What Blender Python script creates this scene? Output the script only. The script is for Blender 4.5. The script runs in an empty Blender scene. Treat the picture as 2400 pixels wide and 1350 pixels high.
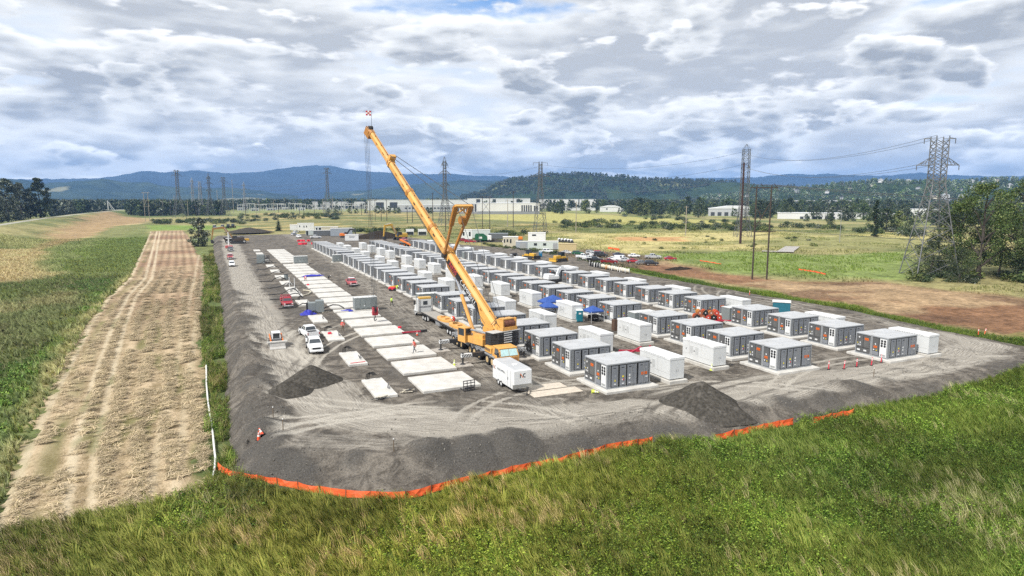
import bpy, bmesh, math, random
import numpy as np
from mathutils import Vector, Matrix, noise as mnoise
R = math.radians
random.seed(7)
RNG = np.random.default_rng(7)
scene = bpy.context.scene
COL = scene.collection

# ------------------------------------------------------------------ camera, light, exposure
CAM_H = 22.0
cam_d = bpy.data.cameras.new('camera')
cam_d.sensor_width = 36.0
cam_d.lens = 22.725
cam_d.clip_start = 0.5
cam_d.clip_end = 60000
cam = bpy.data.objects.new('camera', cam_d)
COL.objects.link(cam)
cam.location = (0, 0, CAM_H)
cam.rotation_euler = (R(90 - 7.8372), 0, R(-24.757))
scene.camera = cam

scene.view_settings.view_transform = 'Standard'
scene.view_settings.look = 'None'
scene.view_settings.gamma = 1.0
scene.view_settings.use_curve_mapping = False
scene.view_settings.exposure = 0.36
scene.cycles.max_bounces = 5
scene.cycles.diffuse_bounces = 2
scene.cycles.glossy_bounces = 2
scene.cycles.transparent_max_bounces = 6
scene.cycles.volume_bounces = 0
scene.cycles.use_denoising = False

SUN_EL, SUN_AZ = 48.0, -112.0      # azimuth measured from +Y towards +X
sd = bpy.data.lights.new('sun', 'SUN')
sd.energy = 4.4
sd.angle = R(4)
sd.color = (1.0, 0.96, 0.90)
sun = bpy.data.objects.new('sun', sd)
COL.objects.link(sun)
sdir = Vector((math.sin(R(SUN_AZ)) * math.cos(R(SUN_EL)), math.cos(R(SUN_AZ)) * math.cos(R(SUN_EL)), math.sin(R(SUN_EL))))
sun.rotation_euler = (-sdir).to_track_quat('-Z', 'Y').to_euler()

def node(t, typ, ins=None, **attrs):
    n = t.nodes.new(typ)
    for k, v in attrs.items():
        setattr(n, k, v)
    for k, v in (ins or {}).items():
        if isinstance(v, bpy.types.NodeSocket):
            t.links.new(v, n.inputs[k])
        else:
            n.inputs[k].default_value = v
    return n
def mth(t, op, a, b=0.0, c=None, clamp=False):
    ins = {0: a, 1: b}
    if c is not None:
        ins[2] = c
    return node(t, 'ShaderNodeMath', ins, operation=op, use_clamp=clamp).outputs[0]
def mixc(t, f, a, b):
    return node(t, 'ShaderNodeMix', {0: f, 6: a, 7: b}, data_type='RGBA').outputs[2]
def mrange(t, v, a, b, c=0.0, d=1.0, smooth=True):
    return node(t, 'ShaderNodeMapRange', {0: v, 1: a, 2: b, 3: c, 4: d},
                interpolation_type='SMOOTHSTEP' if smooth else 'LINEAR').outputs[0]
def rgba(c):
    return (c[0], c[1], c[2], 1.0)

world = bpy.data.worlds.new('World')
scene.world = world
world.use_nodes = True
wt = world.node_tree
wt.nodes.clear()
sky = node(wt, 'ShaderNodeTexSky', sky_type='NISHITA', sun_disc=False, sun_elevation=R(SUN_EL),
           sun_rotation=R(SUN_AZ), air_density=1.0, dust_density=0.6, ozone_density=1.5)
tc = node(wt, 'ShaderNodeTexCoord')
sp = node(wt, 'ShaderNodeSeparateXYZ', {0: tc.outputs['Generated']})
zc = mth(wt, 'MAXIMUM', sp.outputs[2], 0.0)
den = mth(wt, 'ADD', zc, 0.13)
pu = mth(wt, 'DIVIDE', sp.outputs[0], den)
pv = mth(wt, 'DIVIDE', sp.outputs[1], den)
def cloud(scale, kr, detail, rough, dist, seed):
    # a flat cloud deck seen from below
    v = node(wt, 'ShaderNodeCombineXYZ', {0: mth(wt, 'MULTIPLY', pu, scale * kr), 1: mth(wt, 'MULTIPLY', pv, scale * kr), 2: seed}).outputs[0]
    return node(wt, 'ShaderNodeTexNoise', {'Vector': v, 'Scale': 1.0, 'Detail': detail, 'Roughness': rough, 'Distortion': dist},
                noise_dimensions='3D').outputs[0]
def puff(scale, zs, up, detail, rough, seed):
    # heaped clouds with height of their own, towards the horizon
    v = node(wt, 'ShaderNodeCombineXYZ', {0: mth(wt, 'MULTIPLY_ADD', sp.outputs[0], scale, seed), 1: mth(wt, 'MULTIPLY', sp.outputs[1], scale),
                                          2: mth(wt, 'MULTIPLY', mth(wt, 'ADD', zc, up), scale * zs)}).outputs[0]
    return node(wt, 'ShaderNodeTexNoise', {'Vector': v, 'Scale': 1.0, 'Detail': detail, 'Roughness': rough, 'Distortion': 0.15},
                noise_dimensions='3D').outputs[0]
def billow(scale, zs, up, seed):
    v = node(wt, 'ShaderNodeCombineXYZ', {0: mth(wt, 'MULTIPLY_ADD', sp.outputs[0], scale, seed), 1: mth(wt, 'MULTIPLY', sp.outputs[1], scale),
                                          2: mth(wt, 'MULTIPLY', mth(wt, 'ADD', zc, up), scale * zs)}).outputs[0]
    return node(wt, 'ShaderNodeTexVoronoi', {'Vector': v, 'Scale': 5.0}, feature='F1').outputs['Distance']
def layer(base, scale, zs, seed, t0, t1, dark, mid, bright, kd, up=0.011, soft=0.035):
    """one sheet of heaped cloud laid over what is behind it"""
    n0 = puff(scale, zs, 0.0, 7, 0.52, seed)
    n1 = puff(scale, zs, up, 7, 0.52, seed)
    d = mth(wt, 'SUBTRACT', n0, mth(wt, 'MULTIPLY', mth(wt, 'SUBTRACT', billow(scale, zs, 0.0, seed), 0.45), 0.085))
    al = mrange(wt, d, t0, t0 + soft)
    body = mrange(wt, d, t0 + 0.01, t1)
    l_ = mth(wt, 'ADD', 0.76, mth(wt, 'MULTIPLY', mth(wt, 'SUBTRACT', n0, n1), kd))
    l_ = mth(wt, 'SUBTRACT', l_, mth(wt, 'MULTIPLY', body, 0.74), clamp=True)
    rp = node(wt, 'ShaderNodeValToRGB', {0: l_}); c_ = rp.color_ramp
    c_.elements[0].position = 0.05; c_.elements[0].color = rgba(dark); c_.elements[1].position = 0.95; c_.elements[1].color = rgba(bright)
    e_ = c_.elements.new(0.5); e_.color = rgba(mid)
    return mixc(wt, al, base, rp.outputs[0])
skyc = node(wt, 'ShaderNodeVectorMath', {0: sky.outputs[0], 1: (0.75, 0.95, 1.15)}, operation='MULTIPLY').outputs[0]
veil = mrange(wt, puff(1.5, 3.5, 0.0, 6, 0.55, 31.0), 0.40, 0.52, 0.0, 1.0)
wcol = mixc(wt, veil, skyc, (5.6, 6.0, 6.5, 1))
wcol = layer(wcol, 3.0, 3.9, 3.3, 0.39, 0.60, (3.75, 3.85, 3.95), (6.05, 6.1, 6.0), (7.9, 7.85, 7.75), 4.0, 0.012, 0.10)
wcol = layer(wcol, 4.2, 3.3, 12.1, 0.475, 0.63, (3.1, 3.2, 3.3), (5.8, 5.85, 5.75), (8.1, 8.05, 7.9), 4.3, 0.013, 0.07)
wcol = layer(wcol, 6.2, 2.7, 27.7, 0.53, 0.65, (2.8, 2.9, 3.0), (5.5, 5.55, 5.45), (8.3, 8.2, 8.0), 4.2, 0.011, 0.06)
lift = mth(wt, 'MULTIPLY_ADD', mrange(wt, sp.outputs[2], 0.0, 0.16), -0.42, 1.42)
wcol = node(wt, 'ShaderNodeVectorMath', {0: wcol, 3: lift}, operation='SCALE').outputs[0]
bg = node(wt, 'ShaderNodeBackground', {'Color': wcol, 'Strength': 0.130})
node(wt, 'ShaderNodeOutputWorld', {'Surface': bg.outputs[0]})


# ------------------------------------------------------------------ helpers
MATS = {}
def pm(name, rgb, rough=0.6, metal=0.0, var=0.10, scale=3.0, bump=0.0, bscale=None, dirt=0.0, spec=0.4, attr=None, trans=0.0):
    """principled material whose colour wanders with object-space noise, with optional dust"""
    if name in MATS:
        return MATS[name]
    m = bpy.data.materials.new(name)
    m.use_nodes = True
    t = m.node_tree
    p = t.nodes['Principled BSDF']
    c = node(t, 'ShaderNodeTexCoord').outputs['Object']
    n = node(t, 'ShaderNodeTexNoise', {'Vector': c, 'Scale': scale, 'Detail': 5.0, 'Roughness': 0.6}).outputs[0]
    lo = tuple(v * (1 - var) for v in rgb); hi = tuple(min(1, v * (1 + var)) for v in rgb)
    f = mrange(t, n, 0.32, 0.68)
    col = mixc(t, f, rgba(lo), rgba(hi))
    if attr:
        a = node(t, 'ShaderNodeAttribute', attribute_name=attr, attribute_type='INSTANCER')
        col = node(t, 'ShaderNodeVectorMath', {0: col, 1: a.outputs['Vector']}, operation='MULTIPLY').outputs[0]
    if dirt > 0:
        n2 = node(t, 'ShaderNodeTexNoise', {'Vector': c, 'Scale': scale * 0.6, 'Detail': 6.0, 'Roughness': 0.7, 'Distortion': 0.6}).outputs[0]
        col = mixc(t, mth(t, 'MULTIPLY', mrange(t, n2, 0.46, 0.72), dirt), col, (0.30, 0.27, 0.23, 1))
    t.links.new(col, p.inputs['Base Color'])
    p.inputs['Roughness'].default_value = rough
    p.inputs['Metallic'].default_value = metal
    p.inputs['Specular IOR Level'].default_value = spec
    if trans:
        p.inputs['Transmission Weight'].default_value = trans
    if bump:
        n3 = node(t, 'ShaderNodeTexNoise', {'Vector': c, 'Scale': bscale or scale * 8, 'Detail': 3.0}).outputs[0]
        b = node(t, 'ShaderNodeBump', {'Strength': bump, 'Distance': 0.03, 'Height': n3}).outputs[0]
        t.links.new(b, p.inputs['Normal'])
    MATS[name] = m
    return m

class MB:
    """collects shapes into one mesh"""
    def __init__(s):
        s.v = []; s.f = []; s.mi = []; s.m = 0
    def add(s, vs, fs):
        o = len(s.v)
        s.v.extend(tuple(p) for p in vs)
        for f in fs:
            s.f.append(tuple(i + o for i in f)); s.mi.append(s.m)
        return s
    def hexa(s, p):                     # 8 corners: bottom ring then top ring
        return s.add(p, [(3, 2, 1, 0), (4, 5, 6, 7), (0, 1, 5, 4), (1, 2, 6, 5), (2, 3, 7, 6), (3, 0, 4, 7)])
    def box(s, x0, x1, y0, y1, z0, z1):
        return s.hexa([(x0, y0, z0), (x1, y0, z0), (x1, y1, z0), (x0, y1, z0), (x0, y0, z1), (x1, y0, z1), (x1, y1, z1), (x0, y1, z1)])
    def frus(s, a, z0, b, z1):          # a, b = (x0, x1, y0, y1)
        return s.hexa([(a[0], a[2], z0), (a[1], a[2], z0), (a[1], a[3], z0), (a[0], a[3], z0),
                       (b[0], b[2], z1), (b[1], b[2], z1), (b[1], b[3], z1), (b[0], b[3], z1)])
    def bbox(s, x0, x1, y0, y1, z0, z1, c=0.05):   # box with chamfered top and upright edges
        ring = lambda d, z: [(x0 + d + c, y0 + d, z), (x1 - d - c, y0 + d, z), (x1 - d, y0 + d + c, z), (x1 - d, y1 - d - c, z),
                             (x1 - d - c, y1 - d, z), (x0 + d + c, y1 - d, z), (x0 + d, y1 - d - c, z), (x0 + d, y0 + d + c, z)]
        vs = ring(0, z0) + ring(0, z1 - c) + ring(c, z1)
        fs = [tuple(range(7, -1, -1)), tuple(range(16, 24))]
        for k in (0, 8):
            for i in range(8):
                j = (i + 1) % 8
                fs.append((k + i, k + j, k + 8 + j, k + 8 + i))
        return s.add(vs, fs)
    def cyl(s, a, b, r0, r1=None, n=8, cap=True):
        a = Vector(a); b = Vector(b); r1 = r0 if r1 is None else r1
        d = (b - a)
        if d.length < 1e-6:
            return s
        d.normalize()
        u = d.orthogonal().normalized(); w = d.cross(u)
        vs = []
        for c, r in ((a, r0), (b, r1)):
            for i in range(n):
                t = 2 * math.pi * i / n
                vs.append(c + u * (r * math.cos(t)) + w * (r * math.sin(t)))
        fs = [(i, (i + 1) % n, n + (i + 1) % n, n + i) for i in range(n)]
        if cap:
            fs += [tuple(range(n - 1, -1, -1)), tuple(range(n, 2 * n))]
        return s.add(vs, fs)
    def tube(s, pts, r, n=6):
        pts = [Vector(p) for p in pts]
        vs = []; fs = []
        for k, p in enumerate(pts):
            d = (pts[min(k + 1, len(pts) - 1)] - pts[max(k - 1, 0)]).normalized()
            u = d.cross(Vector((0, 0, 1)))
            if u.length < 1e-3:
                u = Vector((1, 0, 0))
            u.normalize(); w = u.cross(d)
            rr = r[k] if isinstance(r, (list, tuple)) else r
            for i in range(n):
                t = 2 * math.pi * i / n
                vs.append(p + u * (rr * math.cos(t)) + w * (rr * math.sin(t)))
        for k in range(len(pts) - 1):
            for i in range(n):
                j = (i + 1) % n
                fs.append((k * n + i, k * n + j, (k + 1) * n + j, (k + 1) * n + i))
        fs += [tuple(range(n - 1, -1, -1)), tuple(range((len(pts) - 1) * n, len(pts) * n))]
        return s.add(vs, fs)
    def beam(s, a, b, w, h, up=(0, 0, 1), w1=None, h1=None):   # rectangular bar between two points
        a = Vector(a); b = Vector(b); d = (b - a).normalized(); up = Vector(up)
        x = d.cross(up)
        if x.length < 1e-4:
            x = d.cross(Vector((1, 0, 0)))
        x.normalize(); y = x.cross(d)
        w1 = w if w1 is None else w1; h1 = h if h1 is None else h1
        c = lambda p, w, h: [p - x * w / 2 - y * h / 2, p + x * w / 2 - y * h / 2, p + x * w / 2 + y * h / 2, p - x * w / 2 + y * h / 2]
        return s.hexa(c(a, w, h) + c(b, w1, h1))
    def prism(s, prof, y0, y1, y0t=None):    # side outline (x, z) pulled along y
        n = len(prof)
        vs = [(x, y0, z) for x, z in prof] + [(x, y1, z) for x, z in prof]
        fs = [tuple(range(n)), tuple(range(2 * n - 1, n - 1, -1))] + [((i + 1) % n, i, n + i, n + (i + 1) % n) for i in range(n)]
        return s.add(vs, fs)
    def plate(s, q, d):                      # quad q pushed out along its normal by d
        q = [Vector(p) for p in q]
        nrm = (q[1] - q[0]).cross(q[3] - q[0]).normalized() * d
        return s.hexa(q + [p + nrm for p in q])
    def dome(s, c, rx, ry, rz, n=10, k=4, z0=0.0):
        vs = []; fs = []
        for j in range(k + 1):
            t = z0 + (math.pi / 2 - z0) * j / k
            for i in range(n):
                a = 2 * math.pi * i / n
                vs.append((c[0] + rx * math.cos(t) * math.cos(a), c[1] + ry * math.cos(t) * math.sin(a), c[2] + rz * math.sin(t)))
        for j in range(k):
            for i in range(n):
                q = (i + 1) % n
                fs.append((j * n + i, j * n + q, (j + 1) * n + q, (j + 1) * n + i))
        return s.add(vs, fs)
    def mesh(s, name, mats, smooth=False):
        me = bpy.data.meshes.new(name)
        me.from_pydata(s.v, [], s.f)
        mats = mats if isinstance(mats, (list, tuple)) else [mats]
        for m in mats:
            me.materials.append(m)
        if len(mats) > 1:
            me.polygons.foreach_set('material_index', s.mi)
        bm = bmesh.new(); bm.from_mesh(me)
        bmesh.ops.recalc_face_normals(bm, faces=bm.faces)
        bm.to_mesh(me); bm.free()
        if smooth:
            me.polygons.foreach_set('use_smooth', [True] * len(me.polygons))
        return me
    def obj(s, name, mats, parent=None, loc=(0, 0, 0), rz=0.0, smooth=False):
        return link(name, s.mesh(name, mats, smooth), parent, loc, rz)

def link(name, data, parent=None, loc=(0, 0, 0), rz=0.0):
    o = bpy.data.objects.new(name, data)
    COL.objects.link(o)
    o.location = loc
    o.rotation_euler = (0, 0, rz)
    if parent is not None:
        o.parent = parent
    return o
def tag(o, label, cat, group=None):
    o['label'] = label; o['category'] = cat
    if group:
        o['group'] = group
    return o
def thing(name, label, cat, loc=(0, 0, 0), rz=0.0, group=None):
    o = link(name, None, None, loc, rz)
    o.empty_display_size = 0.3
    return tag(o, label, cat, group)
def struct(o):
    o['kind'] = 'structure'
    return o
def stuff(o, label=None):
    o['kind'] = 'stuff'
    if label:
        o['label'] = label
    return o
def dup(root, loc, rz=0.0, label=None, sc=None):
    r = root.copy(); COL.objects.link(r)
    r.location = loc; r.rotation_euler = (0, 0, rz)
    if sc:
        r.scale = sc if isinstance(sc, tuple) else (sc, sc, sc)
    if label:
        r['label'] = label
    for ch in root.children:
        c = ch.copy(); COL.objects.link(c); c.parent = r
        for g2 in ch.children:
            d = g2.copy(); COL.objects.link(d); d.parent = c
    return r
ORD = ['first', 'second', 'third', 'fourth', 'fifth', 'sixth', 'seventh', 'eighth', 'ninth', 'tenth', 'eleventh', 'twelfth',
       'thirteenth', 'fourteenth', 'fifteenth', 'sixteenth', 'seventeenth', 'eighteenth', 'nineteenth', 'twentieth',
       'twenty-first', 'twenty-second', 'twenty-third', 'twenty-fourth', 'twenty-fifth', 'twenty-sixth', 'twenty-seventh', 'twenty-eighth', 'twenty-ninth', 'thirtieth']
def sstep(x, a, b):
    t = np.clip((np.asarray(x, float) - a) / (b - a), 0, 1)
    return t * t * (3 - 2 * t)
def vnoise(x, y, s, seed=0):
    """smooth value noise on arrays, about 0..1"""
    x = np.asarray(x, float) / s + 31.7 * seed; y = np.asarray(y, float) / s + 17.3 * seed
    xi = np.floor(x).astype(np.int64); yi = np.floor(y).astype(np.int64)
    fx = x - xi; fy = y - yi
    fx = fx * fx * (3 - 2 * fx); fy = fy * fy * (3 - 2 * fy)
    def h(a, b):
        n = (a * 374761393 + b * 668265263 + seed * 974711) & 0xFFFFFFFF
        n = ((n ^ (n >> 13)) * 1274126177) & 0xFFFFFFFF
        return ((n ^ (n >> 16)) & 0xFFFF) / 65535.0
    return (h(xi, yi) * (1 - fx) + h(xi + 1, yi) * fx) * (1 - fy) + (h(xi, yi + 1) * (1 - fx) + h(xi + 1, yi + 1) * fx) * fy
def fbm(x, y, s, seed=0, oct=4):
    a = 0; w = 1; tot = 0
    for k in range(oct):
        a = a + w * vnoise(x, y, s / 2 ** k, seed + k); tot += w; w *= 0.5
    return a / tot
def inpoly(x, y, poly):
    x = np.asarray(x); y = np.asarray(y); c = np.zeros(x.shape, bool)
    n = len(poly)
    for i in range(n):
        x0, y0 = poly[i]; x1, y1 = poly[(i + 1) % n]
        if y0 == y1:
            continue
        c ^= ((y0 > y) != (y1 > y)) & (x < (x1 - x0) * (y - y0) / (y1 - y0) + x0)
    return c
def polydist(x, y, pts, closed=False):
    """distance to a polyline, and the arc length and signed side of the nearest point"""
    x = np.asarray(x, float); y = np.asarray(y, float)
    best = np.full(x.shape, 1e9); arc = np.zeros(x.shape); side = np.zeros(x.shape)
    L = 0.0
    n = len(pts)
    for i in range(n if closed else n - 1):
        x0, y0 = pts[i]; x1, y1 = pts[(i + 1) % n]
        dx, dy = x1 - x0, y1 - y0; ll = math.hypot(dx, dy)
        if ll < 1e-6:
            continue
        t = np.clip(((x - x0) * dx + (y - y0) * dy) / ll ** 2, 0, 1)
        d = np.hypot(x - x0 - t * dx, y - y0 - t * dy)
        m = d < best
        best = np.where(m, d, best); arc = np.where(m, L + t * ll, arc)
        side = np.where(m, np.sign((x - x0) * dy - (y - y0) * dx), side)
        L += ll
    return best, arc, side
def grid_mesh(name, X, Y, Z, mats, attrs=None, keep=None, smooth=True):
    """sheet from 2-D arrays; attrs = {name: (n,) or (n,3)} per point"""
    ny, nx = X.shape
    idx = np.arange(nx * ny).reshape(ny, nx)
    q = np.stack([idx[:-1, :-1], idx[:-1, 1:], idx[1:, 1:], idx[1:, :-1]], -1).reshape(-1, 4)
    if keep is not None:
        q = q[keep.ravel()[q].any(1)]
    used = np.unique(q); re = np.full(nx * ny, -1); re[used] = np.arange(len(used)); q = re[q]
    co = np.stack([X, Y, Z], -1).reshape(-1, 3)[used].astype(np.float32)
    me = bpy.data.meshes.new(name)
    me.vertices.add(len(co)); me.vertices.foreach_set('co', co.ravel())
    me.loops.add(q.size); me.loops.foreach_set('vertex_index', q.ravel().astype(np.int32))
    me.polygons.add(len(q)); me.polygons.foreach_set('loop_start', np.arange(0, q.size, 4, dtype=np.int32))
    me.update(calc_edges=True)
    if smooth:
        me.polygons.foreach_set('use_smooth', [True] * len(q))
    for k, a in (attrs or {}).items():
        a = np.asarray(a, np.float32).reshape(nx * ny, -1)[used]
        if a.shape[1] == 3:
            at = me.attributes.new(k, 'FLOAT_VECTOR', 'POINT'); at.data.foreach_set('vector', a.ravel())
        else:
            at = me.attributes.new(k, 'FLOAT', 'POINT'); at.data.foreach_set('value', a.ravel())
    for m in (mats if isinstance(mats, list) else [mats]):
        me.materials.append(m)
    return me
def scatter(name, P, rot, sc, idx, protos, tint=None, label=None):
    """many small plants as ONE stuff object: points that carry proto meshes"""
    n = len(P)
    me = bpy.data.meshes.new(name)
    me.vertices.add(n); me.vertices.foreach_set('co', np.asarray(P, np.float32).ravel())
    a = me.attributes.new('rot', 'FLOAT_VECTOR', 'POINT'); a.data.foreach_set('vector', np.asarray(rot, np.float32).ravel())
    sc = np.asarray(sc, np.float32)
    if sc.ndim == 1:
        sc = np.stack([sc] * 3, -1)
    a = me.attributes.new('scl', 'FLOAT_VECTOR', 'POINT'); a.data.foreach_set('vector', sc.ravel())
    a = me.attributes.new('idx', 'INT', 'POINT'); a.data.foreach_set('value', np.asarray(idx, np.int32))
    if tint is None:
        tint = np.ones((n, 3))
    a = me.attributes.new('tint', 'FLOAT_VECTOR', 'POINT'); a.data.foreach_set('vector', np.asarray(tint, np.float32).ravel())
    col = bpy.data.collections.new(name + '_kinds')
    for k, pmesh in enumerate(protos):
        o = bpy.data.objects.new('%s_kind_%02d' % (name, k), pmesh); col.objects.link(o)
    ng = bpy.data.node_groups.new(name, 'GeometryNodeTree')
    ng.interface.new_socket('Geometry', in_out='INPUT', socket_type='NodeSocketGeometry')
    ng.interface.new_socket('Geometry', in_out='OUTPUT', socket_type='NodeSocketGeometry')
    gi = ng.nodes.new('NodeGroupInput'); go = ng.nodes.new('NodeGroupOutput')
    ci = ng.nodes.new('GeometryNodeCollectionInfo'); ci.inputs[0].default_value = col
    ci.inputs['Separate Children'].default_value = True; ci.inputs['Reset Children'].default_value = True
    ip = ng.nodes.new('GeometryNodeInstanceOnPoints'); ip.inputs['Pick Instance'].default_value = True
    def na(nm, ty):
        q = ng.nodes.new('GeometryNodeInputNamedAttribute'); q.data_type = ty; q.inputs[0].default_value = nm
        return [s for s in q.outputs if s.enabled][0]
    e2r = ng.nodes.new('FunctionNodeEulerToRotation')
    ng.links.new(na('rot', 'FLOAT_VECTOR'), e2r.inputs[0])
    ng.links.new(e2r.outputs[0], ip.inputs['Rotation'])
    ng.links.new(na('scl', 'FLOAT_VECTOR'), ip.inputs['Scale'])
    ng.links.new(na('idx', 'INT'), ip.inputs['Instance Index'])
    ng.links.new(gi.outputs[0], ip.inputs['Points']); ng.links.new(ci.outputs[0], ip.inputs['Instance'])
    ng.links.new(ip.outputs[0], go.inputs[0])
    o = link(name, me)
    md = o.modifiers.new('scatter', 'NODES'); md.node_group = ng
    return stuff(o, label)
def text_mesh(body, size, mat, depth=0.004):
    cu = bpy.data.curves.new('lettering', 'FONT'); cu.body = body; cu.size = size; cu.extrude = depth
    cu.align_x = 'CENTER'; cu.align_y = 'CENTER'
    o = bpy.data.objects.new('lettering', cu); COL.objects.link(o)
    dg = bpy.context.evaluated_depsgraph_get()
    me = bpy.data.meshes.new_from_object(o.evaluated_get(dg))
    bpy.data.objects.remove(o)
    me.materials.clear(); me.materials.append(mat)
    return me


# ------------------------------------------------------------------ the lie of the land
LEVEE = [(-124.0,283.6),(-125.5,413.0),(-136.0,565.7),(-144.3,736.2),(-146.3,978.1),(-132.4,1307.2)]
def terr(x, y):
    x = np.asarray(x, float); y = np.asarray(y, float)
    z = -2.0 + 1.5 * sstep(x, 22, 95)
    d, _, _ = polydist(x, y, LEVEE)
    near = np.hypot(x, y)
    z = np.maximum(z, -2.0 + 6.0 * (1 - sstep(d, 3.0, 42.0)))
    z = z + 0.25 * (fbm(x, y, 30, 5, 3) - 0.5) * sstep(near, 60, 140)
    return z
STRIP = [(-13.9,44.7),(-15.5,52.5),(-16.4,60.3),(-17.7,71.0),(-19.9,99.6),(-22.8,141.3),(-24.5,182.4),(-24.1,223.9),(-26.8,274.5),(-36.7,449.6),(-42.5,549.2),(-20.8,561.0),(-12.4,438.4),(-7.3,330.0),(-4.0,282.5),(-2.9,220.0),(-3.0,172.5),(-3.1,136.8),(-2.4,103.8),(-1.8,73.7),(-1.6,56.8),(-1.1,56.4),(-4.9,55.6),(-8.7,55.6),(-12.7,55.3),(-15.2,55.1)]
TOE = [(-0.9,302.4),(0.5,231.3),(0.4,170.9),(0.3,118.6),(0.2,90.4),(0.1,72.8),(0.3,59.4)] + [(2.1,56.4),(4.6,53.8),(8.2,50.7),(11.2,49.0),(14.6,48.4),(18.5,48.8),(22.6,49.1),(28.3,49.2),(32.9,49.9),(38.2,49.6)] + \
    [(43.4,47.1),(54.2,46.9),(62.7,46.5)] + [(71.6,45.2),(85.0,46.0),(96.6,47.3),(115.9,48.4)] + [(124.0, 56.0)] + \
    [(111.9,55.2),(112.8,68.7),(116.6,88.1),(116.6,98.4),(115.4,109.3),(115.8,123.5),(115.7,139.6),(115.2,162.9),(125.1,213.0),(124.5,263.1),(118.3,280.6),(110.6,300.2),(107.7,347.0),(99.0,409.9),(66.8,442.3),(53.7,494.9),(43.4,547.6),(38.3,678.0),(28.9,709.5),(26.6,592.5),(29.2,521.3),(15.4,465.9),(-0.1,434.1)]

def ground_color(x, y):
    r = np.hypot(x, y)
    n1 = fbm(x, y, 9, 1, 4); n2 = fbm(x, y, 40, 2, 4); n3 = fbm(x * 0.6, y, 130, 3, 4); n4 = fbm(x, y, 3, 9, 2)
    c = np.empty(x.shape + (3,))
    def blend(m, col):
        m = np.clip(m, 0, 1)[..., None]
        c[:] = c * (1 - m) + np.array(col) * m
    c[:] = (0.105, 0.115, 0.045)
    blend(sstep(n2, 0.36, 0.58) * 0.85, (0.215, 0.19, 0.088))       # dry grass
    blend(sstep(n3, 0.52, 0.66) * 0.7, (0.055, 0.085, 0.028))
    wob = lambda s, a: (fbm(x, y, s, 21, 3) - 0.5) * a
    def patch(poly, col, soft=3.0, amt=1.0, nz=None):
        d, _, _ = polydist(x, y, poly, True)
        sd = np.where(inpoly(x, y, poly), d, -d) + wob(soft * 3, soft * 3)
        m = sstep(sd, -soft, soft) * amt
        if nz is not None:
            m = m * nz
        blend(m, col)
    far = [(-446.2,1239.7),(194.8,1099.1),(549.2,1011.4),(604.7,464.3),(603.8,227.0),(13570.5,5153.6),(10123.7,21960.1),(-11418.9,31891.3)]
    patch(far, (0.15, 0.17, 0.065), 20, 0.7)
    # left meadow
    patch([(-125.2,384.4),(-71.9,373.8),(-48.3,253.8),(-49.6,224.7),(-76.5,232.1)], (0.32, 0.23, 0.13), 5, 0.9)
    patch([(-100.4,508.6),(-151.3,1157.4),(-76.7,934.5),(-62.0,708.4),(-62.8,491.2),(-61.2,378.1),(-69.8,350.9)], (0.23, 0.155, 0.085), 8, 0.85)
    patch([(-71.6,359.5),(-67.8,445.9),(-75.2,699.5),(-66.4,757.9),(-57.3,554.8),(-52.4,365.1),(-46.9,243.5)], (0.36, 0.28, 0.15), 6, 0.8)
    patch([(-50.2,254.6),(-72.9,374.2),(-70.8,465.3),(-81.1,676.2),(-59.7,721.2),(-42.0,535.4),(-31.8,387.0),(-26.7,293.0),(-26.1,243.5),(-37.7,242.3)], (0.10, 0.118, 0.042), 4, 0.85)
    patch([(-56.8,685.9),(-6.7,662.8),(21.1,629.1),(18.6,558.4),(-41.8,570.7)], (0.11, 0.17, 0.035), 3, 0.8)
    patch([(-53.0,181.7),(-38.3,196.6),(-31.4,193.4),(-27.8,155.7),(-30.1,132.6),(-34.6,116.0)], (0.19, 0.15, 0.078), 4, 0.7, 0.4 + 0.6 * sstep(n1, 0.4, 0.6))
    patch([(-24.6,77.6),(-27.3,96.9),(-26.3,114.9),(-25.5,134.2),(-27.5,191.6),(-25.5,190.7),(-23.5,133.3),(-21.9,102.8),(-21.0,82.5),(-20.1,68.0)], (0.10, 0.135, 0.042), 2.5, 0.8)
    patch([(-17.7,60.2),(-20.8,88.6),(-24.1,129.8),(-25.5,190.7),(-24.8,230.1),(-23.8,242.5),(-24.3,180.8),(-22.8,141.3),(-19.9,99.6),(-17.7,71.0),(-17.1,59.9)], (0.28, 0.23, 0.11), 1.5, 0.85)
    # middle distance
    mid = [(21.5,484.6),(52.2,1139.5),(268.7,1244.4),(412.1,822.0),(223.9,425.2),(145.4,289.8),(103.4,428.5),(57.5,501.9)]
    patch(mid, (0.27, 0.21, 0.095), 12, 0.75, 0.25 + 0.75 * sstep(n2, 0.42, 0.58))
    patch(mid, (0.08, 0.095, 0.04), 12, 0.75, sstep(fbm(x * 0.5, y, 26, 31, 3), 0.5, 0.6))
    patch([(398.3,979.9),(537.5,989.9),(473.6,509.0),(398.8,428.4),(304.5,560.6),(274.7,676.0)], (0.26, 0.24, 0.085), 12, 0.9)
    patch([(194.8,376.0),(289.0,350.6),(446.7,277.9),(441.0,202.3),(333.6,152.5),(286.8,187.1),(235.9,224.8),(156.8,221.9),(171.5,305.8)], (0.30, 0.26, 0.115), 10, 0.8, 0.35 + 0.65 * sstep(n2, 0.4, 0.56))
    patch([(216.5,324.1),(253.4,307.1),(229.8,275.0),(194.6,291.3)], (0.33, 0.16, 0.075), 5, 0.7)
    patch([(155.6,220.2),(216.7,206.4),(215.8,183.6),(268.4,182.5),(195.5,126.9),(169.8,116.0),(160.5,128.8),(145.3,155.2)], (0.125, 0.165, 0.048), 6, 0.9)
    patch([(122.6,248.4),(153.4,250.0),(161.0,207.6),(124.8,158.6),(116.0,173.2),(121.6,213.5)], (0.11, 0.082, 0.06), 4, 0.9)
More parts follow.
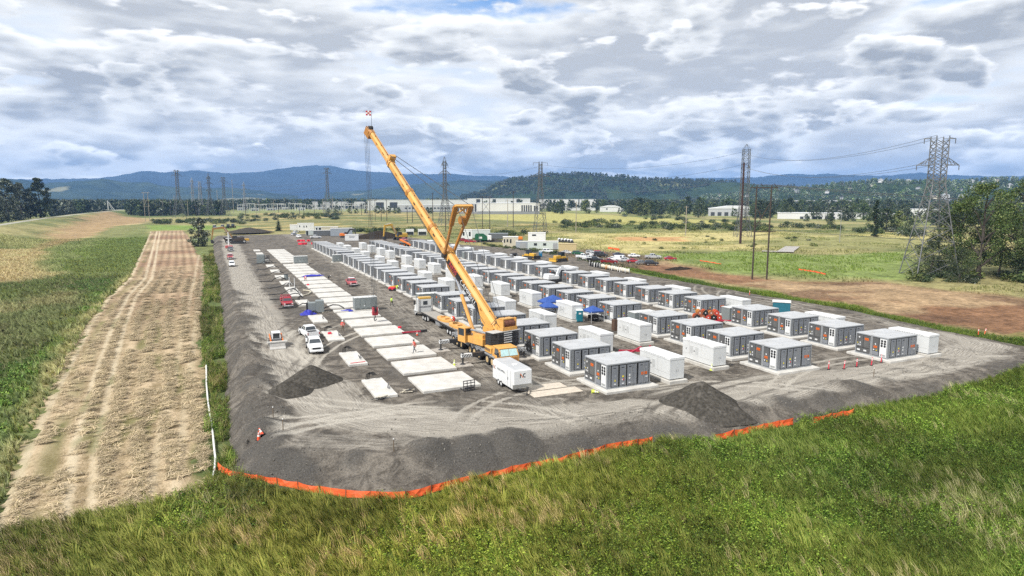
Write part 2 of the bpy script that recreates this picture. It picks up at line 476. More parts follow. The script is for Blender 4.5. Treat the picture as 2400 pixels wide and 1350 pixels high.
    # bare mown field right of the yard
    bf = [(118.2,187.0),(122.4,173.1),(151.1,192.3),(141.3,150.9),(142.5,127.7),(163.1,116.2),(162.7,99.9),(171.3,77.3),(153.0,55.8),(115.2,51.2),(116.7,57.7),(118.8,72.5),(122.6,92.7),(123.1,116.6),(122.4,147.7)]
    patch(bf, (0.165, 0.088, 0.050), 4, 0.95)
    patch(bf, (0.27, 0.195, 0.115), 4, 0.8, sstep(fbm(x * .5, y, 16, 41, 3), 0.56, 0.66))
    patch(bf, (0.10, 0.058, 0.036), 4, 0.7, sstep(fbm(x * 0.6, y, 12, 47, 3), 0.55, 0.66))
    # weedy verge on the right edge of the yard
    vg = [(120.5,172.7),(117.0,141.1),(117.6,111.3),(117.5,88.9),(113.5,69.2),(112.2,55.4)]
    d, _, _ = polydist(x, y, vg)
    blend((1 - sstep(d + wob(5, 2.5), 1.2, 3.4)) * 0.95, (0.07, 0.12, 0.025))
    # near meadow
    nm = (y < 62) & (r < 140)
    blend(nm * 0.9 * sstep(-y, -62, -50), (0.05, 0.075, 0.018))
    blend(nm * sstep(n1, 0.5, 0.68) * 0.6, (0.12, 0.125, 0.04))
    blend(((x > -3.2 + 2 * n4) & (x < 1.5) & (y > 50) & (y < 200 + 130 * n1)) * (.5 + .5 * sstep(n1, .35, .6)), (0.07, 0.09, 0.032))
    # levee road
    d, _, _ = polydist(x, y, LEVEE)
    blend(1 - sstep(d, 1.8, 3.4), (0.25, 0.24, 0.21))
    shade = 0.72 + 0.56 * (0.5 * n1 + 0.5 * n4)
    return c * (shade * (1.30 + .25 * sstep(r, 150, 400)))[..., None]

def ground_mat():
    m = bpy.data.materials.new('meadow_ground'); m.use_nodes = True; t = m.node_tree; p = t.nodes['Principled BSDF']
    a = node(t, 'ShaderNodeAttribute', attribute_name='cover').outputs['Vector']
    pos = node(t, 'ShaderNodeNewGeometry').outputs['Position']
    n1 = node(t, 'ShaderNodeTexNoise', {'Vector': pos, 'Scale': 0.9, 'Detail': 8.0, 'Roughness': 0.7}).outputs[0]
    n2 = node(t, 'ShaderNodeTexNoise', {'Vector': pos, 'Scale': 0.13, 'Detail': 5.0, 'Roughness': 0.65}).outputs[0]
    f = mth(t, 'ADD', mrange(t, n1, 0.3, 0.72, 0.55, 1.35), mrange(t, n2, 0.3, 0.7, -0.22, 0.22))
    col = node(t, 'ShaderNodeVectorMath', {0: a, 3: f}, operation='SCALE').outputs[0]
    t.links.new(col, p.inputs['Base Color'])
    p.inputs['Roughness'].default_value = 0.95; p.inputs['Specular IOR Level'].default_value = 0.1
    b = node(t, 'ShaderNodeBump', {'Strength': 0.7, 'Distance': 0.25, 'Height': n1}).outputs[0]
    t.links.new(b, p.inputs['Normal'])
    return m
GM = ground_mat()
na_, nr_ = 520, 560
az = np.radians(np.linspace(24.757 - 72, 24.757 + 72, na_))
rr = 12.0 * (16000.0 / 12.0) ** np.linspace(0, 1, nr_)
A_, R_ = np.meshgrid(az, rr)
X_ = R_ * np.sin(A_); Y_ = R_ * np.cos(A_)
Z_ = terr(X_, Y_)
me = grid_mesh('ground', X_, Y_, Z_, GM, {'cover': ground_color(X_, Y_)})
struct(link('ground', me))
# the land goes on behind and beside the camera, a little lower
mb = MB(); N_ = 48
vs = [(0, 0, -2.6)] + [(17000 * math.cos(2 * math.pi * i / N_), 17000 * math.sin(2 * math.pi * i / N_), -2.6) for i in range(N_)]
mb.add(vs, [(0, 1 + i, 1 + (i + 1) % N_) for i in range(N_)])
struct(mb.obj('plain', pm('plain_grass', (0.09, 0.10, 0.04), 0.95, var=0.3, scale=0.01)))

# ------------------------------------------------------------------ mown hay strip
xs = np.arange(-46, 1.0, 0.3); ys = np.concatenate([np.arange(44, 160, 0.45), np.arange(160, 560, 1.6)])
X_, Y_ = np.meshgrid(xs, ys)
dst, _, _ = polydist(X_, Y_, STRIP, True)
sd_ = np.where(inpoly(X_, Y_, STRIP), dst, -dst) + (fbm(X_, Y_, 4, 61, 3) - 0.5) * 2.6 + (vnoise(X_, Y_, .9, 62) - .5) * .9
edge_l = np.array(sorted([(p[1], p[0]) for p in STRIP[:11]]))
xl = np.interp(Y_, edge_l[:, 0], edge_l[:, 1]); lane = (X_ - xl * 0.75)
row = 0.5 + 0.5 * np.cos(2 * math.pi * lane / 2.7 + 1.5 * (fbm(X_ * 0.3, Y_, 30, 63, 2) - 0.5))
Z_ = terr(X_, Y_) + 0.03 + 0.07 * row * sstep(sd_, 0, 1.0)
Z_ = np.where(sd_ < 0.1, Z_ - 0.4, Z_)
e0 = X_ - xl
wheel_ = np.maximum.reduce([(1 - sstep(np.abs(e0 - q), .25, .6)) for q in (.55, 4.4, 6.3)] + [(1 - sstep(np.abs(X_ + q), .25, .6)) * .6 for q in (4.1, 6.0)]) * (.5 + .5 * vnoise(X_, Y_, 7, 73))
green_ = .55 * (1 - sstep(np.abs(e0 - 2.5), .4, 1.3)) * sstep(vnoise(X_, Y_, 9, 74), .25, .6) + .8 * sstep(fbm(X_ * 2.2, Y_ * .5, 7, 75, 3), .57, .68) * (1 - sstep(Y_, 120, 200)) + .7 * (1 - sstep(sd_, .3, 1.4)) * vnoise(X_, Y_, 2, 77)
hue = fbm(X_ * .6, Y_, 24, 71, 3) * 0.75 + sstep(Y_, 85, 230) * 0.45 - .1
def strip_mat():
    m = bpy.data.materials.new('mown_hay'); m.use_nodes = True; t = m.node_tree; p = t.nodes['Principled BSDF']
    r_ = node(t, 'ShaderNodeAttribute', attribute_name='row').outputs['Fac']
    h_ = node(t, 'ShaderNodeAttribute', attribute_name='hue').outputs['Fac']
    pos = node(t, 'ShaderNodeNewGeometry').outputs['Position']
    v = node(t, 'ShaderNodeMapping', {0: pos, 3: (1.25, 0.8, 1.0)}).outputs[0]
    n1 = node(t, 'ShaderNodeTexNoise', {'Vector': v, 'Scale': 2.3, 'Detail': 7.0, 'Roughness': 0.75, 'Distortion': 1.3}).outputs[0]
    n2 = node(t, 'ShaderNodeTexNoise', {'Vector': pos, 'Scale': 0.16, 'Detail': 5.0, 'Roughness': 0.6}).outputs[0]
    pale = mixc(t, mrange(t, h_, 0.45, 0.95), (0.50, 0.39, 0.255, 1), (0.30, 0.185, 0.115, 1))
    dark = mixc(t, mrange(t, h_, 0.45, 0.95), (0.20, 0.15, 0.08, 1), (0.12, 0.075, 0.05, 1))
    f = mth(t, 'ADD', mth(t, 'MULTIPLY', r_, 0.55), mrange(t, n1, 0.33, 0.68, 0.0, 0.9))
    f = mth(t, 'SUBTRACT', f, mrange(t, n2, 0.5, 0.68, 0.0, 0.5), clamp=True)
    col = mixc(t, f, dark, pale)
    at = lambda n: node(t, 'ShaderNodeAttribute', attribute_name=n).outputs['Fac']
    col = mixc(t, mth(t, 'MULTIPLY', at('wheel'), 0.8), col, (0.56, 0.48, 0.34, 1))
    col = mixc(t, mth(t, 'MULTIPLY', at('green'), mrange(t, n1, 0.3, 0.6, 0.45, 0.95)), col, (0.13, 0.135, 0.045, 1))
    t.links.new(col, p.inputs['Base Color'])
    p.inputs['Roughness'].default_value = 0.9; p.inputs['Specular IOR Level'].default_value = 0.15
    b = node(t, 'ShaderNodeBump', {'Strength': 0.8, 'Distance': 0.12, 'Height': n1}).outputs[0]
    t.links.new(b, p.inputs['Normal'])
    return m
me = grid_mesh('mown_strip', X_, Y_, Z_, strip_mat(), {'row': row, 'hue': hue, 'wheel': wheel_, 'green': np.clip(green_, 0, 1)}, keep=sd_ > 0)
struct(link('mown_strip', me))

# ------------------------------------------------------------------ gravel yard with its banks
ROADS = [   # (points, half width, strength)
    ([(8.0,392.9),(6.7,254.2),(6.3,168.9),(7.1,125.3),(7.7,100.4),(8.2,83.3),(10.2,69.3),(14.5,62.1),(21.6,56.8),(30.0,54.9),(40.2,54.7),(43.7,48.7),(55.5,51.8),(71.3,53.2),(83.1,52.9),(95.3,54.2),(106.3,58.2),(112.8,65.9),(118.0,80.0),(124.4,105.2),(124.3,132.6),(125.0,172.0),(128.1,235.6),(126.4,299.7),(112.5,362.6)], 4.2, 1.0),
    ([(7.8,153.2),(9.0,108.1),(10.6,89.3),(12.5,77.2),(12.8,66.5)], 2.4, 0.7),
    ([(98.9,48.6),(98.9,54.0),(105.0,63.8),(113.5,78.6)], 3.5, 0.7),
    ([(31.5,55.0),(31.4,70.5),(32.4,102.9),(35.3,147.7),(38.8,222.4),(42.6,338.4),(41.3,486.4),(31.4,656.0)], 3.4, 0.55),
    ([(54.2, 50), (54.2, 120), (54.2, 300)], 2.2, 0.45),
    ([(76.0, 52), (76.5, 120), (76.0, 300)], 3.4, 0.4),
    ([(24.2,57.6),(34.6,54.2),(45.3,53.9),(57.1,56.6),(67.3,56.1),(76.1,53.8)], 3.0, 0.9),
    ([(1.2,67.5),(6.1,60.2),(13.0,55.9),(22.6,53.8),(32.9,51.6)], 1.8, 0.6),
]
toe = np.array(TOE)
def bank_w(x, y):
    return np.where((x < 14) & (y > 64), 2.5, np.where(y < 64, 4.3 - 2.6 * sstep(x, 40, 95), 1.6))
HEAPS = []
y0 = 57.5
while y0 < 170:
    big = random.random()
    HEAPS.append((3.7 + random.uniform(-.4, 1.6), y0, random.uniform(1.5, 2.1) + .9 * big, (random.uniform(.65, .95) + .75 * big) * (1 - .005 * (y0 - 58))))
    y0 += random.uniform(2.8, 5.4)
x0 = 5.0
while x0 < 92:
    big = random.random()
    HEAPS.append((x0, 55.9 - .19 * min(x0, 40) + .09 * max(0, x0 - 40) + random.uniform(-.6, .9), random.uniform(1.3, 2.0) + 1.1 * big, (random.uniform(.3, .5) + .6 * big * big) * (1.0 if x0 < 40 else .7)))
    x0 += random.uniform(3.0, 6.8)
def pad_height(x, y):
    d, _, _ = polydist(x, y, TOE, True)
    d = np.where(inpoly(x, y, TOE), d, -d)
    w = bank_w(x, y)
    dj = d + (fbm(x, y, 3.2, 81, 3) - 0.5) * 1.1
    zt = terr(x, y)
    z = zt - 0.15 + (0.15 - zt) * np.clip(dj / w, 0, 1) ** 0.85
    z = np.where(d < 0, zt - 0.5, z)
    h = np.zeros(x.shape)
    for hx, hy, hr, hh in HEAPS:
        q = np.hypot((x - hx), (y - hy)) / hr
        h = np.maximum(h, hh * np.clip(1.10 - np.sqrt(q * q * .85 + .006) - .18 * vnoise(x, y, .8, 7), 0, 1.1))
    rough = (fbm(x, y, 2.2, 84, 3) - 0.5) * 0.10
    z = z + h * np.clip(d / 1.5, 0, 1) + rough * sstep(d, 0.5, 3)
    # scraped and rutted ground beside the slabs
    rut = (fbm(x, y, 5, 88, 4) - 0.5) * 0.35 * ((x > 7) & (x < 20) & (y > 95)).astype(float)
    return z + np.clip(rut, -0.03, 0.3) * 0.6, d, h
xs = np.concatenate([np.arange(-1.6, 40, 0.3), np.arange(40, 132, 0.42)])
ys = [43.0]
while ys[-1] < 430:
    ys.append(ys[-1] + 0.3 * max(1.0, ys[-1] / 90.0))
X_, Y_ = np.meshgrid(xs, np.array(ys))
Z_, D_, H_ = pad_height(X_, Y_)
dust = np.zeros(X_.shape); tu = np.zeros(X_.shape); ts = np.zeros(X_.shape); bd = np.full(X_.shape, 1e9)
for pts, hw, st in ROADS:
    d, arc, side = polydist(X_, Y_, pts)
    m = (1 - sstep(d + (fbm(X_, Y_, 6, 91, 3) - 0.5) * 3.0, hw * 0.55, hw * 1.45)) * st
    dust = np.maximum(dust, m)
    q = d / hw < bd
    tu = np.where(q, d * side, tu); ts = np.where(q, arc, ts); bd = np.where(q, d / hw, bd)
dust *= sstep(D_, 1.5, 4.5) * (1 - np.clip(H_ * 1.2, 0, 0.8))
wst = bank_w(X_, Y_)
dark = np.clip(H_ * 2.2, 0, 0.75) * (.35 + .65 * sstep(vnoise(X_, Y_, 4.5, 99), .35, .6)) + 0.40 * (D_ < wst) * (.4 + .6 * vnoise(X_, Y_, 3.5, 98)) + 0.45 * sstep(fbm(X_, Y_, 9, 95, 4), 0.55, 0.68) * (1 - dust)
rut_area = ((X_ > 8.5) & (X_ < 31) & (Y_ > 66)) * 1.0
dark = np.clip(dark + 0.22 * rut_area * sstep(fbm(X_, Y_, 4, 97, 3), 0.45, 0.62), 0, 1)
gy_, gx_ = np.gradient(tu); seam = sstep(np.hypot(gx_, gy_), .55, .9)
for _ in range(2):
    seam = np.maximum.reduce([seam, np.roll(seam, 1, 0), np.roll(seam, -1, 0), np.roll(seam, 1, 1), np.roll(seam, -1, 1)])
trk = np.zeros(X_.shape)     # single wheel tracks that wander over the open ground
rt_ = random.Random(12)
for k in range(46):
    if k < 26:
        tx, ty, ta = rt_.uniform(6, 105), rt_.uniform(50, 66), rt_.uniform(-.5, .5) + (math.pi if rt_.random() < .5 else 0)
    elif k < 38:
        tx, ty, ta = rt_.uniform(4, 13), rt_.uniform(62, 130), rt_.uniform(1.1, 2.0)
    else:
        tx, ty, ta = rt_.uniform(98, 112), rt_.uniform(50, 120), rt_.uniform(1.2, 2.0)
    cv = rt_.uniform(-.07, .07); P_ = []
    for q in range(15):
        P_.append((tx, ty)); tx += 2.2 * math.cos(ta); ty += 2.2 * math.sin(ta); ta += cv * 2
    lo = np.array(P_).min(0) - 3; hi_ = np.array(P_).max(0) + 3
    i0, i1 = np.searchsorted(Y_[:, 0], [lo[1], hi_[1]]); j0, j1 = np.searchsorted(X_[0], [lo[0], hi_[0]])
    if i1 - i0 < 2 or j1 - j0 < 2:
        continue
    d, arc, side = polydist(X_[i0:i1, j0:j1], Y_[i0:i1, j0:j1], P_)
    w_ = (1 - sstep(np.abs(d - .95), .16, .40)) * sstep(arc, 0, 5) * (1 - sstep(arc, 24, 30)) * rt_.uniform(.5, 1) * (1 if rt_.random() < .6 else -1)
    trk[i0:i1, j0:j1] = np.where(np.abs(w_) > np.abs(trk[i0:i1, j0:j1]), w_, trk[i0:i1, j0:j1])
trk *= sstep(D_, 3, 5)
def gravel_mat():
    m = bpy.data.materials.new('gravel'); m.use_nodes = True; t = m.node_tree; p = t.nodes['Principled BSDF']
    at = lambda n: node(t, 'ShaderNodeAttribute', attribute_name=n).outputs['Fac']
    pos = node(t, 'ShaderNodeNewGeometry').outputs['Position']
    v = node(t, 'ShaderNodeCombineXYZ', {0: mth(t, 'MULTIPLY', at('tu'), 2.6), 1: mth(t, 'MULTIPLY', at('ts'), 0.11), 2: 0.0}).outputs[0]
    st = node(t, 'ShaderNodeTexNoise', {'Vector': v, 'Scale': 1.0, 'Detail': 6.0, 'Roughness': 0.62, 'Distortion': 0.35}).outputs[0]
    v2 = node(t, 'ShaderNodeCombineXYZ', {0: mth(t, 'MULTIPLY', at('tu'), 7.0), 1: mth(t, 'MULTIPLY', at('ts'), 0.28), 2: 3.0}).outputs[0]
    st2 = node(t, 'ShaderNodeTexNoise', {'Vector': v2, 'Scale': 1.0, 'Detail': 4.0, 'Roughness': 0.6}).outputs[0]
    fine = node(t, 'ShaderNodeTexNoise', {'Vector': pos, 'Scale': 7.0, 'Detail': 6.0, 'Roughness': 0.75}).outputs[0]
    med = node(t, 'ShaderNodeTexNoise', {'Vector': pos, 'Scale': 0.42, 'Detail': 7.0, 'Roughness': 0.68, 'Distortion': 1.2}).outputs[0]
    base = mixc(t, mrange(t, med, 0.36, 0.66), (0.072, 0.063, 0.053, 1), (0.215, 0.191, 0.160, 1))
    d = mth(t, 'ADD', at('dust'), mth(t, 'MULTIPLY', mth(t, 'SUBTRACT', st, 0.5), mth(t, 'MULTIPLY_ADD', at('seam'), -1.2, 1.2)))
    d = mth(t, 'ADD', d, mth(t, 'MULTIPLY', mth(t, 'SUBTRACT', med, 0.5), 0.9))
    d = mth(t, 'MULTIPLY', mrange(t, d, 0.28, 0.95), mrange(t, at('dust'), 0.02, 0.3))
    pale = mixc(t, mrange(t, mth(t, 'MULTIPLY_ADD', at('seam'), mth(t, 'SUBTRACT', 0.5, st2), st2), 0.36, 0.64), (0.21, 0.19, 0.162, 1), (0.395, 0.366, 0.316, 1))
    col = mixc(t, d, base, pale)
    dk = mth(t, 'MULTIPLY', at('dark'), mrange(t, med, 0.25, 0.6, 0.6, 1.0))
    col = mixc(t, dk, col, (0.080, 0.075, 0.068, 1))
    col = mixc(t, mth(t, 'MULTIPLY', mth(t, 'MAXIMUM', at('trk'), 0.0), 0.8), col, (0.44, 0.41, 0.355, 1))
    col = mixc(t, mth(t, 'MULTIPLY', mth(t, 'MAXIMUM', mth(t, 'MULTIPLY', at('trk'), -1.0), 0.0), 0.8), col, (0.088, 0.078, 0.066, 1))
    # wet or oily wheel marks
    wm = mth(t, 'MULTIPLY', mth(t, 'MULTIPLY', mrange(t, st, 0.58, 0.68), mrange(t, med, 0.50, 0.60)), mth(t, 'SUBTRACT', 1.0, at('seam')))
    col = mixc(t, mth(t, 'MULTIPLY', wm, 0.75), col, (0.085, 0.075, 0.062, 1))
    col = node(t, 'ShaderNodeVectorMath', {0: col, 3: mrange(t, fine, 0.28, 0.72, 0.55, 1.42)}, operation='SCALE').outputs[0]
    t.links.new(col, p.inputs['Base Color'])
    p.inputs['Roughness'].default_value = 0.92; p.inputs['Specular IOR Level'].default_value = 0.15
    h = mth(t, 'ADD', mth(t, 'MULTIPLY', fine, 0.35), mth(t, 'MULTIPLY', mth(t, 'MULTIPLY', st, mth(t, 'SUBTRACT', 1.0, at('seam'))), mth(t, 'ADD', 0.15, mth(t, 'MULTIPLY', at('dust'), 0.5))))
    b = node(t, 'ShaderNodeBump', {'Strength': 1.0, 'Distance': 0.25, 'Height': h}).outputs[0]
    t.links.new(b, p.inputs['Normal'])
    return m
GRAVEL = gravel_mat()
me = grid_mesh('gravel_yard', X_, Y_, Z_, GRAVEL, {'dust': dust, 'tu': tu, 'ts': ts, 'dark': dark, 'seam': seam, 'trk': trk}, keep=D_ > -0.5)
struct(link('gravel_yard', me))

# ------------------------------------------------------------------ far hills and mountains
def ridge(name, prof, dist, depth, mat, base=-10, seed=0, rough=0.0, nd=26, step=6, front=0.5, spur=0.2):
    """hill range whose skyline has the given (screen-degree) profile at that distance: built as real relief at real range"""
    pr = np.array(prof, float)
    pxs = np.arange(pr[0, 0], pr[-1, 0] + 1, step)
    hy = np.interp(pxs, pr[:, 0], pr[:, 1])
    azs = np.arctan((pxs - 1200) / 1529.6) + R(24.757)
    hgt = (466.5 - hy) / 1529.6 / np.cos(np.arctan((pxs - 1200) / 1529.6)) ** -1 * dist * np.ones_like(hy)
    hgt = (466.5 - hy) / 1529.6 * dist * np.cos(np.arctan((pxs - 1200) / 1529.6)) + CAM_H
    k = np.linspace(-front, 1.0, nd)
    X = np.empty((nd, len(pxs))); Y = X.copy(); Z = X.copy()
    for i, kk in enumerate(k):
        dd = dist + kk * depth
        X[i] = dd * np.sin(azs); Y[i] = dd * np.cos(azs)
        fall = (1 - sstep(-kk, 0.0, front)) if kk < 0 else (1 - 0.8 * kk)
        sp_ = (fbm(X[i], Y[i], depth * 0.30, seed, 4) - 0.5) * spur * 4 * math.sin(math.pi * min(1, max(0, (kk + front) / front))) if kk < 0 else 0
        Z[i] = base + (hgt - base) * np.clip(fall * (1 + sp_), 0, 1.02) + (fbm(X[i], Y[i], 60, seed + 5, 3) - 0.5) * rough * fall
    me = grid_mesh(name, X, Y, Z, mat)
    return struct(link(name, me)), (X, Y, Z)
def hill_mat(name, c1, c2, c3, s):
    m = bpy.data.materials.new(name); m.use_nodes = True; t = m.node_tree; p = t.nodes['Principled BSDF']
    pos = node(t, 'ShaderNodeNewGeometry').outputs['Position']
    n1 = node(t, 'ShaderNodeTexNoise', {'Vector': pos, 'Scale': s, 'Detail': 8.0, 'Roughness': 0.65}).outputs[0]
    n2 = node(t, 'ShaderNodeTexNoise', {'Vector': pos, 'Scale': s * 0.35, 'Detail': 4.0, 'Roughness': 0.55}).outputs[0]
    col = mixc(t, mrange(t, n1, 0.35, 0.65), rgba(c1), rgba(c2))
    col = mixc(t, mrange(t, n2, 0.60, 0.66), col, rgba(c3))
    t.links.new(col, p.inputs['Base Color']); p.inputs['Roughness'].default_value = 1.0; p.inputs['Specular IOR Level'].default_value = 0.0
    return m
MT = hill_mat('mountain_forest', (0.014, 0.022, 0.028), (0.034, 0.046, 0.052), (0.05, 0.06, 0.058), 0.0012)
MF = hill_mat('foothill', (0.02, 0.035, 0.025), (0.05, 0.07, 0.04), (0.22, 0.21, 0.12), 0.004)
MR = hill_mat('ridge_forest', (0.016, 0.030, 0.016), (0.045, 0.068, 0.03), (0.17, 0.18, 0.085), 0.008)
ridge('mountain', [(-400,424),(0,422),(230,419),(280,412),(340,401),(390,405),(470,400),(540,407),(600,406),(660,396),(700,391),(750,388),(775,388),(810,396),(870,403),(940,409),(1010,411),(1060,408),(1120,413),(1180,412),(1250,428),(1300,440)], 11500, 3800, MT, seed=3, rough=30, front=0.9, spur=0.10)
ridge('mountain', [(1500,425),(1620,418),(1760,416),(1850,410),(1900,411),(1930,408),(1980,411),(2060,413),(2110,409),(2150,405),(2200,410),(2260,412),(2330,414),(2500,412),(2700,415)], 12000, 3500, MT, seed=9, rough=30, front=0.9, spur=0.10)
ridge('foothill', [(-400,415),(0,417),(60,422),(110,430),(150,428),(200,423),(245,419),(290,428),(330,430),(350,429),(380,436),(450,440),(560,440),(640,452),(700,458)], 6500, 1500, MF, seed=13, rough=20, front=0.9, spur=0.2)
ridge('foothill', [(760,452),(860,446),(930,436),(1010,428),(1080,423),(1140,424),(1200,426),(1300,430)], 6800, 1600, MF, seed=17, rough=20, front=0.9, spur=0.2)
_, RIDGE = ridge('wooded_hill', [(1080,464),(1130,450),(1165,433),(1200,422),(1240,419),(1290,410),(1340,409),(1400,411),(1440,416),(1490,421),(1540,423),(1600,426),(1680,429),(1750,432),(1800,437),(1850,437),(1900,445),(1960,455)], 3300, 900, MR, seed=23, rough=14, front=0.75, spur=0.3)
_, HILLR = ridge('suburban_hill', [(1640,464),(1720,458),(1800,453),(1870,446),(1940,441),(2000,435),(2060,430),(2150,432),(2250,431),(2320,428),(2400,424),(2550,421),(2750,424)], 2500, 800, MR, seed=29, rough=10, front=0.8, spur=0.2)


# ------------------------------------------------------------------ buildings beyond the fields
def face_cam(x, y):
    return -math.atan2(x, y)
def mpp(x, y):
    return math.hypot(x, y) / 1515.0
B_WHITE = pm('shed_white', (0.60, 0.60, 0.59), .7, var=.04, scale=.05); B_GREY = pm('shed_grey', (0.40, 0.41, 0.42), .7, var=.05, scale=.05)
B_DARK = pm('shed_dark', (0.045, 0.05, 0.055), .6); B_BASE = pm('shed_plinth', (0.22, 0.23, 0.24), .7); B_ROOF = pm('shed_roof', (0.60, 0.61, 0.61), .6, var=.05, scale=.05)
B_CREAM = pm('wall_cream', (0.52, 0.48, 0.38), .8)
def shed(x, y, z, px_w, px_h, label, depth=60, off=0.0, slots=(), plinth=0.0, gable=False, wall=B_WHITE, windows=(), cat='warehouse', group=None):
    m = mpp(x, y); w = px_w * m; h = px_h * m
    t = thing('warehouse', label, cat, (x, y, z), face_cam(x, y) + off, group)
    mb = MB(); mb.box(0, w, 0, depth, -3, h); mb.obj('wall', wall, t)
    if gable:
        mb = MB(); mb.prism([(-.6, h), (w + .6, h), (w * .72, h + px_h * m * .35), (w * .38, h + px_h * m * .35)], -.5, depth); mb.obj('roof', B_ROOF, t)
    else:
        mb = MB(); mb.box(-.3, w + .3, -.3, depth + .3, h, h + .6); mb.obj('roof', B_ROOF, t)
    if plinth:
        mb = MB(); mb.box(-.05, w + .05, -.25, -.05, -3, h * plinth); mb.obj('plinth', B_BASE, t)
    for a, b, z0, z1 in windows:
        mb = MB(); mb.box(w * a, w * b, -.35, -.05, h * z0, h * z1); mb.obj('window', B_DARK, t)
    for a, b, n, z0, z1 in slots:
        for k in range(n):
            c = a + (b - a) * (k + .5) / n; ww = (b - a) / n * .28
            mb = MB(); mb.box(w * (c - ww), w * (c + ww), -.35, -.05, h * z0, h * z1); mb.obj('window', B_DARK, t)
    return t
def at(p, z):
    return p[0], p[1], z
shed(*at((196.19,1505.76), -2), 140, 17, 'long low white shed at the left end of the factory row', 80, slots=[(.3, .95, 6, .2, .5)])
shed(*at((281.93,1297.83), -2), 245, 25, 'long white factory block behind the crane hook ropes', 120, slots=[(.05, .3, 2, .3, .8)])
shed(*at((288.31,1092.64), -1.5), 150, 17, 'low pale loading hall in front of the long white factory', 50, wall=B_GREY, slots=[(.1, .98, 16, .55, .72)], plinth=.25)
shed(*at((338.99,941.54), -1), 52, 24, 'grey office block with tall window strips at the factory corner', 40, wall=pm('panel_grey', (0.50, 0.51, 0.51), .6), slots=[(.05, .95, 7, .25, .95)], plinth=.2)
shed(*at((359.13,902.08), -1), 145, 25.5, 'largest white factory hall with dark plinth and five tall window slots', 130, slots=[(.70, .88, 5, .28, .85), (.9, .98, 2, .3, .8)], plinth=.3)
shed(*at((459.46,1206.38), -1), 146, 28, 'white upper hall showing behind the largest factory hall', 60, windows=[(.14, .2, .6, .95), (.40, .45, .6, .95), (.78, .83, .6, .95)])
for i, (a, b) in enumerate(((1264, 1305), (1306, 1332), (1334, 1355), (1358, 1374), (1376, 1396))):
    p_ = [(688.62,1342.73), (726.30,1325.35), (751.43,1313.77), (772.96,1303.85), (789.11,1296.40)][i]
    shed(p_[0], p_[1], -1, b - a, 22, 'white gable-end shed, %s from the left in the row right of the factory' % ORD[i], 60, slots=[(.1, .4, 1, .2, .7)] if i % 2 else ())
shed(*at((615.87,1134.28), -1), 95, 6, 'very low white roofed store before the gable-end sheds', 15)
shed(*at((628.44,988.65), -1), 48, 11, 'white barn with grey gable roof among shrubs', 40, gable=True, windows=[(.3, .36, .5, .8)])
shed(*at((679.80,1008.42), -1), 46, 6, 'low white store to the right of the white barn', 20)
shed(*at((605.17,682.87), -1), 108, 17, 'large pale grey riding hall with hipped roof behind the steel pole', 60, gable=True, wall=B_GREY, slots=[(.02, .42, 3, .1, .55)])
shed(*at((1260.92,1152.84), -1), 142, 17, 'long dark building with white wall slots on the slope', 60, wall=B_WHITE, windows=[(0, .24, .5, .93), (.26, .5, .5, .93), (.52, .74, .5, .93), (.76, .98, .5, .93)])
shed(*at((587.70,548.66), -1), 120, 13, 'low white depot with loading doors below the long dark building', 40, slots=[(.35, .95, 6, .1, .5)])
shed(*at((660.67,532.72), -1), 110, 11, 'low white depot to the right of the steel street lamp', 40)
shed(*at((1251.33,952.83), -1), 130, 12, 'white flat roofed depot behind the dark ivy covered trunk', 50, slots=[(.1, .9, 8, .2, .6)])
shed(*at((888.59,602.36), -1), 90, 12, 'white flat depot seen through the near lattice tower', 40)
SWPTS = [(48.0, 1443.5), (59.8, 1419.4), (82.8, 1597.0), (75.8, 1343.2), (101.0, 1524.6), (113.3, 1437.3), (123.6, 1430.6), (144.0, 1535.9), (133.7, 1308.0), (147.4, 1337.7), (185.8, 1550.1), (176.7, 1369.5), (209.8, 1552.2), (205.6, 1394.0), (198.3, 1275.2), (207.2, 1259.5), (220.8, 1286.7), (225.8, 1247.0), (287.9, 1490.0), (285.9, 1445.7), (290.4, 1366.9), (308.7, 1404.9)]
SWPOLES = [(-80.4, 1160.3), (-66.5, 1112.1), (-53.5, 1045.3), (-30.8, 1030.4), (-20.0, 1014.4), (-6.2, 1176.9), (42.8, 990.1), (61.0, 1056.6), (70.1, 1130.4), (85.2, 1044.5), (101.2, 1151.6), (111.7, 953.9), (121.1, 983.8), (152.9, 1106.5), (147.6, 977.5), (184.7, 1117.9), (197.7, 1111.7), (201.2, 1042.6), (191.0, 919.0), (197.0, 913.1)]
P_GREEN_E = pm('dumpster_green', (0.015, 0.10, 0.05), .4)
# switchyard equipment
SWG = pm('switchgear_pale', (0.55, 0.55, 0.53), .6); LAT = pm('galvanised', (0.30, 0.31, 0.32), .5, metal=.3); LATD = pm('weathered_steel', (0.10, 0.105, 0.11), .6)
def gantry(x, y, z, w, h, label):
    t = thing('substation_gantry', label, 'gantry', (x, y, z), face_cam(x, y) + random.uniform(-.3, .3), 'pale steel gantries of the switchyard')
    for xx in (0, w / 2, w):
        mb = MB()
        mb.beam((xx - .7, 0, 0), (xx - .25, 0, h), .3, .3); mb.beam((xx + .7, 0, 0), (xx + .25, 0, h), .3, .3)
        mb.obj('post', SWG, t)
    mb = MB(); mb.beam((-1, 0, h), (w + 1, 0, h), .7, .9); mb.obj('crossbeam', SWG, t)
    for k in range(5):
        xx = w * (k + .5) / 5; mb = MB(); mb.cyl((xx, 0, h - .4), (xx, 0, h - 3), .22, n=6); mb.obj('insulator', SWG, t)
        mb = MB(); mb.cyl((xx, -2, 0), (xx, -2, h * .55), .35, n=6); mb.obj('bushing', SWG, t)
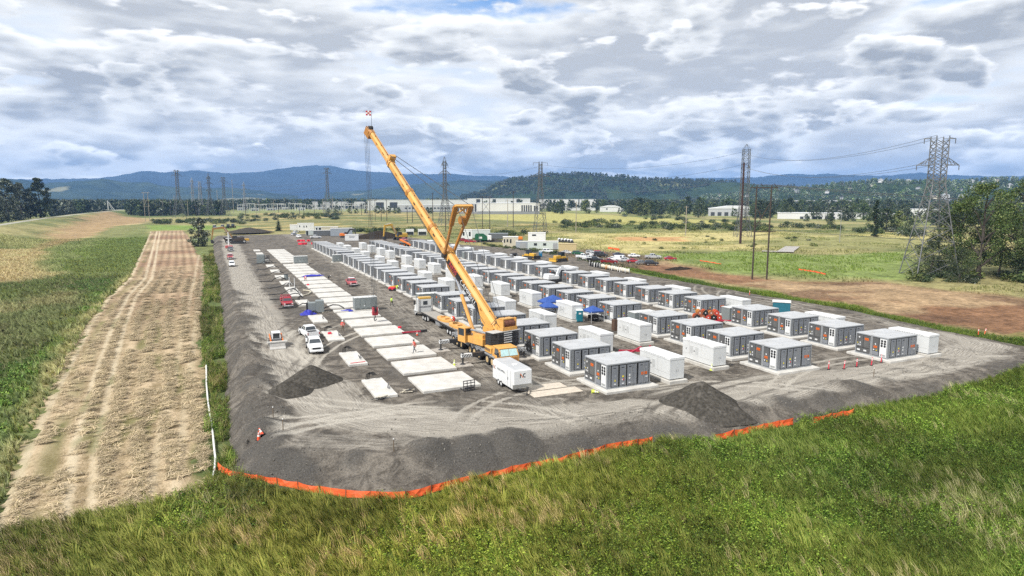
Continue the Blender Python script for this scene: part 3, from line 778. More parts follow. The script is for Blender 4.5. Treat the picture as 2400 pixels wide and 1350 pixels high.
for i, pp in enumerate(sorted(SWPTS, key=lambda p: p[0] / p[1])):
    gantry(pp[0], pp[1], -2, random.uniform(16, 30), random.uniform(10, 18), 'pale steel switchyard gantry, %s from the left' % ORD[i])
for i, p_ in enumerate(((47.42,1457.99), (67.98,1347.94), (98.97,1382.17), (137.26,1472.56), (161.02,1405.62), (206.17,1440.79))):
    shed(p_[0], p_[1], -2, 12 + 4 * (i % 3), 6, 'pale switchyard building, %s from the left' % ORD[i], 14, slots=[(.1, .9, 3, .3, .7)], cat='switch house', wall=B_GREY)
# ------------------------------------------------------------------ masts, poles and wires
def lattice_tower(x, y, z, h, bw, label, style, rz, mat=LAT, th=.24, top_w=None):
    t = thing('transmission_tower', label, 'pylon', (x, y, z), rz, None)
    waist = .66 if style == 'delta' else .5 if style != 'slim' else .3
    ww = bw * (.30 if style == 'delta' else .24 if style != 'slim' else .5); tw = top_w or ww * .8
    def half(k):
        return (bw / 2 + (ww / 2 - bw / 2) * k / waist) if k < waist else (ww / 2 + (tw / 2 - ww / 2) * (k - waist) / (1 - waist))
    cor = lambda k, i: Vector((half(k) * (1, 1, -1, -1)[i], half(k) * (1, -1, -1, 1)[i], h * k))
    lv = [0, .10, .19, .27, .34, .40, .45, .5] if style != 'slim' else [0, .12, .22, .3]
    if style == 'delta':
        lv = [q * .66 / .5 for q in lv]
    k = lv[-1]
    while k < .97:
        k += .045 if style != 'slim' else .05; lv.append(min(k, 1))
    for i in range(4):
        mb = MB()
        for a, b in ((0, waist), (waist, 1)):
            mb.beam(cor(a, i), cor(b, i), th, th)
        mb.obj('leg', mat, t)
    mb = MB()
    for a, b in zip(lv[:-1], lv[1:]):
        for i in range(4):
            j = (i + 1) % 4
            mb.beam(cor(a, i), cor(b, j), th * .6, th * .6); mb.beam(cor(a, j), cor(b, i), th * .6, th * .6)
            if len(lv) and lv.index(a) in (0, 2, 4, 7) or style == 'slim':
                mb.beam(cor(b, i), cor(b, j), th * .5, th * .5)
    stuff(mb.obj('bracing', mat, t))
    arms = {'delta': [(.80, .28, .05), (.985, .205, .0)], 'double': [(.62, .16, .05), (.80, .19, .05), (.93, .11, .05)], 'slim': [(.66, .10, .04), (.80, .10, .04)], 'crown': [(.88, .22, .05), (.98, .12, .03)]}[style]
    for k, ln, dr in arms:
        for s in (-1, 1):
            mb = MB(); hw = half(k); tip = Vector((s * ln * h * .5, 0, h * (k - .002)))
            for yy in (-1, 1):
                mb.beam((s * hw, yy * hw, h * k), tip, th * .7, th * .7); mb.beam((s * hw, yy * hw, h * (k + dr)), tip, th * .6, th * .6)
                for q in (.33, .66):
                    a = Vector((s * hw, yy * hw, h * k)).lerp(tip, q); b = Vector((s * hw, yy * hw, h * (k + dr))).lerp(tip, max(0, q - .25)); mb.beam(a, b, th * .4, th * .4)
            ar = mb.obj('crossarm', mat, t)
            mb = MB(); mb.cyl(tip, tip - Vector((0, 0, h * .035)), th * .5, n=5); mb.obj('insulator', LATD, ar)
    if style in ('double', 'slim'):
        mb = MB()
        for i in range(4):
            mb.beam(cor(1, i), (0, 0, h * 1.06), th * .6, th * .6)
        mb.obj('peak', mat, t)
    return t
tp = (189.50,117.67)
lattice_tower(tp[0] + 3, tp[1] + 4, -1, 41, 11.5, 'tall near grey lattice pylon with two wide crossarms beside the right-hand trees', 'delta', face_cam(*tp) + .45, pm('pylon_steel', (0.17, 0.175, 0.18), .5, metal=.3), .24, 3.4)
for p_, h_, bw_, lab, st_, mt_ in (((288.73,295.41), 53, 9, 'slim tall lattice pylon directly behind the dark steel pole', 'slim', LATD), ((203.15,394.64), 49, 8, 'lattice pylon with splayed feet in front of the largest factory hall', 'delta', LATD),
                        ((184.90,540.27), 57, 11, 'lattice pylon with three arm levels behind the crane guy ropes', 'double', LATD), ((155.77,984.19), 69, 13, 'dark lattice pylon left of the crane against the blue mountain', 'crown', LATD),
                        ((-38.81,952.09), 61, 14, 'tall dark lattice pylon left of the switchyard, the leftmost big one', 'crown', LATD), ((-24.24,1067.17), 52, 10, 'faint pylon just right of the leftmost big pylon', 'double', LAT), ((-14.53,1062.70), 50, 9, 'second faint pylon right of the leftmost big pylon', 'delta', LAT),
                        ((-1.94,1030.07), 57, 11, 'slender pylon with pointed top beside the pale pole', 'double', LATD), ((16.54,996.04), 54, 13, 'broad headed pylon with drooping arms right of the pale pole', 'crown', LATD), ((51.16,1190.57), 50, 9, 'small pylon over the middle of the switchyard', 'double', LAT)):
    lattice_tower(p_[0], p_[1], -2, h_, bw_, lab, st_, face_cam(*p_) + .3, mt_, .24 if h_ < 55 else .30)
WOOD = pm('pole_wood', (0.055, 0.042, 0.033), .85, var=.2); WOODP = pm('pole_pale', (0.30, 0.27, 0.22), .85); STP = pm('pole_rust', (0.045, 0.022, 0.02), .7)
def pole(x, y, z, hpx, label, mat=WOOD, r=.2, arm=True, group=None, name='utility_pole', cat='pole'):
    h = hpx * mpp(x, y)
    t = thing(name, label, cat, (x, y, z), face_cam(x, y) + random.uniform(-.3, .3), group)
    mb = MB(); mb.cyl((0, 0, -1), (0, 0, h), r, r * .7, 7); mb.obj('shaft', mat, t)
    if arm:
        mb = MB(); mb.beam((-1.3, 0, h - .8), (1.3, 0, h - .8), .14, .16); mb.obj('crossarm', mat, t)
        for k in (-1.1, 0, 1.1):
            mb = MB(); mb.cyl((k, 0, h - .7), (k, 0, h - .3), .07, n=5); mb.obj('insulator', mat, t)
    return t
pole(*at((243.45,250.35), -.5), 176, 'very tall dark rust-coloured steel pole rising in front of a slim pylon', STP, .62, True, None, 'steel_pole')
for p_, h_, lab, mt_ in (((216.60,467.41), 88, 'dark pole right of the two-pole frame, before the white hall', WOOD), ((219.03,483.45), 66, 'shorter brown pole beside the dark pole before the white hall', WOODP), ((171.33,533.22), 78, 'dark pole between the boom and the guying frame', WOOD),
                     ((164.54,667.24), 50, 'dark pole right of the hook ropes, the right one of a close pair', WOOD), ((159.31,669.65), 42, 'pole close left of the dark pole by the hook ropes', WOOD), ((175.48,610.26), 40, 'dark pole just left of the boom', WOOD), ((168.04,601.81), 42, 'second dark pole left of the boom', WOOD),
                     ((223.35,380.84), 75, 'pale slim pole at the left end of the long thicket', WOODP), ((266.96,320.85), 70, 'pale slim pole at the right part of the long thicket', WOODP), ((33.42,1198.74), 70, 'pale steel pole standing before the switchyard', WOODP), ((8.86,1109.97), 50, 'grey pole left of the pale steel pole', WOODP),
                     ((146.40,427.06), 60, 'thin pole under the guying frame', WOOD), ((-13.86,1220.54), 62, 'dark pole right of the faint pylons', WOOD), ((-67.00,1458.69), 32, 'small pole at the left of the leftmost big pylon', WOODP)):
    pole(p_[0], p_[1], -1.5, h_, lab, mt_, .24 + .00018 * math.hypot(*p_))
for i, p_ in enumerate(sorted(SWPOLES, key=lambda p: p[0] / p[1])):
    pole(p_[0], p_[1], -2, random.uniform(24, 38), 'slim weathered pole by the switchyard, %s from the left' % ORD[i], random.choice([WOOD, WOODP]), .42, True, 'poles of the switchyard')
# two-pole frames with cross braces
def hframe(a, b, z, hpx, label, mat=WOOD, lowbar=True):
    a = Vector((*a, 0)); b = Vector((*b, 0)); h = hpx * mpp(a.x, a.y); d = b - a
    t = thing('pole_frame', label, 'pole frame', (a.x, a.y, z), math.atan2(d.y, d.x)); w = d.length
    for xx in (0, w):
        mb = MB(); mb.cyl((xx, 0, -1), (xx, 0, h), .26, .19, 8); mb.obj('post', mat, t)
    mb = MB(); mb.beam((-1.8, 0, h - .6), (w + 1.8, 0, h - .6), .25, .3); mb.obj('crossarm', mat, t)
    if lowbar:
        mb = MB(); mb.beam((-.8, 0, h * .515), (w + 1.8, 0, h * .515), .2, .24); mb.obj('low_crossarm', mat, t)
    for q in (((0, h * .55), (w, h * .84)), ((0, h * .84), (w, h * .55))) if not lowbar else (((0, h * .54), (w, h * .83)), ((w * .1, h * .76), (w * .5, h * .65))):
        mb = MB(); mb.beam((q[0][0], .1, q[0][1]), (q[1][0], .1, q[1][1]), .16, .2); mb.obj('brace', mat, t)
    for xx in (-1.6, w * .5, w + 1.6):
        mb = MB(); mb.beam((xx, 0, h - .7), (xx + (.9 if xx < 0 else -.9), 0, h + .55), .12, .14); mb.cyl((xx, 0, h - .8), (xx, 0, h - 1.5), .09, n=5); mb.obj('insulator', mat, t)
    return t
hframe((137.45,136.12), (141.17,134.41), -.6, 206, 'tall near two-pole wooden frame with a crossbar at mid height', WOOD)
hframe((181.12,444.94), (185.99,442.69), -1.2, 80, 'two-pole wooden frame before the grey office block', WOOD, False)
hframe((148.84,674.48), (153.67,672.25), -1.7, 50, 'dark two-pole frame behind the hook ropes', WOOD, False)
hframe((-65.62,800.95), (-61.45,799.02), -1.5, 58, 'old wooden pole frame with struts at the end of the hedge on the left', WOODP, True)
# street lamp
lp = (298.03,236.01)
t = thing('street_lamp', 'slim grey street lamp with curved arm alone in the right-hand field', 'street lamp', (lp[0], lp[1], -.7), face_cam(*lp))
hh = 66 * mpp(*lp); mb = MB(); mb.tube([(0, 0, -.5), (0, 0, hh * .9), (.1, 0, hh), (-.8, 0, hh + .2)], .14, 6); mb.obj('lamp_post', LAT, t)
mb = MB(); mb.bbox(-1.8, -.7, -.2, .2, hh + .05, hh + .3, .04); mb.obj('lamp_head', LAT, t)
def wire(a, b, sag, label, group, r=.055):
    a = Vector(a); b = Vector(b); pts = []
    for k in range(15):
        q = k / 14; p = a.lerp(b, q); p.z -= sag * 4 * q * (1 - q); pts.append(p)
    mb = MB(); mb.tube(pts, r, 4)
    tag(mb.obj('power_line', LATD), label, 'wire', group)
hf = Vector((*(137.45,136.12), 0)); hq = Vector((*(141.17,134.41), 0))
for k, (q, z) in enumerate(((hf, 26.0), (hq, 26.0), (hf.lerp(hq, .5), 26.0), (hq, 13.5))):
    wire(q + Vector((0, 0, z)), Vector((360 + 10 * k, 60 - 12 * k, z - 7)), 3.5, 'thin conductor strung from the near two-pole frame towards the right edge', 'conductors of the two-pole frame')
tw_ = Vector((tp[0] + 3, tp[1] + 4, 0))
for k, (dx, z) in enumerate(((-6, 33.5), (6, 33.5), (-4, 41), (4, 41), (0, 26))):
    wire(Vector((*(288.73,295.41), z + 7)), tw_ + Vector((dx, dx * .4, z - 1)), 5, 'thin conductor hanging between the slim pylon and the near pylon', 'conductors into the near pylon', .05)
    wire(Vector((*(288.73,295.41), z + 9)), Vector((*(203.15,394.64), z + 4)), 6, 'thin conductor hanging between the slim pylon and the splayed pylon', 'conductors between far pylons', .06)
    wire(Vector((*(184.90,540.27), z + 9)), Vector((*(203.15,394.64), z + 3)), 6, 'thin conductor between the splayed pylon and the three-armed pylon', 'conductors between far pylons on the left', .06)
for k in range(5):
    wire(tw_ + Vector((2, 0, 20 - 2.6 * k)), Vector((330, 62 - 6 * k, 14 - 2.2 * k)), 2.5, 'thin low conductor running from the near pylon past the trees', 'low conductors at the near pylon', .045)
for k in range(4):
    wire(Vector((*(16.54,996.04), 44 - 5 * k)), Vector((*(155.77,984.19), 52 - 6 * k)), 8, 'thin conductor between two pylons above the switchyard', 'conductors above the switchyard', .1)
# wooden jetty, lying in the right-hand field
t = thing('timber_platform', 'grey timber platform with ramp lying in the right-hand field', 'platform', (*(211.82,205.03), -.55), face_cam(*(220.13,206.16)))
TIM = pm('grey_timber', (0.36, 0.34, 0.32), .85, var=.15)
for k in range(14):
    mb = MB(); mb.box(.9 * k, .9 * k + .84, 0, 3.2, .5, .62); mb.obj('plank', TIM, t)
for k in range(16):
    mb = MB(); mb.box(6.2 + .22 * k, 12.4 + .22 * k, 3.3 + 2.0 * k, 5.2 + 2.0 * k, .5, .62); mb.obj('plank', TIM, t)
for xx in (.2, 6.2, 12.2):
    mb = MB(); mb.box(xx - .15, xx + .15, .1, 3.0, -.4, .5); mb.obj('trestle', WOOD, t)
# ------------------------------------------------------------------ site huts and trailers
def hut(x, y, z, pxw, h, label, mat, d=3.0, rz=None, wins=(), roof=None, cat='site hut', name='site_cabin', doors=()):
    m = mpp(x, y); w = pxw * m
    t = thing(name, label, cat, (x, y, z), face_cam(x, y) if rz is None else rz)
    mb = MB(); mb.bbox(0, w, 0, d, .15, h, .05); mb.obj('wall', mat, t)
    mb = MB(); mb.bbox(-.1, w + .1, -.1, d + .1, h, h + .18, .05); mb.obj('roof', roof or ROOF_W, t)
    for a, b, z0, z1 in wins:
        mb = MB(); mb.box(w * a, w * b, -.06, 0, h * z0, h * z1); f = mb.obj('window', GLASS_D, t)
    for a, b in doors:
        mb = MB(); mb.box(w * a, w * b, -.05, 0, .2, h * .8); mb.obj('door', DOOR_G, t)
    mb = MB()
    for q in (.1, .5, .9):
        mb.box(w * q - .2, w * q + .2, .2, d - .2, -1.0, .15)
    mb.obj('support', DARK_M, t)
    return t
ROOF_W = pm('hut_roof', (0.66, 0.66, 0.65), .7); GLASS_D = pm('dark_pane', (0.03, 0.035, 0.04), .15); DOOR_G = pm('hut_door', (0.30, 0.31, 0.32), .6); DARK_M = pm('hut_support', (0.05, 0.05, 0.05), .8)
HUTW = pm('hut_white', (0.68, 0.69, 0.69), .6, var=.04, scale=.3, dirt=.08); HUTG = pm('box_slate', (0.115, 0.125, 0.135), .6, dirt=.1); HUTL = pm('box_bluegrey', (0.30, 0.335, 0.37), .6, dirt=.08); HUTT = pm('box_tan', (0.50, 0.40, 0.21), .6, dirt=.05); HUTM = pm('box_mint', (0.50, 0.55, 0.53), .6, dirt=.06)
hut(*at((53.69,473.88), 0), 35, 5.0, 'white two-storey site office at the far end of the yard', HUTW, 6, None, [(.10, .15, .5, .75), (.36, .41, .45, .7), (.52, .57, .45, .7)])
hut(*at((49.49,482.64), 0), 16, 3.8, 'small white trailer left of the white site office', HUTW, 4)
hut(*at((61.97,450.63), 0), 17, 3.4, 'white cabin with dark doorway right of the site office', HUTW, 4, None, [(.15, .35, .4, .85), (.5, .8, .4, .85)])
hut(*at((65.27,442.96), 0), 36, 3.6, 'cream site trailer behind the dark container', B_CREAM, 4)
hut(*at((54.69,403.78), 0), 39, 3.2, 'dark slate shipping container at the far end', HUTG, 3)
hut(*at((63.27,394.89), 0), 48, 4.6, 'large blue-grey container at the far end', HUTL, 4)
hut(*at((51.10,410.49), 0), 17, 3.0, 'open-fronted pale container with red tank inside', HUTM, 3, None, [(.05, .3, .1, .9)])
hut(*at((63.02,347.27), 0), 30, 3.2, 'white cargo trailer beyond the left container row', HUTW, 2.6, None, [(.3, .7, .62, .72)], cat='trailer', name='cargo_trailer')
hut(*at((125.48,339.90), -.3), 26, 5.2, 'white site cabin with two windows behind the guying frame', HUTW, 5, None, [(.15, .3, .4, .8), (.7, .85, .35, .8)])
hut(*at((135.45,348.46), -.3), 42, 4.6, 'long mint-grey trailer behind the green dumpster', HUTM, 4)
hut(*at((140.83,337.11), -.3), 46, 3.0, 'dark slate container right of the green dumpster', HUTG, 3, None, (), HUTL)
hut(*at((123.01,276.86), -.3), 36, 4.6, 'cream cabin with small windows on the green bank', B_CREAM, 5, None, [(.06, .14, .45, .8), (.24, .34, .5, .8), (.45, .55, .4, .8)])
hut(*at((124.00,264.83), -.3), 28, 3.2, 'grey box with pale door beside the cream cabin', HUTL, 3, None, (), None, 'site hut', 'site_cabin', [(.35, .85)])
hut(*at((144.06,292.95), -.3), 41, 5.4, 'white box trailer with a dark logo strip beyond the bank', HUTW, 4, None, [(.22, .45, .72, .86)], cat='trailer', name='cargo_trailer')
hut(*at((126.72,258.09), -.3), 72, 3.6, 'long pale mint container half hidden by the green bank', HUTM, 3, None, [(.2, .3, .5, .8), (.5, .6, .5, .8)], None, 'site hut', 'site_cabin', [(.82, .97)])
hut(*at((131.31,238.13), -.3), 42, 3.6, 'tan yellow shipping container left of the parked cars', HUTT, 3, None, (), HUTT)
hut(*at((114.68,387.10), -.3), 20, 3.6, 'white portable shade hut beside the black soil heap', HUTW, 4, None, [(.05, .95, .1, .65)])
hut(*at((107.98,390.19), -.3), 18, 3.6, 'second white shade hut, left of the other shade hut', HUTW, 4, None, [(.05, .95, .1, .65)])
hut(*at((96.85,90.37), 0), 36, 2.4, 'teal and white box peeping out behind the right container row', pm('box_teal', (0.02, 0.13, 0.18), .5), 2.2)
dg = (124.42,316.44); t = thing('dumpster_truck', 'dark green dumpster truck at the far right of the yard', 'truck', (dg[0], dg[1], -.2), face_cam(*dg))
mb = MB(); mb.prism([(0, .8), (6.5, .8), (6.5, 2.8), (4.5, 4.2), (.6, 4.2), (0, 3.2)], 0, 2.5); mb.obj('tank', P_GREEN_E, t)
mb = MB(); mb.bbox(6.7, 8.8, 0, 2.5, .8, 3.2, .15); mb.obj('cab', HUTW, t)
mb = MB(); mb.box(2.2, 3.8, -.03, 0, 1.6, 2.6); mb.obj('side_sign', HUTW, t)
for xx in (1.2, 2.6, 7.6):
    mb = MB(); mb.cyl((xx, -.05, .6), (xx, .35, .6), .6, n=12); mb.obj('wheel', DARK_M, t)
# orange boom lift and big pipes
ol = (136.97,299.72); t = thing('boom_lift', 'orange boom lift folded down behind the cream cabin', 'boom lift', (ol[0], ol[1], -.2), face_cam(*ol))
OR_ = pm('lift_orange', (0.62, 0.19, 0.02), .5)
mb = MB(); mb.bbox(0, 6.5, 0, 2.3, .8, 1.8, .1); mb.obj('chassis', DARK_M, t)
mb = MB(); mb.beam((-.5, 1, 2.4), (6.5, 1, 2.2), .7, .8); mb.beam((6.2, 1.6, 2.3), (1.5, 1.6, 3.0), .6, .7); mb.bbox(4.2, 6.6, .2, 2.1, 1.8, 3.2, .15); mb.obj('boom', OR_, t)
for xx in (1, 5.5):
    mb = MB(); mb.cyl((xx, -.1, .6), (xx, .4, .6), .6, n=12); mb.obj('wheel', DARK_M, t)
PIPE = pm('pipe_white', (0.68, 0.68, 0.67), .5)
for i, p_ in enumerate(((165.64,299.11), (165.41,295.49), (167.03,294.74), (166.79,291.19), (166.55,287.71))):
    mb = MB(); v = Vector((.45, .9, 0)).normalized(); o0 = Vector((0, 0, .85)); mb.m = 0; mb.cyl(o0, o0 + v * 9, .8, n=14, cap=False)
    mb.m = 1; mb.cyl(o0 + v * .05, o0 + v * 8.9, .72, n=14)
    tag(mb.obj('pipe', [PIPE, DARK_M], None, (p_[0], p_[1], -.45)), 'big white pipe, %s from the left in the row at the field edge' % ORD[i], 'pipe', 'row of white pipes')
# two-armed white launch mast on the levee
lm = (-156.98,1269.52); t = thing('levee_gate', 'white steel gate frame with stair on top of the levee', 'gate frame', (lm[0], lm[1], 3.5), face_cam(*lm))
mb = MB(); mb.beam((0, 0, 0), (0, 0, 16), 1.6, 1.6); mb.beam((.6, 0, 14), (9, 0, 0), 1.2, 1.2); mb.beam((2.2, 0, 9), (6, 0, 0), .8, .8); mb.obj('frame', B_WHITE, t)
mb = MB(); mb.beam((-28, 0, .6), (40, 6, .6), 3, .8); mb.obj('deck', B_WHITE, t)


# ------------------------------------------------------------------ materials of the yard
CONC = pm('concrete', (0.53, 0.515, 0.48), 0.85, var=0.12, scale=0.7, dirt=0.30, bump=0.2)
CONC2 = pm('old_concrete', (0.47, 0.455, 0.42), 0.9, var=0.12, scale=0.9, dirt=0.3)
CG = pm('container_grey', (0.275, 0.29, 0.305), 0.5, var=0.08, scale=0.8, dirt=0.22)
CD = pm('door_grey', (0.20, 0.213, 0.235), 0.5, var=0.06, scale=0.9)
CDK = pm('door_charcoal', (0.105, 0.107, 0.108), 0.5, var=0.15, scale=0.9, dirt=0.1)
SEAL = pm('black_seal', (0.018, 0.019, 0.021), 0.7)
ROOFW = pm('roof_white', (0.44, 0.45, 0.46), 0.55, var=0.08, scale=0.5, dirt=0.30)
WH = pm('white_paint', (0.68, 0.69, 0.69), 0.45, var=0.03, scale=0.6, dirt=0.06)
WHD = pm('cabinet_white', (0.60, 0.615, 0.615), 0.5, var=0.03, scale=0.6, dirt=0.10)
LOUV = pm('louvre_grey', (0.30, 0.31, 0.31), 0.6)
ORG = pm('sign_orange', (0.62, 0.13, 0.02), 0.5, var=0.05)
YEL = pm('label_yellow', (0.75, 0.62, 0.05), 0.5)
REDL = pm('label_red', (0.55, 0.05, 0.05), 0.5)
STEEL = pm('steel_grey', (0.35, 0.36, 0.37), 0.45, metal=0.4, var=0.1)
BLK = pm('black_rubber', (0.018, 0.018, 0.018), 0.85, var=0.2)
DKM = pm('dark_metal', (0.05, 0.05, 0.052), 0.5, metal=0.3, var=0.2)
GLASS = pm('tinted_glass', (0.03, 0.04, 0.05), 0.08, spec=0.8, var=0.05)

# ------------------------------------------------------------------ concrete slabs
def slab_mesh(w, l, h, c=0.03, mat=CONC):
    mb = MB(); mb.bbox(0, w, 0, l, -0.25, h, c)
    return mb.mesh('concrete_slab', mat)
SLAB_BIG = slab_mesh(7.1, 6.5, 0.30); SLAB_SMALL = slab_mesh(2.5, 7.6, 0.30)
def chalk(parent, seed, w, l, h):
    r = random.Random(seed); mb = MB()
    for _ in range(5):
        x, y = r.uniform(.4, w - .8), r.uniform(.4, l - .8)
        if r.random() < .5:
            mb.box(x, x + r.uniform(.3, .7), y, y + .035, h + .002, h + .006)
        else:
            mb.box(x, x + .035, y, y + r.uniform(.3, .7), h + .002, h + .006)
    return mb.obj('chalk_mark', pm('grey_chalk', (0.34, 0.34, 0.33), 0.9), parent)
big_y = [(69.0 + 8.35 * i, 'near') for i in range(7)] + [(131.0 + 8.28 * i, 'middle') for i in range(12)] + [(234.5 + 8.2 * i, 'far') for i in range(8)]
cnt = {}
for i, (y, grp) in enumerate(big_y):
    cnt[grp] = cnt.get(grp, 0) + 1
    o = thing('concrete_slab', 'wide empty concrete slab, %s from the near end of the %s slab group' % (ORD[cnt[grp] - 1], grp),
              'slab', (20.7, y, 0), 0, 'empty wide foundation slabs')
    link('slab_block', SLAB_BIG, o)
    if y < 150:
        chalk(o, i, 7.1, 6.5, 0.30)
CONDUIT = pm('conduit_grey', (0.16, 0.16, 0.17), 0.6)
small_y = [69.2, 84.6, 101.0, 117.4, 137.8, 152.0, 161.0, 174.0, 188.5, 205.0, 222.0, 243.0, 260.0, 276.0, 293.0]
for i, y in enumerate(small_y):
    o = thing('concrete_slab', 'narrow concrete slab, %s from the near end of the row beside the haul road' % ORD[i],
              'slab', (15.3, y, 0), 0, 'narrow foundation slabs')
    link('slab_block', SLAB_SMALL, o)
    if y < 180:
        mb = MB(); r = random.Random(i)
        for k in range(5):
            mb.cyl((2.05 + r.uniform(-.12, .12), 2.2 + .2 * k, .34), (2.0 + r.uniform(-.2, .2), 2.2 + .2 * k + r.uniform(-.1, .1), .34 + r.uniform(.25, .6)), .045)
        mb.obj('conduit_stub', CONDUIT, o)
        mb = MB()
        for k in range(3):
            a0 = 0.5 + .18 * k
            mb.tube([(a0, 7.4, .3), (a0 + .1, 7.5, .9), (a0 + .5, 7.4, 1.15), (a0 + .9, 7.2, .8)], .055)
        mb.obj('cable_tail', BLK, o)
o = thing('concrete_slab', 'small low concrete slab behind the blue tarp by the grey switch cabinet', 'slab', (20.6, 126.7, 0), 0)
link('slab_block', slab_mesh(2.6, 2.4, 0.3), o)

# ------------------------------------------------------------------ battery containers (two 20 ft modules on one slab)
def sticker(mb, face, u, z, w, h, shape=0):
    # face 0: front (y = 0, u = x); face 1: left side (x = 0, u = y)
    P = (lambda a, b, d: (a, -d, b)) if face == 0 else (lambda a, b, d: (-d, a, b))
    d0, d1 = 0.062, 0.070
    if shape == 0:
        q = [(u - w, z - h), (u + w, z - h), (u + w, z + h), (u - w, z + h)]
    elif shape == 1:
        q = [(u - w, z - h), (u + w, z - h), (u, z + h)]
    else:
        q = [(u, z - h), (u + w, z), (u, z + h), (u - w, z)]
    n = len(q)
    mb.add([P(a, b, d0) for a, b in q] + [P(a, b, d1) for a, b in q],
           [tuple(range(n, 2 * n)), tuple(range(n))] + [(i, (i + 1) % n, n + (i + 1) % n, n + i) for i in range(n)])
CW, CDp, CH = 6.06, 4.88, 2.90
def container_parts(lod):
    P = []      # (name, mesh, sub-parts)
    mb = MB()
    for y0, y1 in ((0, 2.42), (2.46, 4.88)):
        mb.box(0.05, CW - .05, y0 + .05, y1 - .05, 0.12, CH - .04)
        for x in (0, CW - .14):
            for y in (y0, y1 - .14):
                mb.box(x, x + .14, y, y + .14, 0, CH)
        for z in (0, CH - .13):
            mb.box(.14, CW - .14, y0, y0 + .11, z, z + .13); mb.box(.14, CW - .14, y1 - .11, y1, z, z + .13)
            mb.box(0, .11, y0 + .14, y1 - .14, z, z + .13); mb.box(CW - .11, CW, y0 + .14, y1 - .14, z, z + .13)
        if lod < 2:
            for k in range(8):      # ribs of the closed corner bay and the back wall
                mb.box(.20 + .055 * k, .225 + .055 * k, y0 + .03, y0 + .05, .3, CH - .25)
    P.append(('body', mb.mesh('container_body', CG), []))
    for y0, y1 in ((.02, 2.40), (2.48, 4.86)):
        mb = MB(); mb.bbox(.01, CW - .01, y0, y1, CH, CH + .045, .02)
        if lod < 2:
            for k in (1.9, 4.2):
                mb.box(k, k + .22, (y0 + y1) / 2 - .1, (y0 + y1) / 2 + .1, CH + .045, CH + .10)
        P.append(('roof_panel', mb.mesh('roof_panel', ROOFW), []))
    # doors on the front wall
    if lod < 2:
        mb = MB()
        mb.box(.55, CW - .16, .015, .047, .18, CH - .17)
        P.append(('door_gasket', mb.mesh('door_gasket', SEAL), []))
    for a, b in ((.62, 1.56), (1.74, 2.64), (2.76, 4.14), (4.34, 5.84)):
        mb = MB()
        mb.box(a + .05, b - .05, -.03, .02, .24, CH - .25)
        if lod < 2:
            mb.box(a + .13, b - .13, -.045, -.03, .34, CH - .38)
            mb.m = 1
            mb.box(a + .22, a + .60, -.05, -.045, CH - .52, CH - .44)   # slot vent near the head
            mb.m = 2
            if a > 2.7:
                for rx in ((a + b) / 2 - .08, (a + b) / 2 + .12, b - .12):
                    mb.cyl((rx, -.07, .2), (rx, -.07, CH - .22), .022, n=5)
            else:
                mb.cyl((b - .1, -.07, .2), (b - .1, -.07, CH - .22), .022, n=5)
        P.append(('door', mb.mesh('container_door', [CD, SEAL, STEEL]), []))
    # left side: two charcoal doors with a vent band, one charcoal door, the fan panel
    if lod < 2:
        mb = MB(); mb.box(.015, .047, 1.24, 2.30, .2, CH - .17); mb.box(.015, .047, 2.58, 4.76, .2, CH - .17)
        P.append(('door_gasket', mb.mesh('door_gasket', SEAL), []))
    for a, b, z0, z1 in ((3.70, 4.72, .95, CH - .22), (2.64, 3.62, .95, CH - .22), (2.64, 4.72, .24, .88), (1.30, 2.24, .86, CH - .22), (1.30, 2.24, .24, .80)):
        mb = MB(); mb.box(-.03, .02, a, b, z0, z1)
        if lod < 2:
            mb.box(-.042, -.03, a + .08, b - .08, z0 + .08, z1 - .08)
        P.append(('door' if z1 > 1 else 'vent_cover', mb.mesh('side_door', CDK if z1 > 1 or a > 2 else CD), []))
    mb = MB(); mb.box(-.035, .02, .16, 1.14, .2, CH - .2)
    subs = []
    if lod < 2:
        fb = None
        for i, zz in enumerate((2.42, 2.08, 1.74)):
            for yy in (.42, .86):
                f = MB(); f.cyl((-.03, yy, zz), (-.075, yy, zz), .155, n=10)
                f.m = 1; f.cyl((-.07, yy, zz), (-.085, yy, zz), .05, n=6)
                subs.append(('fan', f.mesh('fan', [SEAL, DKM])))
        f = MB(); f.box(-.05, -.03, .28, 1.02, .3, .55)
        subs.append(('grille', f.mesh('grille', LOUV)))
    P.append(('fan_panel', mb.mesh('fan_panel', WH), subs))
    if lod < 2:
        for face, u, z, w, h in ((0, 5.15, 1.42, .42, .17), (1, 3.13, 2.22, .30, .17), (1, 1.77, 1.42, .26, .15)):
            mb = MB(); sticker(mb, face, u, z, w, h)
            mb.m = 1
            for k in (-.15,):
                sticker_y = z + k * h
                P_ = (u, sticker_y)
                if face == 0:
                    mb.box(u - .8 * w, u + .8 * w, -.076, -.0705, sticker_y - .012, sticker_y + .012)
                else:
                    mb.box(-.076, -.0705, u - .8 * w, u + .8 * w, sticker_y - .012, sticker_y + .012)
            P.append(('warning_sign', mb.mesh('warning_sign', [ORG, SEAL]), []))
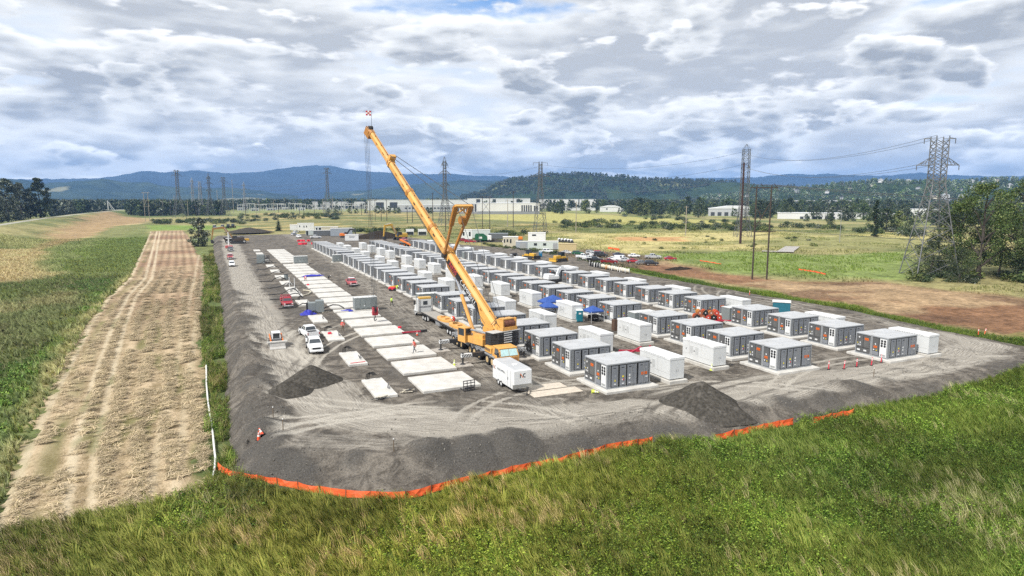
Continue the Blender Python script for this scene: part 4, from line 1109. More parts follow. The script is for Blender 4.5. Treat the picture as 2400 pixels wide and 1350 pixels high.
        for mat, lst in ((YEL, [(0, 1.09, .98, .11, .12, 1), (0, 2.19, 1.35, .12, .10, 0), (1, 1.6, 1.0, .09, .10, 1), (1, 4.5, 1.55, .08, .09, 1)]),
                         (REDL, [(0, 2.24, .98, .09, .1, 0)]),
                         (WH, [(0, 2.10, .98, .08, .1, 0), (0, 3.1, 1.42, .11, .12, 0), (0, 3.1, 1.05, .15, .16, 2), (0, 1.09, .52, .13, .06, 0), (0, 2.19, .52, .14, .07, 0),
                               (0, 3.1, .52, .13, .06, 0), (0, 5.5, .98, .16, .06, 0), (0, 5.4, 2.1, .06, .06, 2), (0, 1.1, 1.5, .05, .05, 2),
                               (1, 4.25, 2.35, .15, .14, 2), (1, 4.4, 1.25, .07, .10, 0), (1, 4.1, 1.25, .07, .10, 0), (1, 4.1, 1.6, .07, .10, 0),
                               (1, 4.3, .55, .22, .11, 0), (1, 3.3, .55, .22, .11, 0), (1, 1.77, 1.82, .12, .12, 2), (1, 2.0, 1.0, .09, .08, 0)])):
            for s_ in lst if lod == 0 else lst[:1]:
                mb = MB(); sticker(mb, *s_)
                P.append(('warning_label', mb.mesh('warning_label', mat), []))
    return P
CONT = [container_parts(0), container_parts(1), container_parts(2)]
def put_parts(root, P):
    for nm, me_, subs in P:
        c = link(nm, me_, root)
        for sn, sm in subs:
            link(sn, sm, c)
SLAB_C = slab_mesh(7.3, 6.7, 0.30)
rows = [('left', 40.0, [(60.8, 8, 8.4), (132.3, 12, 8.28), (236.3, 8, 8.2)]),
        ('middle', 64.1, [(58.6, 4, 8.15), (95.7, 16, 8.22), (231.9, 8, 8.2)]),
        ('right', 82.45, [(56.7, 4, 8.15), (94.0, 16, 8.09), (228.0, 8, 8.2)])]
for rname, X0, groups in rows:
    k = 0
    for y0, n, pitch in groups:
        for i in range(n):
            y = y0 + pitch * i
            near = y < 165
            t = thing('battery_container', 'grey twin battery container, %s from the near end of the %s row' % (ORD[k], rname),
                      'container', (X0, y, 0.30), 0, 'battery containers of the %s row' % rname)
            put_parts(t, CONT[0] if y < 104 else CONT[1] if near else CONT[2])
            s_ = thing('concrete_slab', 'concrete slab under the %s container from the near end of the %s row' % (ORD[k], rname), 'slab',
                       (X0 - .62, y - .95, 0), 0, 'slabs under the battery containers')
            link('slab_block', SLAB_C, s_)
            k += 1

# ------------------------------------------------------------------ white inverter cabinets
def inverter_parts(lod):
    P = []
    W, L, H = 2.15, 6.0, 2.45
    mb = MB(); mb.box(0, W, 0, L, .10, H)
    P.append(('body', mb.mesh('cabinet_body', WHD), []))
    mb = MB(); mb.bbox(-.05, W + .05, -.05, L + .05, H, H + .30, .03)
    if lod < 2:
        mb.m = 1
        for k in range(12):
            mb.box(-.062, -.051, .9 + .36 * k, 1.12 + .36 * k, H + .10, H + .16)
    P.append(('roof', mb.mesh('cabinet_roof', [WH, LOUV]), []))
    mb = MB(); mb.box(.1, W - .1, .1, L - .1, 0, .10)
    P.append(('skid', mb.mesh('skid', DKM), []))
    for a, b in ((.02, W / 2 - .01), (W / 2 + .01, W - .02)):
        mb = MB(); mb.box(a, b, -.02, 0, .14, H - .04)
        mb.m = 1
        hx = b - .12 if a < .5 else a + .12
        mb.box(hx - .03, hx + .03, -.04, -.02, 1.0, 1.25)
        P.append(('door', mb.mesh('cabinet_door', [WHD, LOUV]), []))
    for a, b in ((.03, 2.3), (2.32, 4.6), (4.62, L - .03)):
        mb = MB(); mb.box(-.02, 0, a, b, .8, H - .05)
        P.append(('side_panel', mb.mesh('side_panel', WHD), []))
    if lod < 2:
        for yy in (2.75, 3.85):
            mb = MB(); mb.box(-.035, -.02, yy, yy + .72, .95, 2.0)
            mb.m = 1
            for k in range(7):
                mb.box(-.04, -.035, yy + .06, yy + .66, 1.02 + .14 * k, 1.07 + .14 * k)
            P.append(('louvre_panel', mb.mesh('louvre_panel', [WHD, LOUV]), []))
        mb = MB(); mb.cyl((-.06, 3.62, 1.35), (-.02, 3.62, 1.35), .09); mb.box(-.04, -.02, 5.2, 5.3, 1.3, 1.5)
        P.append(('handle', mb.mesh('cabinet_handle', DKM), []))
    return P
INV = [inverter_parts(0), inverter_parts(2)]
SLAB_I = slab_mesh(2.7, 6.9, 0.42, .03, CONC2)
inv_rows = [('left', 48.7, [60.5, 75.9, 92.6, 108.5, 125.0, 142.3, 159.5, 176, 193, 210, 232.9, 249.5, 266.8, 283]),
            ('middle', 57.8, [63.2, 79.1, 99.5, 115.6, 131.1, 147.1, 163.2, 179.6, 194.4, 209.5, 232.0, 246.5, 263, 280]),
            ('right', 89.9, [55.9, 70.9, 91.2, 108.3, 124.0, 139.6, 155.3, 171, 187.5, 203.5, 219, 235, 251, 267, 283])]
for rname, X0, ys_ in inv_rows:
    for i, y in enumerate(ys_):
        t = thing('inverter_cabinet', 'white inverter cabinet, %s from the near end beside the %s container row' % (ORD[i], rname), 'cabinet',
                  (X0, y, 0.42), 0, 'white inverter cabinets')
        put_parts(t, INV[0] if y < 130 else INV[1])
        s_ = thing('concrete_slab', 'narrow concrete slab under the %s inverter cabinet beside the %s container row' % (ORD[i], rname), 'slab', (X0 - .28, y - .45, 0), 0, 'slabs under the inverter cabinets')
        link('slab_block', SLAB_I, s_)

# ------------------------------------------------------------------ grey switch cabinets in the gaps
GRN = pm('cabinet_grey_green', (0.20, 0.225, 0.225), 0.5, var=0.05, scale=0.7, dirt=0.08)
def switch_cabinet(loc, label, w=4.4, d=2.0, h=2.35, detail=True):
    t = thing('switch_cabinet', label, 'cabinet', loc, 0, 'grey switch cabinets')
    mb = MB(); mb.box(0, w, 0, d, .08, h); mb.obj('body', GRN, t)
    mb = MB(); mb.bbox(-.05, w + .05, -.05, d + .05, h, h + .1, .02)
    for k in range(4):
        mb.box(.4 + k * (w - 1) / 3, .55 + k * (w - 1) / 3, .05, .2, h + .1, h + .2)
    mb.obj('roof', pm('roof_pale_grey', (0.55, 0.56, 0.55), 0.6), t)
    n = 4
    for k in range(n):
        mb = MB(); a = .08 + k * (w - .16) / n; b = a + (w - .16) / n - .05
        mb.box(a, b, -.03, 0, .15, h - .12)
        mb.m = 1
        mb.box(b - .14, b - .09, -.05, -.03, 1.0, 1.3)
        mb.box(a + .2, b - .2, -.04, -.03, .25, .32)
        mb.obj('door', [GRN, DKM], t)
    mb = MB(); mb.box(1.75, 2.0, -.04, -.031, .7, .9); mb.obj('warning_label', WH, t)
    return t
def base_slab(loc, w, l, label, h=0.34):
    s_ = thing('concrete_slab', label, 'slab', loc); link('slab_block', slab_mesh(w, l, h, .03, CONC2), s_)
base_slab((24.2, 126.2, 0), 4.9, 3.2, 'concrete slab under the grey switch cabinet between the empty slabs')
switch_cabinet((24.45, 126.7, .34), 'grey four-door switch cabinet alone between the near and middle groups of empty slabs')
base_slab((24.1, 228.2, 0), 4.9, 3.2, 'concrete slab under the far grey switch cabinet among the empty slabs')
switch_cabinet((24.35, 228.8, .34), 'far grey switch cabinet between the middle and far groups of empty slabs')
for yy, which in ((126.4, 'nearer'), (229.3, 'farther')):
    base_slab((37.0, yy - .5, 0), 5.0, 3.2, 'concrete slab under the %s grey switch cabinet in the left container row' % which)
    switch_cabinet((37.3, yy, .34), '%s grey switch cabinet filling a gap in the left container row' % which)
for yy, which in ((86.9, 'nearer'), (221.5, 'farther')):
    base_slab((82.4, yy - .5, 0), 5.0, 3.2, 'concrete slab under the %s grey switch cabinet in the right container row' % which)
    switch_cabinet((82.8, yy, .34), '%s grey switch cabinet filling a gap in the right container row' % which)
base_slab((64.2, 89.3, 0), 5.0, 3.2, 'concrete slab under the grey switch cabinet in the middle container row')
switch_cabinet((64.5, 89.8, .34), 'grey switch cabinet half hidden in the gap of the middle container row')

# ------------------------------------------------------------------ gravel heaps
PILE = hill_mat('dark_gravel', (0.042, 0.039, 0.034), (0.085, 0.078, 0.068), (0.105, 0.097, 0.086), 3.0)
SOIL = hill_mat('black_soil', (0.022, 0.018, 0.015), (0.045, 0.037, 0.03), (0.05, 0.04, 0.03), 2.0)
def heap(loc, rx, ry, h, label, mat=PILE, seed=0, peak=1.0, rot=0.0, name='gravel_heap'):
    th = np.linspace(0, 2 * np.pi, 73)[:-1]; rad = np.linspace(0, 1.4, 30)
    T, Q = np.meshgrid(th, rad)
    wob = 1 + 0.22 * (fbm(np.cos(T) * 3 + 50, np.sin(T) * 3 + 50, 1.6, seed, 3) - 0.5)
    X = Q * rx * wob * np.cos(T); Y = Q * ry * wob * np.sin(T)
    q = np.sqrt(Q ** 2 + (1 - peak) ** 2 * 0.25) - (1 - peak) * 0.1
    Z = h * np.clip(1.03 - q, -0.5, 1) + (fbm(X + 90, Y + 90, 1.1, seed + 3, 3) - 0.5) * 0.14 * np.clip(1.2 - Q, 0, 1) * 2
    X = np.concatenate([X, X[:, :1]], 1); Y = np.concatenate([Y, Y[:, :1]], 1); Z = np.concatenate([Z, Z[:, :1]], 1)
    o = link(name, grid_mesh(name, X, Y, Z, mat), None, loc, rot)
    return tag(o, label, 'gravel pile')
heap((47.2, 53.2, -.1), 4.4, 3.4, 2.6, 'large dark heap of gravel on the front road by the orange fence', seed=3, peak=.88, rot=-.62)
heap((9.8, 79.6, -.05), 3.5, 3.2, 2.2, 'peaked dark gravel heap, the taller of the pair on the left', seed=8, peak=.95)
heap((6.7, 75.8, -.05), 2.9, 2.4, 1.55, 'rounded dark gravel heap in front of the taller left heap', seed=11, peak=.7)
for px_, lab in (((85.79,365.82), 'black soil heap with posts before it at the far end of the yard'),):
    heap((px_[0], px_[1], -.1), 16, 9, 4.6, lab, SOIL, 15, .8, 0, 'soil_heap')
p_ = (99.07,319.43); heap((p_[0] + 34, p_[1], -.1), 8, 5, 2.0, 'low grey gravel heap near the red truck at the far end', PILE, 17, .7)
p_ = (22.55,488.23); heap((p_[0], p_[1], -.1), 12, 9, 2.6, 'flat grey gravel heap beside the access track at the far left', PILE, 19, .7)
p_ = (136.23,166.68); heap((p_[0], p_[1], -.6), 6.5, 3.0, 1.0, 'dark brown earth heap on the bare ground right of the parked cars', SOIL, 23, .6, .2, 'soil_heap')


# ------------------------------------------------------------------ mobile crane
CY = pm('crane_yellow', (0.64, 0.335, 0.085), 0.5, var=0.09, scale=0.6, dirt=0.22)
CYD = pm('crane_yellow_worn', (0.36, 0.155, 0.03), 0.55, var=0.15, scale=0.8, dirt=0.25)
DECK = pm('deck_grey', (0.22, 0.225, 0.23), 0.6, var=0.12, scale=1.5)
CWB = pm('ballast_black', (0.03, 0.03, 0.032), 0.55, var=0.2, scale=2)
CHROME = pm('chrome_rod', (0.75, 0.75, 0.76), 0.18, metal=0.9, var=0.02)
ROPE = pm('steel_rope', (0.06, 0.065, 0.07), 0.6)
RUST = pm('rope_drum', (0.14, 0.055, 0.035), 0.7, var=0.25)
def wheel(parent, c, r, w, axis, hub=WH, name='wheel'):
    """tyre with a rim as sub-part; axis is the axle direction"""
    a = Vector(axis).normalized(); c = Vector(c)
    mb = MB(); mb.cyl(c - a * w / 2, c + a * w / 2, r, n=14); 
    t = mb.obj(name, BLK, parent)
    mb = MB(); mb.cyl(c - a * (w / 2 + .012), c + a * (w / 2 + .012), r * .55, n=12); mb.cyl(c - a * (w / 2 + .05), c + a * (w / 2 + .05), r * .2, n=8)
    mb.obj('rim', hub, t)
    return t
cr = thing('mobile_crane', 'yellow telescopic mobile crane with raised boom working over the concrete slabs', 'crane', (33.8, 82.0, 0))
RIMY = pm('rim_tan', (0.55, 0.40, 0.20), 0.6, dirt=.3)
mb = MB()
mb.bbox(-1.4, 1.4, -5.4, 10.5, 1.15, 1.75, .08); mb.box(-.9, .9, -7.2, 10.2, .75, 1.15)
mb.box(-1.5, -1.2, -1.5, 10, 1.75, 1.85); mb.box(1.2, 1.5, -1.5, 10, 1.75, 1.85)
mb.obj('carrier', DECK, cr)
mb = MB(); mb.bbox(-1.5, -.55, -5.2, -3.1, 1.76, 2.55, .08); mb.bbox(.55, 1.5, -5.2, -3.1, 1.76, 2.4, .08); mb.obj('engine_housing', CY, cr)
mb = MB()
for k in range(4):
    mb.box(-1.49 + .02, -1.51, -4.9 + .45 * k, -4.6 + .45 * k, 2.0, 2.35)
mb.bbox(-.5, .5, -5.0, -3.4, 1.76, 2.1, .06); mb.tube([(-.2, -4.6, 2.1), (.1, -4.0, 2.5), (.6, -3.4, 2.45)], .1)
mb.obj('exhaust', DKM, cr)
for s in (-1, 1):
    mb = MB(); mb.bbox(min(s * 1.15, s * 1.55), max(s * 1.15, s * 1.55), -6.4, -2.5, 1.42, 1.60, .04); mb.obj('mudguard', STEEL, cr)
for yy in (-5.6, -3.9, -.9, .8, 2.5, 6.2, 7.9, 9.4):
    for s in (-1, 1):
        wheel(cr, (s * 1.22, yy, .74), .74, .46, (1, 0, 0), RIMY)
# driving cab at the front (towards the camera)
mb = MB(); mb.hexa([(-1.38, -7.9, .75), (1.38, -7.9, .75), (1.38, -5.5, .75), (-1.38, -5.5, .75), (-1.38, -7.95, 1.9), (1.38, -7.95, 1.9), (1.38, -5.5, 1.9), (-1.38, -5.5, 1.9)])
mb.hexa([(-1.38, -7.95, 1.9), (1.38, -7.95, 1.9), (1.38, -5.5, 1.9), (-1.38, -5.5, 1.9), (-1.25, -7.5, 2.85), (1.25, -7.5, 2.85), (1.25, -5.5, 2.85), (-1.25, -5.5, 2.85)])
cab = mb.obj('driver_cab', CY, cr)
mb = MB(); mb.bbox(-1.3, 1.3, -7.6, -5.45, 2.85, 2.98, .05); mb.obj('cab_roof', CY, cab)
PANE_TEAL = pm('windscreen_teal', (0.42, 0.60, 0.60), 0.25, var=.1)  # windscreen panes coloured pale teal, unlike the dark side windows
for a, b in ((-1.2, -.03), (.03, 1.2)):
    mb = MB(); mb.plate([(a, -7.955, 1.97), (b, -7.955, 1.97), (b * .94, -7.545, 2.78), (a * .94, -7.545, 2.78)], .02); mb.obj('windscreen', PANE_TEAL, cab)
for s in (-1, 1):
    mb = MB(); q = [(s * 1.385, -7.6, 1.95), (s * 1.385, -6.2, 1.95), (s * 1.275, -6.2, 2.75), (s * 1.275, -7.3, 2.75)]
    mb.plate(q if s > 0 else q[::-1], .015); mb.obj('side_window', GLASS, cab)
    mb = MB(); mb.box(min(s * 1.5, s * 1.75), max(s * 1.5, s * 1.75), -8.0, -7.9, 1.9, 2.5); mb.cyl((s * 1.3, -7.7, 2.5), (s * 1.6, -7.95, 2.45), .03); mb.obj('mirror', DKM, cab)
mb = MB(); mb.bbox(-1.42, 1.42, -8.15, -7.9, .55, 1.1, .06); mb.obj('bumper', DKM, cr)
for s in (-1, 1):
    mb = MB(); mb.box(s * .95 - .22, s * .95 + .22, -8.175, -8.15, .75, .98); mb.obj('headlight', WH, cr)
mb = MB(); mb.box(-1.15, 1.15, -7.975, -7.955, 1.25, 1.7); mb.obj('front_grille', CYD, cr)
# outriggers with striped ends
for yy in (-2.9, 6.3):
    for s in (-1, 1):
        mb = MB(); mb.box(min(s * 1.3, s * 3.3), max(s * 1.3, s * 3.3), yy - .28, yy + .28, 1.05, 1.6)
        orr = mb.obj('outrigger', DKM, cr)
        mb = MB(); x0, x1 = sorted((s * 3.3, s * 4.75)); mb.box(x0, x1, yy - .25, yy + .25, 1.1, 1.56); mb.obj('beam_end', WH, orr)
        for k in range(6):
            mb = MB(); x = s * (3.35 + .23 * k); w_ = .12 * s
            for fy, sg in ((yy - .258, 1), (yy + .251, 1)):
                q = [(x, fy, 1.1), (x + w_, fy, 1.1), (x + w_ + .22 * s, fy, 1.56), (x + .22 * s, fy, 1.56)]
                mb.add(q + [(a, b + .006, c) for a, b, c in q], [(0, 1, 2, 3), (7, 6, 5, 4), (0, 1, 5, 4), (1, 2, 6, 5), (2, 3, 7, 6), (3, 0, 4, 7)])
            mb.obj('stripe', SEAL, orr)
        mb = MB(); mb.cyl((s * 4.55, yy, .28), (s * 4.55, yy, 1.75), .13, n=8); mb.obj('jack', DKM, orr)
        mb = MB(); mb.cyl((s * 4.55, yy, .14), (s * 4.55, yy, .28), .42, .26, n=10); mb.obj('jack_foot', DKM, orr)
for yy, nm in ((-2.9, 'front'), (6.3, 'rear')):
    for s, sd2 in ((-1, 'left'), (1, 'right')):
        mb = MB(); mb.bbox(-1.15, 1.15, -1.15, 1.15, 0, .14, .02)
        tag(mb.obj('outrigger_mat', pm('steel_mat', (0.36, 0.33, 0.29), .8, dirt=.4, var=.2), None, (33.8 + s * 4.55, 82 + yy, .02)), 'flat steel mat under the %s %s outrigger foot of the yellow crane' % (nm, sd2), 'mat', 'outrigger mats')
# superstructure, turned so that the boom looks away to the left
fx, fy = -8.5, 33.0; fl = math.hypot(fx, fy); F_ = Vector((fx / fl, fy / fl, 0)); L_ = Vector((-F_.y, F_.x, 0)); U_ = Vector((0, 0, 1))
def S(s, l, z):
    return Vector((0.3, 1.3, 0)) + F_ * s + L_ * l + U_ * z
def sbox(mb, s0, s1, l0, l1, z0, z1):
    return mb.hexa([S(s0, l0, z0), S(s1, l0, z0), S(s1, l1, z0), S(s0, l1, z0), S(s0, l0, z1), S(s1, l0, z1), S(s1, l1, z1), S(s0, l1, z1)])
mb = MB(); mb.cyl(S(0, 0, 1.75), S(0, 0, 2.1), 1.35, n=20); mb.obj('slewing_ring', DKM, cr)
mb = MB(); sbox(mb, -3.8, 1.6, -1.25, 1.25, 2.1, 2.75); sbox(mb, -3.2, -.9, -.95, -.62, 2.75, 4.4); sbox(mb, -3.2, -.9, .62, .95, 2.75, 4.4); sbox(mb, .2, 1.5, -1.6, -1.25, 2.2, 3.2)
mb.obj('turntable', CY, cr)
mb = MB(); sbox(mb, -2.6, .9, 1.3, 2.25, 2.05, 2.95); sbox(mb, -2.4, -.2, 1.35, 2.1, 2.95, 3.5); mb.obj('engine_cover', CY, cr)
mb = MB(); mb.tube([S(-3, 1.6, 3.75), S(-1, 1.75, 3.85), S(.8, 1.7, 3.75)], .16, 8); mb.obj('pipe', STEEL, cr)
mb = MB(); sbox(mb, -.4, 1.6, 1.95, 2.05, 3.2, 3.25); sbox(mb, -.4, -.35, 1.3, 2.05, 2.3, 3.2); mb.obj('handrail', DKM, cr)
# operator cab
mb = MB(); sbox(mb, 1.2, 3.0, 1.35, 2.5, 1.9, 4.0); oc = mb.obj('operator_cab', CY, cr)
mb = MB(); sbox(mb, 1.45, 2.85, 2.5, 2.515, 2.85, 3.85); mb.obj('side_window', GLASS, oc)
mb = MB(); sbox(mb, 1.185, 1.2, 1.5, 2.35, 3.0, 3.85); mb.obj('rear_window', GLASS, oc)
mb = MB(); sbox(mb, 3.0, 3.015, 1.5, 2.35, 2.6, 3.85); mb.obj('windscreen', GLASS, oc)
# counterweight: a stack of plates
for k in range(7):
    z0 = 2.05 + .31 * k
    mb = MB()
    d_ = .05 * (k % 2)
    pts = [(-5.3 + d_, -1.5), (-4.7 + d_, -2.45), (-3.5, -2.45), (-3.5, 2.45), (-4.7 + d_, 2.45), (-5.3 + d_, 1.5)]
    n = len(pts)
    mb.add([S(a, b, z0) for a, b in pts] + [S(a, b, z0 + .285) for a, b in pts], [tuple(range(n)), tuple(range(2 * n - 1, n - 1, -1))] + [((i + 1) % n, i, n + i, n + (i + 1) % n) for i in range(n)])
    pl = mb.obj('counterweight_plate', CWB, cr)
    if k in (0, 2, 3, 4, 5, 6):
        mb = MB(); sbox(mb, -5.312 + d_, -5.303 + d_, -.75, .65, z0 + .07, z0 + .22); mb.obj('weight_label', WH, pl)
mb = MB(); sbox(mb, -5.2, -3.5, -2.4, 2.4, 4.21, 4.27); mb.obj('ballast_deck', pm('deck_pale', (0.45, 0.45, 0.44), .7, dirt=.3), cr)
# winch on top
mb = MB(); sbox(mb, -5.0, -3.0, -1.9, .6, 4.3, 4.75); sbox(mb, -4.8, -4.4, -1.95, -1.75, 4.7, 5.9); sbox(mb, -3.6, -3.2, -1.95, -1.7, 4.7, 5.6); sbox(mb, -4.9, -3.2, .3, .5, 4.7, 5.7)
sbox(mb, -4.6, -3.5, -1.7, .2, 5.7, 5.85); mb.beam(S(-3.2, .4, 5.0), S(-1.6, .6, 4.4), .18, .18)
wn = mb.obj('winch_frame', CY, cr)
mb = MB(); mb.cyl(S(-4.4, -1.65, 5.15), S(-4.4, .25, 5.15), .52, n=16); mb.obj('rope_drum', RUST, wn)
mb = MB()
for k in range(9):
    a = random.uniform(-4.7, -2.6); b = random.uniform(-1.4, .9); mb.tube([S(a, b, 5.0), S(a + random.uniform(-.3, .5), b + random.uniform(-.3, .3), 5.6 + random.uniform(0, .4)), S(a + .6, b + .3, 4.9)], .05, 5)
mb.obj('hydraulic_hose', DKM, wn)
# boom
B0 = S(-2.6, 0, 4.35); TIP = Vector((25.3 - 33.8, 113.0 - 82.0, 33.6)); BD = (TIP - B0); BLEN = BD.length; BD = BD / BLEN
BS = L_; BU = BS.cross(BD).normalized()
if BU.z < 0:
    BU = -BU
def Bp(t, l, u):
    return B0 + BD * (t * BLEN) + BS * l + BU * u
def boom_sec(mb, t0, t1, w, h):
    prof = [(-w, h * .55), (-w * .55, h), (w * .55, h), (w, h * .55), (w, -h * .5), (w * .6, -h * .9), (0, -h), (-w * .6, -h * .9), (-w, -h * .5)]
    n = len(prof)
    mb.add([Bp(t0, a, b) for a, b in prof] + [Bp(t1, a, b) for a, b in prof], [tuple(range(n)), tuple(range(2 * n - 1, n - 1, -1))] + [((i + 1) % n, i, n + i, n + (i + 1) % n) for i in range(n)])
secs = [(-.02, .335, .66, .86), (.33, .455, .60, .78), (.45, .64, .54, .70), (.63, .81, .48, .62), (.80, .985, .42, .55)]
for a, b, w, h in secs:
    mb = MB(); boom_sec(mb, a, b, w, h)
    bs = mb.obj('boom_section', CY, cr)
    mb = MB(); boom_sec(mb, b - .012, b + .001, w + .07, h + .07); mb.obj('collar', CYD, bs)
    mb = MB(); mb.beam(Bp(a + .01, 0, h + .02), Bp(b - .015, 0, h + .02), .12, .05, BU); mb.obj('top_rail', CYD, bs)
    for k in range(3):
        mb = MB(); t_ = a + (b - a) * (.2 + .3 * k); mb.cyl(Bp(t_, .1, h), Bp(t_, .1, h + .12), .09, n=6); mb.obj('bolt_cover', DKM, bs)
mb = MB(); mb.hexa([Bp(-.03, -.72, -.9), Bp(.05, -.72, -1.0), Bp(.05, .72, -1.0), Bp(-.03, .72, -.9), Bp(-.03, -.72, .3), Bp(.10, -.72, .3), Bp(.10, .72, .3), Bp(-.03, .72, .3)]); mb.obj('boom_foot', CY, cr)
mb = MB(); boom_sec(mb, .985, 1.012, .55, .5); mb.hexa([Bp(.98, -.4, -1.1), Bp(1.02, -.4, -1.2), Bp(1.02, .4, -1.2), Bp(.98, .4, -1.1), Bp(.98, -.4, 0), Bp(1.02, -.4, .2), Bp(1.02, .4, .2), Bp(.98, .4, 0)])
hd = mb.obj('boom_head', CYD, cr)
for l in (-.28, 0, .28):
    mb = MB(); mb.cyl(Bp(1.012, l - .06, -.75), Bp(1.012, l + .06, -.75), .42, n=12); mb.obj('sheave', DKM, hd)
    mb = MB(); mb.cyl(Bp(1.0, l - .06, .55), Bp(1.0, l + .06, .55), .35, n=12); mb.obj('sheave', DKM, hd)
mb = MB(); boom_sec(mb, .795, .80, .62, .75); mb.hexa([Bp(.80, -.55, .5), Bp(.815, -.55, .5), Bp(.815, .55, .5), Bp(.80, .55, .5), Bp(.80, -.55, 1.5), Bp(.812, -.5, 1.5), Bp(.812, .5, 1.5), Bp(.80, .55, 1.5)]); mb.obj('guy_bracket', CY, cr)
# lettering on the left flank of the base section
mb = MB(); mb.plate([Bp(.30, .665, -.62), Bp(.055, .665, -.62), Bp(.055, .665, .22), Bp(.30, .665, .22)], .015)
mb2 = mb
sgn = mb.obj('name_panel', pm('panel_black', (0.02, 0.018, 0.02), .5), cr)
RED_T = pm('letter_red', (0.55, 0.06, 0.06), .5)
for body, t_, mt_, nm_ in (('NESS', .262, RED_T, 'lettering'), ('CAMPBELL', .155, WH, 'lettering')):
    tm = text_mesh(body, 1.05 if body == 'NESS' else 1.0, mt_, .004)
    o = link(nm_, tm, sgn)
    M3 = Matrix((-BD, BU, (-BD).cross(BU))).transposed()
    if M3.col[2].dot(BS) < 0:
        M3 = Matrix((-BD, -BU, (-BD).cross(-BU))).transposed()
    o.matrix_local = Matrix.Translation(Bp(t_, .695, -.20)) @ M3.to_4x4()
for l, u in ((.60, -.45), (.64, -.62), (-.6, .3)):
    mb = MB(); mb.tube([Bp(.03, l * 1.12, u), Bp(.30, l * 1.12, u * .9), Bp(.62, l * .86, u * .8), Bp(.80, l * .78, u * .7)], .035, 5); mb.obj('hose', DKM, cr)
for t_ in (.08, .14, .20, .37, .42, .52, .58, .68, .74, .86, .92):
    mb = MB(); q = .7 if t_ < .33 else .64 if t_ < .45 else .57 if t_ < .64 else .51 if t_ < .81 else .45
    mb.plate([Bp(t_, q, .05), Bp(t_ - .012, q, .05), Bp(t_ - .012, q, .30), Bp(t_, q, .30)], .02); mb.obj('inspection_plate', CYD if int(t_ * 100) % 3 else DKM, cr)
for k in range(8):
    mb = MB(); a = 10.0 - 1.45 * k; mb.cyl((-1.42, a, 1.75), (-1.42, a, 2.55), .025, n=5); mb.obj('railing_post', DKM, cr)
mb = MB(); mb.tube([(-1.42, 10.0, 2.55), (-1.42, -.15, 2.55)], .025, 5); mb.obj('railing', DKM, cr)
# lifting cylinder
mb = MB(); mb.cyl(S(2.4, 0, 2.6), S(2.4, 0, 2.6).lerp(Bp(.27, 0, -1.0), .62), .27, n=12); cyl = mb.obj('lift_cylinder', CY, cr)
mb = MB(); mb.cyl(S(2.4, 0, 2.6).lerp(Bp(.27, 0, -1.0), .62), Bp(.27, 0, -1.0), .17, n=10); mb.obj('piston_rod', CHROME, cyl)
mb = MB(); mb.hexa([Bp(.25, -.5, -1.25), Bp(.29, -.5, -1.25), Bp(.29, .5, -1.25), Bp(.25, .5, -1.25), Bp(.23, -.6, -.7), Bp(.31, -.6, -.7), Bp(.31, .6, -.7), Bp(.23, .6, -.7)]); mb.obj('cylinder_lug', CYD, cr)
# guying frame: two arms with a joined head, standing off the boom
T0 = .315; rt = Vector((31.55 - 33.8, 91.0 - 82.0, 13.7)); FT = Vector((32.55 - 33.8, 87.0 - 82.0, 21.0))
for s in (-1, 1):
    a0 = rt + BS * (.75 * s); a1 = FT + BS * (1.35 * s)
    mb = MB(); mb.beam(a0, a1, .30, .34, BS); gf = mb.obj('guy_arm', CYD, cr)
    mid = a0.lerp(a1, .62)
    mb = MB(); mb.beam(mid, a1, .34, .62, BS, .36, .75); mb.obj('arm_head', CYD, gf)
    mb = MB(); mb.cyl(a0 - BS * .3, a0 + BS * .3, .35, n=10); mb.obj('arm_pivot', DKM, gf)
    mb = MB()
    for k in range(4):
        q = a0.lerp(a1, .12 + .14 * k); mb.cyl(q, q + BD * .45, .06, n=5)
    mb.obj('rope_guide', DKM, gf)
mb = MB(); mb.beam(FT - BS * 1.5, FT + BS * 1.5, .34, .36, BD); mb.beam(rt.lerp(FT, .82) - BS * 1.2, FT + BS * .9, .16, .16, BD); mb.beam(rt.lerp(FT, .82) + BS * 1.2, FT - BS * .9, .16, .16, BD); mb.obj('guy_crosshead', CY, cr)
mb = MB(); c_ = rt.lerp(FT, .72) - BS * .55; mb.cyl(c_ - BS * .35, c_ + BS * .35, .62, n=16); mb.obj('guy_winch', CYD, cr)
for s in (-1, 1):
    mb = MB(); mb.tube([FT + BS * 1.35 * s, Bp(.807, .5 * s, 1.45)], .05, 5); mb.obj('guy_rope', ROPE, cr)
    mb = MB(); mb.tube([FT + BS * 1.2 * s - BD * .3, S(-3.6, .5 * s, 5.2)], .035, 5); mb.obj('guy_rope', ROPE, cr)
HOOK = Vector((25.3 - 33.8, 113.0 - 82.0, 2.9))
for k in range(6):
    l = -.45 + .18 * k; d_ = .12 if k % 2 else -.12
    mb = MB(); mb.tube([Bp(1.012, l * .7, -.75) + F_ * (d_ + .3), HOOK + BS * l * .8 + F_ * d_], .028, 4); mb.obj('hoist_rope', ROPE, cr)
mb = MB(); mb.tube([Bp(1.0, .2, .8), Bp(.79, .25, .78), Bp(.5, .3, 1.15), S(-3.9, -.6, 5.7)], .03, 4); mb.obj('hoist_rope', ROPE, cr)
